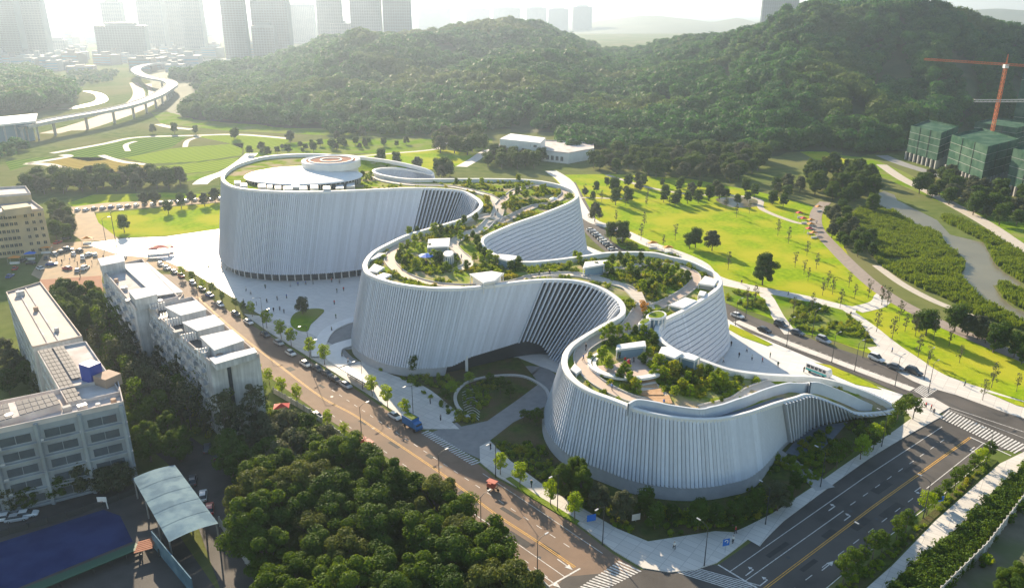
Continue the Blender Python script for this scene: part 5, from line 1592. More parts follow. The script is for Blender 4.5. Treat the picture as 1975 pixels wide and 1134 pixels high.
# sign letters on the stepped tower
rnd = random.Random(5)
M['town_a'] = mat('town_white', (0.36, 0.36, 0.35), 0.8, (0.30, 0.30, 0.29), 0.05); M['town_b'] = mat('town_tan', (0.28, 0.24, 0.20), 0.8, (0.23, 0.20, 0.18), 0.05); M['town_c'] = mat('town_grey', (0.18, 0.19, 0.20), 0.8)
_tm = []
for m in ('town_a', 'town_b', 'town_c'):
    for v in range(2):
        mb = MB(); mb.box(-0.5, 0.5, -0.5, 0.5, 0, 1); mb.box(-0.2, 0.15, -0.2, 0.2, 1, 1.2 + 0.1 * v)
        o_ = []
        for z in (0.15, 0.4, 0.65):
            mb.cur = 1; mb.box(-0.46, 0.46, -0.52, -0.49, z, z + 0.12); mb.box(-0.52, -0.49, -0.42, 0.42, z, z + 0.12)
        me = bpy.data.meshes.new('town_block'); me.from_pydata(mb.v, [], mb.f); me.materials.append(M[m]); me.materials.append(M['glass2']); me.polygons.foreach_set('material_index', mb.m); me.update(); _tm.append(me)
n_ = 0
town = []
for _ in range(400):
    if n_ >= 130: break
    x, y = rnd.uniform(-60, 520), 62 + 78 * rnd.random() ** 1.1
    if x > 380 and y > 112: continue
    n_ += 1
    town.append((x, y))
for i, (x, y) in enumerate(sorted(town)):
    q = rnd.randrange(6)
    o = link('town_block', _tm[q])
    o.location = G(x, y)
    s = rnd.uniform(18, 46)
    o.scale = (s, rnd.uniform(14, 30), rnd.uniform(9, 24) if y > 85 else rnd.uniform(14, 45)); o.rotation_euler = (0, 0, rnd.uniform(-0.5, 0.5))
    tag(o, '%s low block from the left in the hazy far town, %s' % (nth(i + 1), ('white', 'tan', 'grey')[q // 2]), 'building', 'low blocks of the far town')
# ================================================================== ROOF THINGS
def pavilion(name, label, px, h, walls='glass2', roofm='white', cat='pavilion', over=0.06, green=False):
    """flat-roofed roof-top building: px are the corners of its roof in the photo"""
    c = [RP(x, y, DECK + h) for x, y in px]
    z = sum(p.z for p in c) / len(c)
    P = ccw([(p.x, p.y) for p in c])
    cx_, cy_ = sum(p[0] for p in P) / len(P), sum(p[1] for p in P) / len(P)
    z0 = roofz(cx_, cy_) + DECK
    root = empty(name, (cx_, cy_, z0)); tag(root, label, cat)
    roof_blocks.append(shrink(P, -0.3))
    mb = MB(); mb.prism(P, z0 + h - 0.35, z0 + h); mb.prism(shrink(P, 0.08), z0 + h, z0 + h + 0.12); local(mb, root).build('roof', M[roofm], root)
    Q = shrink(P, 0.12 + over)
    n = len(Q)
    mb = MB(); mb.add([(p[0], p[1], z0 - 0.6) for p in Q] + [(p[0], p[1], z0 + h - 0.3) for p in Q], [(i, (i + 1) % n, n + (i + 1) % n, n + i) for i in range(n)])
    local(mb, root).build('wall', M[walls], root)
    for i in range(n):
        mb = MB(); p = shrink(P, 0.06)[i]
        mb.bar((p[0], p[1], z0 - 0.6), (p[0], p[1], z0 + h - 0.3), 0.25); local(mb, root).build('post', M['white'], root)
    if green:
        mb = MB(); mb.cap(shrink(P, 0.22), z0 + h + 0.2); local(mb, root).build('green_roof', M['lawn2'], root)
    return root
pavilion('roof_pavilion', 'grey-fronted white block at the back of the middle roof garden', [(824, 478), (866, 478), (868, 459), (826, 459)], 3.2, 'plinth')
def oval(x, y, rx, ry, n=14): return [(x + rx * math.cos(2 * math.pi * k / n), y + ry * math.sin(2 * math.pi * k / n)) for k in range(n)]
pavilion('oval_kiosk', 'small oval white kiosk in the middle roof garden', oval(865, 489, 10, 7), 2.8, 'glass2')
pavilion('roof_pavilion', 'white angular canopy at the front edge of the middle roof', [(905, 528), (932, 545), (955, 542), (972, 528), (948, 524)], 2.8, 'white')
pavilion('roof_pavilion', 'white canopy beside the far bay of the middle roof', [(956, 496), (982, 505), (999, 500), (996, 494), (962, 489)], 2.8, 'glass2')
pavilion('roof_pavilion', 'white flat canopy at the left of the right-hand roof lobe', [(1124, 516), (1166, 512), (1172, 503), (1128, 504)], 3.0, 'glass2')
pavilion('oval_pavilion', 'larger oval white pavilion with a brown planted roof', oval(1266, 607, 20, 9.5), 3.2, 'glass2', green=True)
pavilion('oval_pavilion', 'smaller oval white pavilion with a green planted roof', oval(1243, 620, 12, 6.5), 2.8, 'glass2', green=True)
pavilion('roof_pavilion', 'pale flat roof block set into the right-hand wall top', [(1289, 588), (1318, 596), (1346, 580), (1322, 572)], 1.6, 'glass2')
pavilion('roof_pavilion', 'white box roof at the tip of the right-hand roof lobe', [(1346, 548), (1378, 553), (1386, 540), (1360, 530)], 1.6, 'plinth')
pavilion('roof_unit', 'small white plant box below the tip of the right-hand lobe', [(1346, 570), (1358, 572), (1363, 563), (1350, 560)], 1.8, 'white', cat='plant box')
pavilion('roof_pavilion', 'long white canopy behind the round play court', [(1188, 674), (1246, 672), (1244, 660), (1190, 662)], 2.6, 'glass2')
pavilion('roof_pavilion', 'white peaked canopy left of the pair near the inner bay', [(1270, 680), (1302, 694), (1318, 684), (1296, 668), (1276, 667)], 2.8, 'glass2')
pavilion('roof_pavilion', 'white peaked canopy right of the pair near the inner bay', [(1312, 688), (1340, 698), (1350, 690), (1326, 678)], 2.8, 'glass2')
for i, px in enumerate([[(708, 524), (728, 526), (742, 516), (722, 508)], [(716, 536), (738, 540), (756, 530), (740, 526)], [(712, 503), (722, 500), (745, 488), (730, 488)], [(1100, 712), (1112, 722), (1122, 714), (1108, 700)]]):
    pavilion('skylight', ['white flat skylight at the left tip of the middle roof', 'white flat skylight in front at the left tip of the middle roof', 'long white skylight along the back rim of the middle roof', 'white skylight strip on the left rim of the front roof'][i], px, 0.9, 'plinth', cat='skylight')
for i in range(4):
    q = [(1150 + 26 * i, 741 + 11 * i), (1166 + 26 * i, 748 + 11 * i), (1172 + 26 * i, 742 + 11 * i), (1156 + 26 * i, 735 + 11 * i)]
rnd = random.Random(3)
for i, (x, y) in enumerate([(458, 352), (470, 357), (505, 359), (520, 360), (536, 362), (555, 363), (570, 359), (585, 363), (606, 361), (630, 363), (655, 360), (676, 355)]):
    w = rnd.uniform(5, 9)
    pavilion('plant_box', nth(i + 1) + ' plant box from the left along the front rim of the rear roof', [(x - w, y + 2), (x + w, y + 2), (x + w, y - 3), (x - w, y - 3)], rnd.uniform(1.3, 2.4), 'white', cat='plant box')
# round play court and blue parasol
pc = RP(1210, 706)
ct = empty('play_court', pc); tag(ct, 'round pinkish play court sunk into the front roof garden', 'play court')
b = MB(); b.cap([(8 * math.cos(k * math.pi / 16), 7 * math.sin(k * math.pi / 16)) for k in range(32)], 0.25); b.build('floor', mat('court_sand', (0.5, 0.38, 0.32), 0.9, (0.56, 0.45, 0.39), 0.6), ct)
for s_, z_ in ((8.2, 0.3), (9.4, 0.55)):
    b = MB()
    for k in range(4, 28):
        a0, a1 = k * math.pi / 16, (k + 1) * math.pi / 16
        b.bar((s_ * math.cos(a0), s_ * 0.88 * math.sin(a0), z_), (s_ * math.cos(a1), s_ * 0.88 * math.sin(a1), z_), 0.9, 0.6)
    b.build('seat_ring', M['white'], ct)
b = MB(); b.tube([(0, 0, 0.2), (0.1, 0, 1.2), (0.4, 0, 1.9)], [0.7, 0.45, 0.12], 10); b.build('red_slide', mat('red_plastic', (0.55, 0.03, 0.05), 0.4), ct)
roof_blocks.append([(pc.x + 10 * math.cos(k), pc.y + 9 * math.sin(k)) for k in range(6)])
for i, (x, y) in enumerate([(1235, 728), (1242, 742), (1252, 756), (1268, 772)]):
    p = RP(x, y)
    o = empty('timber_deck', p); tag(o, nth(i + 1) + ' timber terrace down from the round play court', 'terrace', 'timber terraces of the front roof garden')
    for k in range(5):
        b = MB(); b.box(-3, 3, -2 + 0.8 * k, -2 + 0.8 * k + 0.74, 0.2, 0.4); b.build('plank', bpy.data.materials.get('deck_timber') or mat('deck_timber', (0.42, 0.25, 0.13), 0.8, (0.5, 0.32, 0.18), 1.0), o)
    roof_blocks.append([(p.x - 3, p.y - 2), (p.x + 3, p.y - 2), (p.x + 3, p.y + 2), (p.x - 3, p.y + 2)])
def parasol(p, label, m, r=1.8, h=2.6):
    o = empty('parasol', p); tag(o, label, 'parasol')
    b = MB(); b.tube([(0, 0, 0), (0, 0, h)], [0.06, 0.05], 6); b.build('pole', M['white'], o)
    b = MB(); P = [(r * math.cos(k * math.pi / 4), r * math.sin(k * math.pi / 4), h - 0.5) for k in range(8)]
    b.add([(0, 0, h + 0.25)] + P, [(0, k + 1, (k + 1) % 8 + 1) for k in range(8)]); b.build('canopy', m, o)
blue = mat('blue_canvas', (0.03, 0.16, 0.62), 0.7); red = mat('red_canvas', (0.55, 0.06, 0.05), 0.7); orange = mat('orange_canvas', (0.65, 0.25, 0.04), 0.7)
parasol(RP(823, 505), 'bright blue parasol in the middle roof garden', blue, 2.6)
parasol(RP(1068, 393), 'white parasol on the far roof lobe', M['white'], 2.0)

# ---------------------------------------------------------------- roof planting
def roof_free(x, y, pad):
    for L, w in roof_lines:
        for p in L[::2]:
            if (p.x - x) ** 2 + (p.y - y) ** 2 < (w + pad) ** 2: return False
    for B in roof_blocks:
        if in_poly(x, y, B): return False
    return True
SHR = []
for i in range(5):
    r2_ = random.Random(90 + i); mb = MB()
    for q in range(3):
        c = (r2_.uniform(-0.4, 0.4), r2_.uniform(-0.4, 0.4), 0.35 + 0.2 * q)
        leaf_cloud(mb, c, 0.55, 34, 0.17, r2_, (1, 1, 0.8), 0.4)
    blob(mb, (0, 0, 0.35), 0.5, r2_)
    me = bpy.data.meshes.new('shrub'); me.from_pydata(mb.v, [], mb.f); me.materials.append(M['leaf_shrub'] if i < 4 else M['leaf_mid']); me.update(); SHR.append(me)
SHRD = []
for i in range(3):
    r2_ = random.Random(190 + i); mb = MB()
    for q in range(3): leaf_cloud(mb, (r2_.uniform(-0.4, 0.4), r2_.uniform(-0.4, 0.4), 0.35 + 0.2 * q), 0.55, 40, 0.15, r2_, (1, 1, 0.8), 0.4)
    blob(mb, (0, 0, 0.35), 0.5, r2_)
    me = bpy.data.meshes.new('hedge'); me.from_pydata(mb.v, [], mb.f); me.materials.append(M['leaf_mid'] if i else M['leaf_dark']); me.update(); SHRD.append(me)
inpoly2 = [(p.x, p.y) for p in [r_ - n_ * 2.2 for r_, n_ in zip(rs[::3], nrm[::3])]]
x0, x1, y0, y1 = min(p[0] for p in inpoly2), max(p[0] for p in inpoly2), min(p[1] for p in inpoly2), max(p[1] for p in inpoly2)
rnd = random.Random(21)
spts, tpts = [], []
for _ in range(42000):
    x, y = rnd.uniform(x0, x1), rnd.uniform(y0, y1)
    if len(spts) > 5200: break
    if y > 268 and x < -22: 
        if rnd.random() < 0.9 or x < -70: continue
    if not in_poly(x, y, inpoly2): continue
    gap = noise.noise(Vector((x * 0.11, y * 0.11, 2.0)))
    if gap < -0.04 or not roof_free(x, y, 0.5): continue
    spts.append((x, y, roofz(x, y) + DECK, rnd.uniform(0.6, 1.5) * (0.8 + 0.5 * max(0, gap)), rnd.uniform(0, 6.28), rnd.randrange(5)))
scatter('roof_shrubs', spts, SHR, 'low shrubs and ground cover of the museum roof gardens')
# roof trees, placed where the photograph shows them
RT = {'far lobe of the roof garden': [(700, 345), (708, 350), (692, 352), (716, 345), (880, 358), (905, 362), (930, 360), (1000, 352), (1020, 360), (1010, 372), (1015, 385), (998, 378), (985, 385), (990, 395), (1045, 372), (1050, 368), (972, 408), (985, 405), (935, 388), (940, 396)],
      'middle lobe of the roof garden': [(770, 500), (775, 485), (788, 478), (800, 470), (812, 462), (790, 455), (805, 452), (850, 450), (862, 452), (872, 448), (885, 446), (838, 452), (800, 482), (815, 485), (830, 490), (845, 492), (790, 500), (780, 512), (800, 518), (888, 466), (900, 470), (912, 462), (920, 476), (925, 490), (935, 498), (945, 505), (958, 512), (930, 512), (915, 505), (848, 508), (880, 530), (900, 522), (860, 525), (985, 524), (1000, 520), (895, 434), (918, 430), (838, 505)],
      'right-hand lobe of the roof garden': [(1110, 500), (1118, 508), (1098, 520), (1180, 512), (1195, 505), (1210, 500), (1220, 508), (1205, 518), (1235, 505), (1248, 515), (1260, 512), (1270, 520), (1285, 528), (1296, 535), (1305, 525), (1315, 535), (1285, 545), (1270, 550), (1255, 560), (1240, 562), (1265, 568), (1280, 568), (1300, 552), (1180, 535), (1170, 528), (1150, 525), (1228, 540), (1215, 528), (1325, 545)],
      'front lobe of the roof garden': [(1165, 658), (1178, 650), (1195, 648), (1210, 640), (1225, 645), (1240, 648), (1255, 655), (1262, 668), (1250, 690), (1180, 672), (1165, 690), (1160, 700), (1172, 715), (1195, 735), (1215, 742), (1225, 755), (1255, 715), (1270, 710), (1285, 715), (1262, 728), (1280, 735), (1298, 725), (1310, 720), (1325, 738), (1340, 745), (1315, 755), (1350, 725), (1365, 735), (1385, 730), (1375, 750), (1395, 745), (1300, 765), (1330, 765), (1240, 640), (1205, 725), (1240, 705)]}
for place, L in RT.items():
    for i, (x, y) in enumerate(sorted(L)):
        p = RP(x, y, DECK)
        tree('roof', p, random.uniform(2.8, 4.6), nth(i + 1) + ' small tree from the left on the ' + place, 'trees of the museum roof garden', 'roof_tree')
tree('orange', RP(1240, 606), 4.4, 'orange-yellow small tree beside the oval roof pavilions', None, 'roof_tree')

# ================================================================== TREES ON THE GROUND
def spread(poly_px, dmin, n, seed, jx=1.0):
    """uneven planting inside a ground outline"""
    rnd = random.Random(seed)
    P = [(p.x, p.y) for p in GL(poly_px)]
    xa, xb, ya, yb_ = min(p[0] for p in P), max(p[0] for p in P), min(p[1] for p in P), max(p[1] for p in P)
    out = []
    for _ in range(n * 60):
        if len(out) >= n: break
        x, y = rnd.uniform(xa, xb), rnd.uniform(ya, yb_)
        if not in_poly(x, y, P): continue
        if any((x - q.x) ** 2 + (y - q.y) ** 2 < dmin ** 2 for q in out): continue
        out.append(Vector((x, y, 0)))
    return out
def stand(key, pts, h0, h1, what, where, group, name='tree', wide=1.0):
    """trees told apart by their place, counted from the left of the picture"""
    pts = sorted(pts, key=lambda p: p.x / max(p.y, 1))
    for i, p in enumerate(pts):
        tree(key, p, random.uniform(h0, h1), '%s %s from the left %s' % (nth(i + 1), what, where), group, name, wide=wide)
gpx = lambda L: [G(x, y) for x, y in L]
stand('wood', spread([(600, 925), (650, 920), (735, 965), (770, 985), (860, 1000), (905, 1065), (960, 1134), (1010, 1215), (540, 1240), (500, 1120), (480, 1020), (520, 965)], 5.4, 75, 4), 10, 14, 'round leafy tree', 'in the dense foreground wood', 'trees of the foreground wood', 'broadleaf_tree', 1.08)
stand('shade', spread([(440, 900), (500, 850), (560, 835), (650, 885), (690, 930), (600, 925), (520, 965), (470, 960)], 4.6, 26, 5), 8, 11, 'dark tree', 'in the shaded wood behind the road wall', 'trees of the shaded wood', 'broadleaf_tree')
stand('wood', spread([(115, 610), (160, 590), (200, 615), (205, 660), (160, 672), (120, 650)], 5.5, 8, 6), 11, 14, 'big round tree', 'in the clump beside the tan school roof', 'clump by the school', 'broadleaf_tree')
stand('euca', spread([(215, 640), (262, 668), (330, 735), (410, 800), (505, 800), (520, 850), (430, 870), (340, 820), (262, 830), (250, 770), (190, 690)], 3.8, 95, 7), 8, 16, 'slender grey-green tree', 'in the grove between school and apartments', 'grove between the school and the apartments', 'slender_tree')
stand('wood', gpx([(292, 890), (266, 850), (330, 860), (310, 830), (350, 890)]), 8, 12, 'bright-topped tree', 'beside the end of the school wing', 'trees at the school end', 'broadleaf_tree')
stand('shade', gpx([(20, 985), (62, 978), (118, 962), (160, 950), (205, 952), (238, 945)]), 6, 8.5, 'dark tree', 'under the front windows of the school', 'trees below the school front', 'broadleaf_tree', 1.1)
stand('shade', gpx([(30, 730), (12, 700), (60, 745), (90, 770), (20, 760)]), 7, 10, 'dark tree', 'in the yard left of the solar wing', 'trees left of the solar wing', 'broadleaf_tree')
stand('lime', gpx([(487, 612), (515, 634), (543, 655), (562, 668), (600, 690), (626, 704), (718, 765), (748, 787), (782, 806), (965, 916), (1003, 940), (1062, 975), (1108, 1005)]), 5.6, 7.2, 'street tree', 'along the museum side of the west road', 'street trees on the museum side', 'street_tree')
stand('lime', gpx([(545, 765), (573, 778), (632, 826), (665, 848), (945, 1058), (520, 742), (500, 728)]), 4.5, 6.2, 'street tree', 'along the wall side of the west road', 'street trees on the wall side', 'street_tree')
stand('street', gpx([(352, 536), (372, 548), (392, 562), (412, 572), (430, 585), (455, 598), (470, 604)]), 4.5, 6, 'thin street tree', 'along the plaza edge by the white blocks', 'street trees at the plaza edge', 'street_tree')
stand('wood', gpx([(1088, 960), (1112, 950), (1120, 968)]), 8, 9.5, 'dense tree', 'at the near left foot of the front lobe', 'trees at the foot of the front lobe', 'broadleaf_tree', 0.8)
stand('park', spread([(1150, 985), (1250, 985), (1330, 1000), (1420, 1000), (1490, 968), (1530, 945), (1560, 950), (1520, 985), (1440, 1010), (1330, 1030), (1220, 1015)], 3.6, 34, 9), 4.5, 7.5, 'garden tree', 'in the bed before the front lobe', 'garden trees before the front lobe', 'garden_tree')
stand('street', spread([(1600, 895), (1650, 862), (1700, 826), (1745, 796), (1765, 806), (1700, 858), (1640, 902), (1608, 915)], 3.2, 22, 10), 4.5, 6.8, 'leafy tree', 'by the tail of the museum', 'trees by the museum tail', 'garden_tree', 1.25)
stand('street', gpx([(1625, 1128), (1642, 1112), (1660, 1096), (1682, 1078), (1700, 1064), (1728, 1042), (1745, 1030), (1786, 992), (1802, 978), (1822, 962), (1840, 945), (1858, 930), (1876, 914), (1892, 900), (1905, 890)]), 4.8, 6.5, 'verge tree', 'along the far kerb of the south road', 'verge trees of the south road', 'street_tree', 1.2)
stand('park', gpx([(800, 722), (785, 716)]), 6, 7, 'dark tree', 'against the foot of the middle lobe', None, 'garden_tree')
stand('street', gpx([(870, 765), (905, 742), (965, 760), (985, 770), (1010, 812), (1022, 815), (1035, 822), (945, 745), (860, 780)]), 3.5, 5.5, 'small tree', 'in the drive garden', 'trees of the drive garden', 'garden_tree', 1.4)
tree('park', G(584, 607), 7, 'grey-green tree standing on the grass island of the plaza', None, 'plaza_tree')
stand('thin', gpx([(1160, 390), (1206, 397), (1246, 400), (1242, 439), (1302, 464), (1279, 476), (1404, 521), (1249, 384), (1291, 395), (1127, 379), (1188, 430), (1236, 464), (1533, 516), (1556, 494), (1574, 519), (1596, 555), (1586, 570), (1605, 568), (1620, 594), (1648, 576), (1550, 530), (1558, 542), (1637, 555), (1674, 576), (1700, 589), (1710, 594), (1734, 620), (1420, 420), (1445, 412), (1400, 405), (1520, 470), (1500, 455), (1800, 655), (1830, 668), (1770, 690), (1790, 705), (1850, 700), (1895, 772), (1912, 748), (1960, 755), (1765, 648), (1745, 640), (1720, 655), (1690, 640), (1565, 600), (1530, 605), (1440, 585), (1455, 590)]), 6, 9, 'thin young tree', 'on the park lawn', 'young trees of the park lawn', 'young_tree')
stand('park', gpx([(1185, 378), (1187, 396), (1306, 393), (1326, 393), (1367, 388), (1387, 385), (1341, 478), (1330, 480), (1373, 484), (1510, 400), (1490, 395), (1147, 428), (1178, 466), (1200, 470)]), 6.5, 11, 'dark park tree', 'on the sunlit lawn', 'dark trees of the park lawn', 'park_tree')
stand('park', spread([(1120, 372), (1200, 352), (1330, 358), (1460, 374), (1505, 398), (1400, 402), (1250, 396), (1140, 388)], 9, 30, 51), 5, 9, 'small park tree', 'along the upper lawn behind the museum', 'trees of the upper park lawn', 'park_tree')
tree('wood', G(1470, 550), 13, 'biggest round dark tree of the park lawn, casting a long shadow', None, 'park_tree', var=0)
stand('park', spread([(1592, 420), (1625, 412), (1680, 470), (1690, 500), (1650, 505), (1605, 465)], 4.5, 22, 12), 6, 9, 'riverside tree', 'beside the promenade', 'trees along the promenade', 'park_tree')
stand('wood', spread([(1560, 345), (1620, 322), (1680, 345), (1695, 400), (1660, 425), (1610, 400), (1570, 380)], 6.0, 26, 13), 10, 14, 'dark tree', 'in the grove at the river bend', 'grove at the river bend', 'park_tree')
stand('park', gpx([(1772, 640), (1885, 655), (1900, 662), (1930, 672), (1955, 690), (1970, 702), (1785, 648), (1915, 680), (1840, 640), (1865, 648)]), 6, 10, 'bushy tree', 'by the lower promenade', 'trees of the lower promenade', 'park_tree')
stand('park', spread([(1140, 332), (1200, 336), (1300, 348), (1420, 354), (1475, 348), (1490, 312), (1430, 300), (1300, 306), (1150, 310)], 7.5, 62, 14), 9, 14, 'dark tree', 'in the belt behind the park lawn', 'tree belt behind the park', 'park_tree', 1.15)
stand('park', spread([(1490, 360), (1560, 352), (1600, 345), (1560, 380), (1500, 385)], 7, 10, 15), 7, 10, 'tree', 'at the corner of the park nearest the grove', 'trees at the park corner', 'park_tree')
stand('park', spread([(55, 378), (350, 366), (350, 352), (55, 360)], 7.0, 46, 16), 10, 14, 'dark tree', 'in the belt below the crop fields', 'tree belt below the fields', 'park_tree', 1.1)
stand('park', spread([(838, 298), (880, 304), (935, 296), (930, 272), (860, 268)], 8, 16, 17), 11, 15, 'tall dark tree', 'in the clump left of the white hall', 'clump left of the white hall', 'park_tree', 1.2)
stand('park', spread([(925, 322), (1040, 330), (1050, 312), (940, 306)], 7.5, 18, 18), 9, 12, 'dark tree', 'in front of the white hall', 'trees before the white hall', 'park_tree', 1.15)
stand('park', gpx([(845, 340), (858, 338), (868, 342), (852, 346), (805, 330), (736, 318), (765, 322)]), 8, 12, 'dark tree', 'on the small lawn behind the museum', 'trees on the small lawn', 'park_tree')
stand('park', gpx([(240, 448), (325, 412), (350, 402), (280, 398), (395, 398), (370, 392), (415, 390), (300, 396)]), 6, 9, 'small dark tree', 'on the lawn beside the rear lobe', 'trees of the west lawn', 'park_tree')
stand('park', spread([(110, 470), (140, 462), (135, 420), (105, 410), (95, 440)], 5, 12, 19), 7, 10, 'dark tree', 'beside the yellow block', 'trees beside the yellow block', 'park_tree')
stand('park', spread([(1760, 372), (1850, 402), (1900, 432), (1990, 450), (1990, 400), (1900, 372), (1830, 350), (1780, 345)], 6.0, 40, 20), 7, 12, 'dark tree', 'between the river lawn and the netted blocks', 'trees below the building site', 'park_tree', 1.15)
stand('park', spread([(470, 306), (600, 294), (800, 282), (790, 272), (600, 280), (470, 294)], 7, 30, 22), 4, 8, 'bushy tree', 'in the hedge belt behind the rear lobe', 'belt behind the rear lobe', 'park_tree', 1.2)
stand('park', gpx([(452, 270), (378, 260), (455, 268), (295, 258), (337, 258), (650, 272), (700, 268), (560, 276)]), 8, 11, 'lone tree', 'among the crop fields', 'lone trees of the fields', 'park_tree')
stand('wood', gpx([(1935, 1150), (1965, 1140), (1990, 1130), (1950, 1165)]), 5, 7, 'yellow-green tree', 'in the bottom right corner', 'trees of the bottom right corner', 'broadleaf_tree')
# groves nobody could count
rnd = random.Random(31)
pts = []
def grove(poly, step, zsc):
    P = [(p.x, p.y) for p in GL(poly)]
    xa, xb, ya, yb_ = min(p[0] for p in P), max(p[0] for p in P), min(p[1] for p in P), max(p[1] for p in P)
    n = int((xb - xa) * (yb_ - ya) / step ** 2)
    for _ in range(n):
        x, y = rnd.uniform(xa, xb), rnd.uniform(ya, yb_)
        if in_poly(x, y, P) and not near_via(x, y, 30): pts.append((x, y, -1.0, rnd.uniform(0.8, 1.5) * zsc, rnd.uniform(0, 6.28), rnd.randrange(6)))
grove([(-100, 225), (60, 222), (130, 208), (150, 190), (110, 172), (60, 150), (-100, 150)], 9, 2.2)
grove([(-100, 330), (40, 300), (110, 268), (90, 262), (-100, 300)], 9, 0.9)
grove([(1080, 300), (1200, 296), (1330, 294), (1480, 300), (1560, 296), (1540, 284), (1400, 276), (1250, 266), (1080, 262)], 7.5, 1.2)
grove([(620, 262), (800, 264), (960, 262), (960, 252), (800, 252), (640, 252)], 8, 1.2)
grove([(345, 206), (345, 176), (480, 140), (560, 140), (560, 240), (460, 232)], 9, 1.1)
grove([(130, 170), (215, 160), (230, 140), (130, 140)], 12, 0.8)
grove([(300, 132), (460, 130), (460, 120), (340, 126)], 16, 0.8)
grove([(1640, 300), (1730, 296), (1760, 270), (1740, 268), (1640, 288)], 7, 1.1)
scatter('tree_belts', pts, CAN, 'tree masses between the fields, the town and the hills')
# shrubs, hedges and reeds
RD = []
for i in range(4):
    r2_ = random.Random(140 + i); mb = MB()
    for q in range(34):
        a = r2_.uniform(0, 6.28); rr_ = r2_.uniform(0, 0.9); h = r2_.uniform(0.9, 2.1)
        p = Vector((rr_ * math.cos(a), rr_ * math.sin(a), 0)); t = p * 1.5 + Vector((r2_.uniform(-.3, .3), r2_.uniform(-.3, .3), h))
        s_ = Vector((r2_.uniform(-1, 1), r2_.uniform(-1, 1), 0)).normalized() * 0.13
        mb.add([p - s_, p + s_, t + s_ * 0.6, t - s_ * 0.6], [(0, 1, 2, 3)])
    me = bpy.data.meshes.new('reed'); me.from_pydata(mb.v, [], mb.f); me.materials.append(M['leaf_reed']); me.update(); RD.append(me)
def cover(name, polys, step, meshes, sc, label, seed, z=0.1, thr=-0.3):
    rnd = random.Random(seed); pts = []
    for poly in polys:
        P = [(p.x, p.y) for p in GL(poly)]
        xa, xb, ya, yb_ = min(p[0] for p in P), max(p[0] for p in P), min(p[1] for p in P), max(p[1] for p in P)
        for _ in range(int((xb - xa) * (yb_ - ya) / step ** 2)):
            x, y = rnd.uniform(xa, xb), rnd.uniform(ya, yb_)
            if y > 620 or not in_poly(x, y, P): continue
            gp_ = noise.noise(Vector((x * 0.09, y * 0.09, seed)))
            if gp_ < thr: continue
            pts.append((x, y, z, rnd.uniform(*sc) * (1 + 0.35 * gp_), rnd.uniform(0, 6.28), rnd.randrange(len(meshes))))
    return scatter(name, pts, meshes, label)
cover('reeds', [c5([(560, 330), (700, 250), (870, 318), (1050, 418), (1205, 478), (1290, 590), (1390, 660), (1398, 740), (1360, 795), (1420, 858), (1510, 968), (1640, 1030), (1850, 1138), (2000, 1200), (1857, 1200), (1500, 1090), (1300, 980), (1000, 850), (800, 730), (700, 620), (640, 450)]),
                c5([(1240, 372), (1560, 540), (1650, 700), (1710, 756), (1840, 836), (2000, 900), (2000, 700), (1857, 640), (1600, 480), (1400, 380), (1250, 330)]), c5([(1650, 866), (1700, 846), (1857, 926), (2000, 990), (2000, 1090), (1857, 1044), (1790, 1014), (1705, 950)])], 1.05, RD, (0.6, 1.15), 'reed beds filling the river flats', 41, thr=-0.5)
cover('garden_shrubs', [[(945, 852), (985, 888), (1060, 942), (1130, 982), (1190, 1018), (1250, 1040), (1380, 1018), (1445, 1022), (1500, 980), (1560, 938), (1640, 874), (1690, 822), (1640, 800), (1500, 880), (1400, 985), (1300, 985), (1100, 930), (1040, 860)],
                        [(670, 680), (735, 716), (790, 740), (845, 783), (890, 820), (940, 808), (900, 800), (880, 770), (890, 745), (850, 725), (760, 716)],
                        [(890, 770), (900, 745), (940, 735), (990, 740), (950, 755), (940, 780), (920, 800)]], 1.25, SHR, (0.6, 1.3), 'low planting in the gardens round the museum foot', 42)
cover('bed_shrubs', [[(1500, 580), (1560, 586), (1625, 602), (1655, 622), (1685, 664), (1600, 650), (1535, 636), (1515, 610)], [(1398, 556), (1440, 566), (1470, 578), (1484, 602), (1440, 596), (1402, 582)], [(1175, 450), (1240, 478), (1310, 498), (1260, 496), (1200, 478)]], 1.3, SHR, (0.6, 1.4), 'clipped low planting of the park beds', 43, thr=-0.05)
cover('hedge_shrubs', [[(1705, 1150), (1772, 1088), (1862, 1015), (1975, 906), (2050, 870), (2050, 905), (1972, 962), (1898, 1058), (1812, 1150)]], 0.8, SHRD, (1.2, 2.0), 'thick dark hedge beyond the south road pavement', 44, thr=-0.9)
cover('verge_shrubs', [[(1610, 1140), (1700, 1072), (1800, 988), (1850, 942), (1905, 888), (1920, 890), (1800, 1000), (1716, 1086), (1650, 1140)]], 1.1, SHR, (0.5, 1.0), 'low verge planting under the verge trees', 45, thr=-0.2)
cover('yard_shrubs', [[(430, 900), (500, 860), (560, 830), (520, 800), (300, 770), (230, 700), (200, 680), (250, 830), (330, 830)], [(540, 780), (700, 880), (880, 1010), (1020, 1134), (960, 1134), (860, 1020), (680, 900)], [(1815, 1150), (1902, 1062), (1978, 965), (2050, 910), (2050, 1150)]], 2.6, SHR, (0.8, 2.0), 'rough undergrowth along walls and yards', 46, thr=0.0)
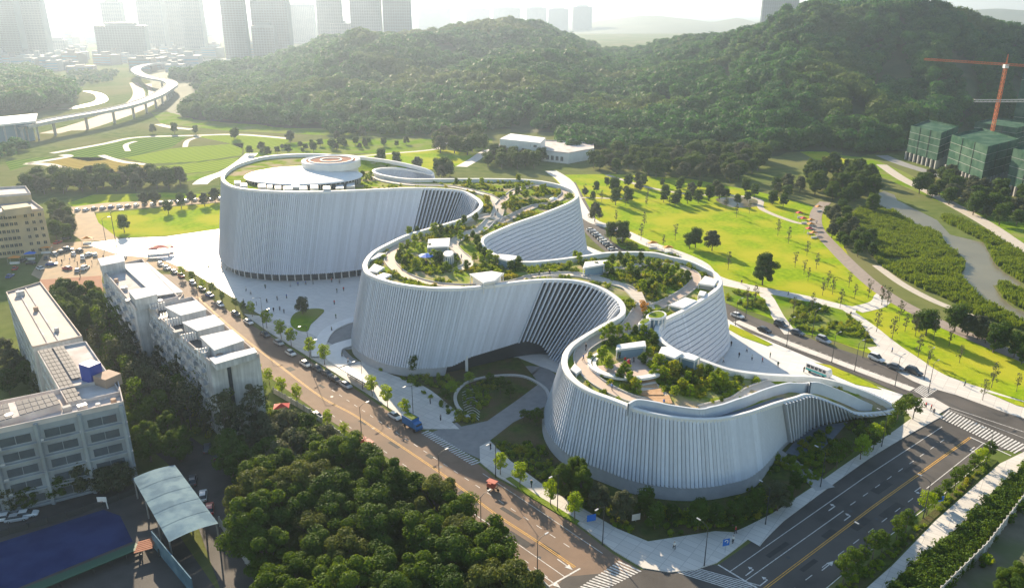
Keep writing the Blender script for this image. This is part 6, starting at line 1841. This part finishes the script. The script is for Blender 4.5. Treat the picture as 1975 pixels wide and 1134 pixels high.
# ================================================================== VEHICLES
def car_paint(name, c): return mat(name, c, 0.35, spec=0.5, coat=0.5)
PAINT = {'white': car_paint('car_white', (0.75, 0.75, 0.74)), 'black': car_paint('car_black', (0.02, 0.02, 0.024)), 'silver': car_paint('car_silver', (0.42, 0.43, 0.45)), 'dark grey': car_paint('car_dark_grey', (0.09, 0.095, 0.105)), 'red': car_paint('car_red', (0.42, 0.03, 0.03)), 'blue': car_paint('car_blue', (0.03, 0.08, 0.30))}
M['tyre'] = mat('tyre_rubber', (0.02, 0.02, 0.02), 0.9); M['lamp_w'] = mat('headlight_lens', (0.7, 0.7, 0.66), 0.15); M['lamp_r'] = mat('tail_light_lens', (0.4, 0.02, 0.02), 0.2)
def loft(mb, secs):
    """secs: (x, half width bottom, z0, half width top, z1)"""
    R_ = []
    for x, wb, z0, wt, z1 in secs:
        R_.append([(x, -wb, z0), (x, wb, z0), (x, wb * 1.02, z0 + (z1 - z0) * 0.55), (x, wt, z1), (x, -wt, z1), (x, -wb * 1.02, z0 + (z1 - z0) * 0.55)])
    o = [p for r in R_ for p in r]
    fs = []
    for i in range(len(R_) - 1):
        for k in range(6):
            k2 = (k + 1) % 6
            fs.append((i * 6 + k, (i + 1) * 6 + k, (i + 1) * 6 + k2, i * 6 + k2))
    fs.append(tuple(range(6))); fs.append(tuple(reversed([(len(R_) - 1) * 6 + k for k in range(6)])))
    mb.add(o, fs)
def car_meshes(van=False):
    hh = 0.45 if van else 0.0
    b = MB(); loft(b, [(-2.25, 0.74, 0.42, 0.66, 0.78), (-2.1, 0.86, 0.30, 0.76, 0.92 + hh), (-0.9, 0.9, 0.26, 0.82, 0.96 + hh * 0.6), (0.6, 0.9, 0.26, 0.82, 0.95), (1.7, 0.88, 0.28, 0.76, 0.86), (2.15, 0.78, 0.34, 0.66, 0.74), (2.28, 0.66, 0.42, 0.58, 0.62)])
    c = MB(); loft(c, [(-1.95 - hh * 0.3, 0.76, 0.88 + hh, 0.62, 0.98 + hh), (-1.3 - hh, 0.79, 0.9, 0.62, 1.40 + hh), (0.25, 0.79, 0.9, 0.63, 1.42 + hh), (1.15, 0.77, 0.88, 0.70, 0.97)])
    r = MB(); loft(r, [(-1.32 - hh, 0.60, 1.39 + hh, 0.56, 1.43 + hh), (-0.5, 0.62, 1.42 + hh, 0.56, 1.50 + hh), (0.27, 0.60, 1.41 + hh, 0.55, 1.45 + hh)])
    w = MB(); w.tube([(0, -0.1, 0), (0, 0.1, 0)], [0.32, 0.32], 12)
    rm = MB(); rm.tube([(0, -0.11, 0), (0, 0.11, 0)], [0.2, 0.2], 8)
    h = MB(); h.box(-0.03, 0.03, -0.17, 0.17, -0.07, 0.07)
    out = []
    for nm, q, mm in (('body', b, PAINT['white']), ('cabin_glass', c, M['glass']), ('roof_panel', r, PAINT['white']), ('wheel', w, M['tyre']), ('rim', rm, M['metal']), ('headlight', h, M['lamp_w']), ('tail_light', h, M['lamp_r'])):
        me = bpy.data.meshes.new(nm); me.from_pydata(q.v, [], q.f); me.materials.append(mm); me.update(); out.append(me)
    return out
CM, VM = car_meshes(), car_meshes(True)
def car(p, rz, colour, label, group, van=False, name='car', s=1.0, parts=True):
    ms = VM if van else CM
    r = empty(name, p, rz, s); tag(r, label, 'car' if not van else 'van', group)
    for q in (0, 2):
        o = link(('body', 0, 'roof_panel')[q], ms[q], r)
        o.material_slots[0].link = 'OBJECT'; o.material_slots[0].material = PAINT[colour]
    link('cabin_glass', ms[1], r)
    for x in (-1.4, 1.4):
        for y in (-0.8, 0.8):
            w = link('wheel', ms[3], r); w.location = (x, y, 0.32)
            if parts: link('rim', ms[4], w)
    if parts:
        for y in (-0.58, 0.58):
            o = link('headlight', ms[5], r); o.location = (2.2, y, 0.6)
            o = link('tail_light', ms[6], r); o.location = (-2.24, y, 0.66)
    return r
def heading(a, b_): d = G(*b_) - G(*a); return math.atan2(d.y, d.x)
WR = heading((560, 680), (900, 880))
def P0z(x, y, z=0.07): p = G(x, y); p.z = z; return p
for i, (x, y, c) in enumerate([(512, 648, 'dark grey'), (538, 664, 'silver'), (561, 684, 'white'), (590, 705, 'white'), (613, 714, 'dark grey'), (632, 724, 'dark grey'), (648, 736, 'black'), (668, 746, 'silver'), (762, 806, 'white')]):
    car(P0z(x, y), WR + random.uniform(-.04, .04), c, '%s car, %s in the line parked at the museum kerb' % (c, nth(i + 1)), 'cars parked on the museum side')
for i, (x, y, c) in enumerate([(480, 624, 'white'), (455, 608, 'dark grey'), (425, 590, 'white'), (405, 572, 'blue'), (390, 560, 'black'), (372, 548, 'silver'), (350, 534, 'red'), (336, 527, 'dark grey'), (322, 519, 'white'), (310, 512, 'silver')]):
    car(P0z(x, y), WR + random.uniform(-.1, .1), c, '%s car, %s up the road beside the white apartments' % (c, nth(i + 1)), 'cars beside the white apartments', parts=False)
car(P0z(612, 806), WR, 'silver', 'silver car by the wall on the left of the west road', None)
ER = heading((1480, 638), (1690, 714))
for x, y, c, van, l in [(1474, 640, 'black', False, 'black car driving on the east road nearest the right-hand lobe'), (1506, 630, 'dark grey', True, 'dark van at the far kerb of the east road'), (1588, 660, 'silver', True, 'silver van on the east road'), (1690, 695, 'white', True, 'white van leading the line at the far kerb of the east road'), (1727, 712, 'dark grey', False, 'dark car behind the white van on the east road'), (1762, 721, 'black', True, 'black van nearest the striped crossing of the east road'), (1422, 612, 'white', False, 'white car on the east road close to the right-hand lobe'), (1537, 645, 'dark grey', False, 'dark small car at the far kerb of the east road')]:
    car(P0z(x, y, 0.08), ER + random.uniform(-.05, .05), c, l, None, van, name='van' if van else 'car', s=1.1)
PR = heading((1146, 452), (1192, 494))
for i in range(11):
    t = i / 10; c = ['white', 'silver', 'white', 'dark grey', 'white', 'white', 'silver', 'black', 'white', 'dark grey', 'white'][i]
    car(P0z(1140 + 52 * t, 446 + 46 * t, 0.08), PR + 1.2, c, '%s car, %s from the far end of the row behind the museum' % (c, nth(i + 1)), 'cars parked behind the museum', parts=False)
for i in range(18):
    t = i / 17; c = ['white', 'white', 'dark grey', 'silver', 'blue', 'white', 'black', 'white', 'silver', 'white', 'dark grey', 'white', 'blue', 'white', 'white', 'red', 'silver', 'white'][i]
    car(P0z(150 + 275 * t, 408 - 24 * t + random.uniform(-1, 1), 0.08), 1.5 + random.uniform(-.15, .15), c, '%s car, %s from the left in the row above the west lawn' % (c, nth(i + 1)), 'cars parked above the west lawn', parts=False)
rnd = random.Random(8)
for i, (x, y) in enumerate([(85, 472), (96, 480), (105, 492), (90, 500), (120, 488), (132, 484), (142, 492), (152, 486), (160, 500), (172, 494), (184, 494), (100, 512), (130, 520), (150, 524), (165, 520), (112, 470), (128, 462), (118, 450), (238, 500), (60, 510), (30, 520), (45, 505), (78, 520), (20, 535)]):
    c = rnd.choice(['white', 'silver', 'black', 'dark grey', 'red', 'blue'])
    car(P0z(x, y, 0.09), rnd.uniform(0, 3.1), c, '%s car, %s of those scattered over the market yard' % (c, nth(i + 1)), 'cars in the market yard', parts=False, van=rnd.random() < 0.3)
for i, (x, y, c) in enumerate([(14, 1002, 'white'), (34, 1003, 'silver'), (52, 996, 'white')]):
    car(P0z(x, y), 0.3, c, ['white car at the left edge beside the blue court', 'silver car in the middle of three beside the blue court', 'white car at the right of three beside the blue court'][i], 'cars beside the blue court')
for i, (x, y, c) in enumerate([(372, 930, 'dark grey'), (392, 960, 'white'), (405, 985, 'red'), (420, 880, 'black'), (400, 868, 'dark grey')]):
    car(P0z(x, y), 1.9, c, '%s car parked in the lane beside the blue shed, %s from the near end' % (c, nth(5 - i)), 'cars beside the blue shed')
# truck, carts, bus
def truck(p, rz, label, boxc, capc):
    r = empty('truck', p, rz); tag(r, label, 'truck')
    b = MB(); loft(b, [(-2.9, 1.1, 0.75, 1.1, 1.0), (2.9, 1.1, 0.75, 1.1, 1.0)]); b.build('chassis', M['darkmetal'], r)
    b = MB(); b.box(-2.9, 1.3, -1.15, 1.15, 1.0, 3.1); b.box(-2.95, 1.35, -1.2, -1.1, 2.9, 3.2); b.box(-2.95, 1.35, 1.1, 1.2, 2.9, 3.2); b.build('cargo_box', boxc, r)
    b = MB(); b.box(-2.6, 1.1, -0.95, 0.95, 3.1, 3.3); b.build('load', capc, r)
    b = MB(); loft(b, [(1.45, 1.08, 0.6, 1.0, 2.5), (2.5, 1.08, 0.6, 0.98, 2.4), (2.9, 1.05, 0.6, 0.95, 1.5)]); b.build('cab', boxc, r)
    b = MB(); b.box(2.56, 2.8, -0.85, 0.85, 1.55, 2.2); b.build('windscreen', M['glass'], r)
    for x in (-2.0, 2.0):
        for y in (-1.0, 1.0):
            b = MB(); b.tube([(x, y - 0.14, 0.45), (x, y + 0.14, 0.45)], [0.45, 0.45], 12); b.build('wheel', M['tyre'], r)
    return r
truck(P0z(796, 826), WR, 'blue box truck with a leafy load parked at the crossing', mat('truck_blue', (0.02, 0.16, 0.42), 0.5), M['leaf_shrub'])
def cart(p, rz, label):
    r = empty('cargo_tricycle', p, rz); tag(r, label, 'tricycle')
    b = MB(); b.box(-1.3, 0.4, -0.65, 0.65, 0.6, 1.3); b.box(-1.25, 0.35, -0.55, 0.55, 1.3, 1.5); b.build('cargo_box', mat('cart_red', (0.40, 0.09, 0.06), 0.6), r)
    b = MB(); b.tube([(0.4, 0, 0.6), (1.0, 0, 0.6), (1.3, 0, 1.2)], [0.12, 0.12, 0.06], 6); b.tube([(1.25, -0.35, 1.2), (1.25, 0.35, 1.2)], [0.04, 0.04], 6); b.build('frame', M['darkmetal'], r)
    for x, y in ((-0.9, -0.7), (-0.9, 0.7), (1.35, 0)):
        b = MB(); b.tube([(x, y - 0.07, 0.32), (x, y + 0.07, 0.32)], [0.32, 0.32], 10); b.build('wheel', M['tyre'], r)
    b = MB(); b.box(-1.4, 0.9, -0.7, 0.7, 2.0, 2.08); b.bar((-1.2, -0.6, 1.3), (-1.2, -0.6, 2.0), 0.06); b.bar((0.8, -0.6, 0.7), (0.8, -0.6, 2.0), 0.06); b.bar((0.8, 0.6, 0.7), (0.8, 0.6, 2.0), 0.06); b.build('canopy', bpy.data.materials['cart_red'], r)
cart(P0z(700, 858), WR, 'red cargo tricycle left of its twin beside the road wall'); cart(P0z(714, 866), WR, 'red cargo tricycle right of its twin beside the road wall')
cart(P0z(951, 944), WR + 0.2, 'small red-canopied tricycle riding on the west road')
bs_ = empty('minibus', P0z(1578, 722, 0.12), ER); tag(bs_, 'white and teal minibus standing on the sunny plaza', 'bus')
b = MB(); loft(b, [(-3.6, 1.1, 0.4, 1.0, 2.6), (3.2, 1.1, 0.4, 1.0, 2.6), (3.7, 1.0, 0.4, 0.9, 1.7)]); b.build('body', M['white'], bs_)
for k in range(5):
    for s_ in (-1, 1):
        b = MB(); b.box(-3.2 + 1.25 * k, -2.2 + 1.25 * k, s_ * 1.13 - 0.02, s_ * 1.13 + 0.02, 1.5, 2.3); b.build('window', M['glass'], bs_)
b = MB(); b.box(-3.5, 3.2, -1.15, -1.12, 0.6, 1.2); b.build('side_stripe', mat('teal_paint', (0.08, 0.45, 0.45), 0.5), bs_)
for x in (-2.2, 2.2):
    for y in (-1.0, 1.0):
        b = MB(); b.tube([(x, y - 0.14, 0.42), (x, y + 0.14, 0.42)], [0.42, 0.42], 12); b.build('wheel', M['tyre'], bs_)

# ================================================================== STREET FURNITURE
def lamp_mesh():
    b = MB(); b.tube([(0, 0, 0), (0, 0, 0.8), (0, 0, 9.0)], [0.14, 0.11, 0.06], 8); a = bpy.data.meshes.new('post'); a.from_pydata(b.v, [], b.f); a.materials.append(M['darkmetal']); a.update()
    b = MB(); b.tube([(0, 0, 8.8), (0.9, 0, 9.3), (2.2, 0, 9.4)], [0.06, 0.05, 0.04], 6); c = bpy.data.meshes.new('arm'); c.from_pydata(b.v, [], b.f); c.materials.append(M['darkmetal']); c.update()
    b = MB(); b.box(1.9, 2.8, -0.16, 0.16, 9.34, 9.48); d = bpy.data.meshes.new('lamp_head'); d.from_pydata(b.v, [], b.f); d.materials.append(M['metal']); d.update()
    return a, c, d
LMS = lamp_mesh()
def lamp(x, y, rz, label, group, s=1.0):
    r = empty('street_lamp', G(x, y), rz, s); tag(r, label, 'street lamp', group)
    for nm, m_ in zip(('post', 'arm', 'lamp_head'), LMS): link(nm, m_, r)
for i, (x, y) in enumerate([(510, 652), (600, 716), (698, 846), (848, 944), (1036, 1120), (928, 1030)]):
    lamp(x, y, WR + 1.57, '%s street lamp from the far end on the wall side of the west road' % nth(i + 1), 'lamps of the west road')
for i, (x, y) in enumerate([(425, 566), (508, 622), (596, 680), (700, 752), (797, 803), (956, 920), (1162, 1050), (1075, 985)]):
    lamp(x, y, WR - 1.57, '%s street lamp from the far end on the museum side of the west road' % nth(i + 1), 'lamps of the west road')
for i, (x, y) in enumerate([(1418, 628), (1438, 614), (1517, 668), (1566, 650), (1604, 699), (1648, 716), (1664, 690), (1726, 745), (1790, 758), (1782, 732)]):
    lamp(x, y, ER + 1.57, '%s street lamp along the east road counted from the right-hand lobe' % nth(i + 1), 'lamps of the east road')
for i, (x, y) in enumerate([(1358, 1092), (1476, 1012), (1582, 940), (1700, 862), (1900, 900), (1780, 1000), (1660, 1100)]):
    lamp(x, y, 2.2, '%s street lamp of the south road kerbs from the corner' % nth(i + 1), 'lamps of the south road')
lamp(226, 482, 0.3, 'tall lamp mast at the grass edge of the plaza', None, 1.9); lamp(205, 470, 0.3, 'shorter lamp mast at the grass edge of the plaza', None, 1.3); lamp(380, 560, 0.3, 'lamp mast between the white block and the plaza', None, 1.3)
def fence(name, label, px, h, m, step, gap=0.04, postm='concrete', panel=0.12, cat='fence'):
    L = resample(GL(px), step)
    r = empty(name, L[0]); tag(r, label, cat)
    for i, (a, c) in enumerate(zip(L, L[1:])):
        b = MB(); b.bar(a.lerp(c, gap) + Vector((0, 0, h / 2)), a.lerp(c, 1 - gap) + Vector((0, 0, h / 2)), panel, h); local(b, r).build('panel', m[i % len(m)], r)
        b = MB(); b.bar(a, a + Vector((0, 0, h + 0.25)), 0.32); local(b, r).build('post', M[postm], r)
    return r
pinkw = mat('pink_poster_panel', (0.52, 0.36, 0.31), 0.8, (0.58, 0.48, 0.42), 0.8)
fence('road_wall', 'cream panel wall with posts along the foreground wood', [(880, 985), (925, 1040), (1045, 1136), (1060, 1150)], 2.2, [M['white2'], pinkw, M['white2']], 2.2, cat='wall')
fence('road_wall', 'pale low wall between the shaded wood and the road', [(528, 758), (600, 800), (665, 850), (695, 868)], 1.6, [M['pave'], M['white2']], 3.0, cat='wall')
fence('board_fence', 'grey board fence beyond the hedge in the bottom right corner', [(1812, 1150), (1902, 1062), (1976, 964), (2040, 915)], 2.2, [M['concrete'], M['white2']], 2.0)
fence('yard_wall', 'dark wall down the lane between the shed and the wood', [(425, 1015), (470, 1080), (520, 1150)], 2.2, [M['concrete']], 3.0, cat='wall')
fence('court_fence', 'dark fence along the far side of the blue court', [(-60, 1052), (120, 1002), (235, 962), (262, 952)], 1.4, [M['darkmetal']], 3.5, postm='darkmetal')
def sign(p, label, m, w=1.1, h=1.3, z=2.2, rz=0.3):
    r = empty('road_sign', p, rz); tag(r, label, 'sign')
    b = MB(); b.tube([(0, 0, 0), (0, 0, z + h)], [0.06, 0.05], 6); b.build('post', M['metal'], r)
    b = MB(); b.box(-w / 2, w / 2, -0.09, -0.05, z, z + h); b.build('plate', m, r)
    return r
bsign = mat('sign_blue', (0.02, 0.15, 0.55), 0.4)
r = sign(G(1398, 1066), 'blue parking sign with white mark at the road corner', bsign, 1.5, 1.6, 1.8)
b = MB(); b.tube([(0.35 * math.cos(k * 0.6 - 1.2), -0.1, 2.75 + 0.35 * math.sin(k * 0.6 - 1.2)) for k in range(8)], [0.08] * 8, 6); b.build('sign_mark', M['white'], r)
sign(G(1140, 1008), 'round blue board beside the corner path', bsign, 2.0, 1.6, 0.5)
sign(G(1812, 975), 'blue sign under the verge trees of the south road', bsign, 1.4, 1.2, 1.2)
for i, (x, y) in enumerate([(1226, 1006), (1257, 1008)]):
    sign(G(x, y), ['left', 'right'][i] + ' one of two low white display boards in the front garden', M['white'], 1.9, 1.5, 0.5)
# bus shelter
bh = empty('bus_shelter', P0z(690, 742, 0.2), WR); tag(bh, 'white-roofed bus shelter on the west road pavement', 'shelter')
b = MB(); b.box(-7, 7, -1.3, 1.3, 2.8, 3.05); b.build('roof', M['white'], bh)
for x in (-6.4, -2.1, 2.1, 6.4):
    b = MB(); b.bar((x, 0.9, 0), (x, 0.9, 2.8), 0.18); b.build('post', M['darkmetal'], bh)
for k in range(3):
    b = MB(); b.box(-6.2 + 4.2 * k, -2.4 + 4.2 * k, 0.95, 1.0, 0.4, 2.4); b.build('back_panel', M['glass2'], bh)
b = MB(); b.box(-5, 5, 0.2, 0.7, 0.45, 0.52); b.build('bench', M['metal'], bh)
# stalls on the plaza and in the park
def stall(p, label, m, w=4, d=3, h=2.6, rz=0.2):
    r = empty('canopy_stall', p, rz); tag(r, label, 'stall')
    b = MB(); b.add([(-w / 2, -d / 2, h), (w / 2, -d / 2, h), (w / 2, d / 2, h), (-w / 2, d / 2, h), (0, 0, h + 0.9)], [(0, 1, 4), (1, 2, 4), (2, 3, 4), (3, 0, 4)]); b.build('canopy', m, r)
    for x in (-w / 2, w / 2):
        for y in (-d / 2, d / 2):
            b = MB(); b.bar((x, y, 0), (x, y, h), 0.08); b.build('leg', M['metal'], r)
    b = MB(); b.box(-w * 0.4, w * 0.4, -d * 0.4, -d * 0.2, 0.0, 0.9); b.build('counter', M['white'], r)
stall(G(312, 490), 'red-topped stall alone on the sunny plaza', red, 9, 6, 3.4); stall(G(296, 492), 'grey-topped stall next to the red-topped stall', M['metal'], 5, 5, 3)
stall(G(330, 488), 'small red stall right of the red-topped stall', red, 3, 3)
for i, (x, y, m_, t) in enumerate([(1541, 420, red, 'red'), (1549, 431, red, 'red'), (1563, 434, orange, 'orange'), (1563, 442, orange, 'orange'), (1560, 451, red, 'red'), (1568, 459, orange, 'orange'), (1578, 408, orange, 'orange')]):
    stall(G(x, y), '%s canopy, %s down the row beside the promenade' % (t, nth(i + 1)), m_, 3.6, 2.6)
for i, (x, y, m_, t) in enumerate([(1195, 461, orange, 'orange'), (1258, 479, orange, 'orange'), (1288, 488, orange, 'orange'), (132, 452, blue, 'blue'), (170, 470, orange, 'orange'), (60, 500, blue, 'blue'), (30, 508, orange, 'orange'), (90, 488, orange, 'orange')]):
    stall(G(x, y), '%s canopy, %s of the scattered ones %s' % (t, nth(i % 3 + 1) if i < 3 else nth(i - 2), 'in the park bed' if i < 3 else 'in the market yard'), m_, 4.5, 2.6)
stall(G(545, 800), 'red canopy among the leaves behind the road wall', red, 4, 3); stall(G(328, 805), 'blue canopy under the slender trees', blue, 4, 3); stall(G(190, 645), 'red canopy beside the round trees by the school', red, 6, 4)

# ================================================================== PEOPLE
def person_mesh(stride, name):
    sk = bpy.data.meshes.new('skeleton')
    V = [(0, 0, 0.95), (0, 0, 1.2), (0, 0, 1.42), (0, 0, 1.52), (0.01, 0, 1.64), (0, 0.16, 1.42), (0.04, 0.24, 1.15), (0.14 * stride, 0.22, 0.92), (0, -0.16, 1.42), (-0.04, -0.24, 1.15), (0.1 * -stride + 0.1, -0.22, 0.92),
         (0, 0.09, 0.9), (0.14 * stride, 0.1, 0.5), (0.12 * stride, 0.1, 0.08), (0.12 * stride + 0.14, 0.1, 0.04), (0, -0.09, 0.9), (-0.1 * stride, -0.1, 0.5), (-0.3 * stride, -0.1, 0.1), (-0.3 * stride + 0.14, -0.1, 0.05)]
    E_ = [(0, 1), (1, 2), (2, 3), (3, 4), (2, 5), (5, 6), (6, 7), (2, 8), (8, 9), (9, 10), (0, 11), (11, 12), (12, 13), (13, 14), (0, 15), (15, 16), (16, 17), (17, 18)]
    Rr = [.15, .16, .15, .06, .11, .07, .05, .04, .07, .05, .04, .1, .07, .05, .045, .1, .07, .05, .045]
    sk.from_pydata(V, E_, [])
    o = bpy.data.objects.new('skeleton', sk); COL.objects.link(o)
    o.modifiers.new('skin', 'SKIN')
    for i, r_ in enumerate(Rr):
        sk.skin_vertices[0].data[i].radius = (r_, r_)
    sk.skin_vertices[0].data[0].use_root = True
    dg = bpy.context.evaluated_depsgraph_get()
    me = bpy.data.meshes.new_from_object(o.evaluated_get(dg))
    me.name = name
    bpy.data.objects.remove(o)
    me.materials.clear()
    for q in ('cloth_top', 'cloth_legs', 'skin', 'hair'): me.materials.append(M[q])
    for f in me.polygons:
        c = f.center
        f.material_index = 3 if c.z > 1.66 or (c.z > 1.56 and c.x < 0) else (2 if c.z > 1.48 or (abs(c.y) > 0.19 and c.z < 1.08) else (0 if c.z > 0.95 else 1))
        f.use_smooth = True
    return me
M['skin'] = mat('skin', (0.45, 0.28, 0.2), 0.6); M['hair'] = mat('black_hair', (0.02, 0.018, 0.016), 0.6); M['cloth_top'] = mat('shirt', (0.4, 0.4, 0.42), 0.9); M['cloth_legs'] = mat('trousers', (0.04, 0.045, 0.06), 0.9)
PM = [person_mesh(1.0, 'person'), person_mesh(0.15, 'person')]
TOPS = {n: mat(n + '_shirt', c, 0.9) for n, c in (('black', (0.03, 0.03, 0.035)), ('white', (0.7, 0.7, 0.68)), ('red', (0.5, 0.05, 0.05)), ('blue', (0.06, 0.14, 0.4)), ('grey', (0.25, 0.25, 0.26)), ('dark green', (0.05, 0.12, 0.06)))}
rnd = random.Random(77)
def people(L, where, roof=False, z=0.12):
    for i, (x, y) in enumerate(L):
        p = RP(x, y, DECK + 0.08) if roof else P0z(x, y, z)
        t = rnd.choice(list(TOPS)); w = rnd.random() < 0.7
        o = link('person', PM[0 if w else 1]); o.location = p; o.rotation_euler = (0, 0, rnd.uniform(0, 6.28)); o.scale = (1.05,) * 3
        o.material_slots[0].link = 'OBJECT'; o.material_slots[0].material = TOPS[t]
        tag(o, '%s person from left %s, %s top' % (nth(i + 1), where, t), 'person', 'people ' + where)
people(sorted([(403, 520), (428, 521), (410, 535), (437, 522), (475, 562), (484, 569), (512, 557), (560, 554), (575, 552), (590, 550), (604, 549), (553, 576), (535, 580), (540, 600), (548, 605), (528, 602), (645, 588), (663, 562), (650, 565), (648, 615), (470, 585), (495, 590), (640, 545), (655, 548), (515, 585), (282, 467), (330, 472), (325, 470)]), 'on the plaza by the rear lobe')
people(sorted([(110, 500), (120, 508), (135, 505), (150, 512), (165, 508), (178, 510), (190, 505), (145, 500), (155, 535), (125, 498), (200, 500), (212, 506), (98, 506)]), 'in the market yard')
people(sorted([(1410, 668), (1425, 690), (1450, 695), (1440, 680), (1470, 700), (1500, 708), (1395, 700), (1485, 690), (1550, 718)]), 'on the plaza behind the front lobe')
people(sorted([(1298, 795), (1310, 797), (1316, 798), (1375, 797), (1420, 786), (1428, 784), (1465, 770), (1475, 766), (1488, 762), (1345, 799)]), 'on the rim walk of the front lobe', True)
people(sorted([(1205, 700), (1215, 705), (1222, 700), (1130, 675), (1125, 695), (1180, 752), (1280, 782), (1195, 690), (1040, 532), (1060, 530), (930, 550), (960, 410), (955, 418), (890, 500), (830, 515), (822, 512)]), 'in the roof gardens', True)
people(sorted([(660, 690), (672, 702), (640, 640), (850, 812), (946, 868), (1413, 1048), (1418, 1030), (1270, 1015), (1650, 790), (1785, 788), (1795, 792), (1800, 800), (1620, 880), (1300, 1060), (1140, 980), (1025, 940), (830, 780)]), 'on the pavements round the museum', z=0.22)
people(sorted([(1700, 578), (1640, 610), (1720, 680), (1660, 640), (1520, 570), (1430, 548), (1575, 432), (1700, 560), (1860, 745)]), 'on the park paths')
# ---------------------------------------------------------------- haze: one closed box of even air round the camera and everything
hz = MB(); hz.box(-14200, 14200, -500, 14200, -1.5, HAZE_TOP)
hm = bpy.data.materials.new('haze_air'); hm.use_nodes = True
hn = hm.node_tree
hn.nodes.remove(hn.nodes['Principled BSDF'])
pv = hn.nodes.new('ShaderNodeVolumePrincipled')
pv.inputs['Color'].default_value = (0.44, 0.54, 0.68, 1)
pv.inputs['Density'].default_value = HAZE_DENSITY
pv.inputs['Anisotropy'].default_value = 0.58
hn.links.new(pv.outputs[0], hn.nodes['Material Output'].inputs['Volume'])
tag(hz.build('haze', hm), kind='stuff')
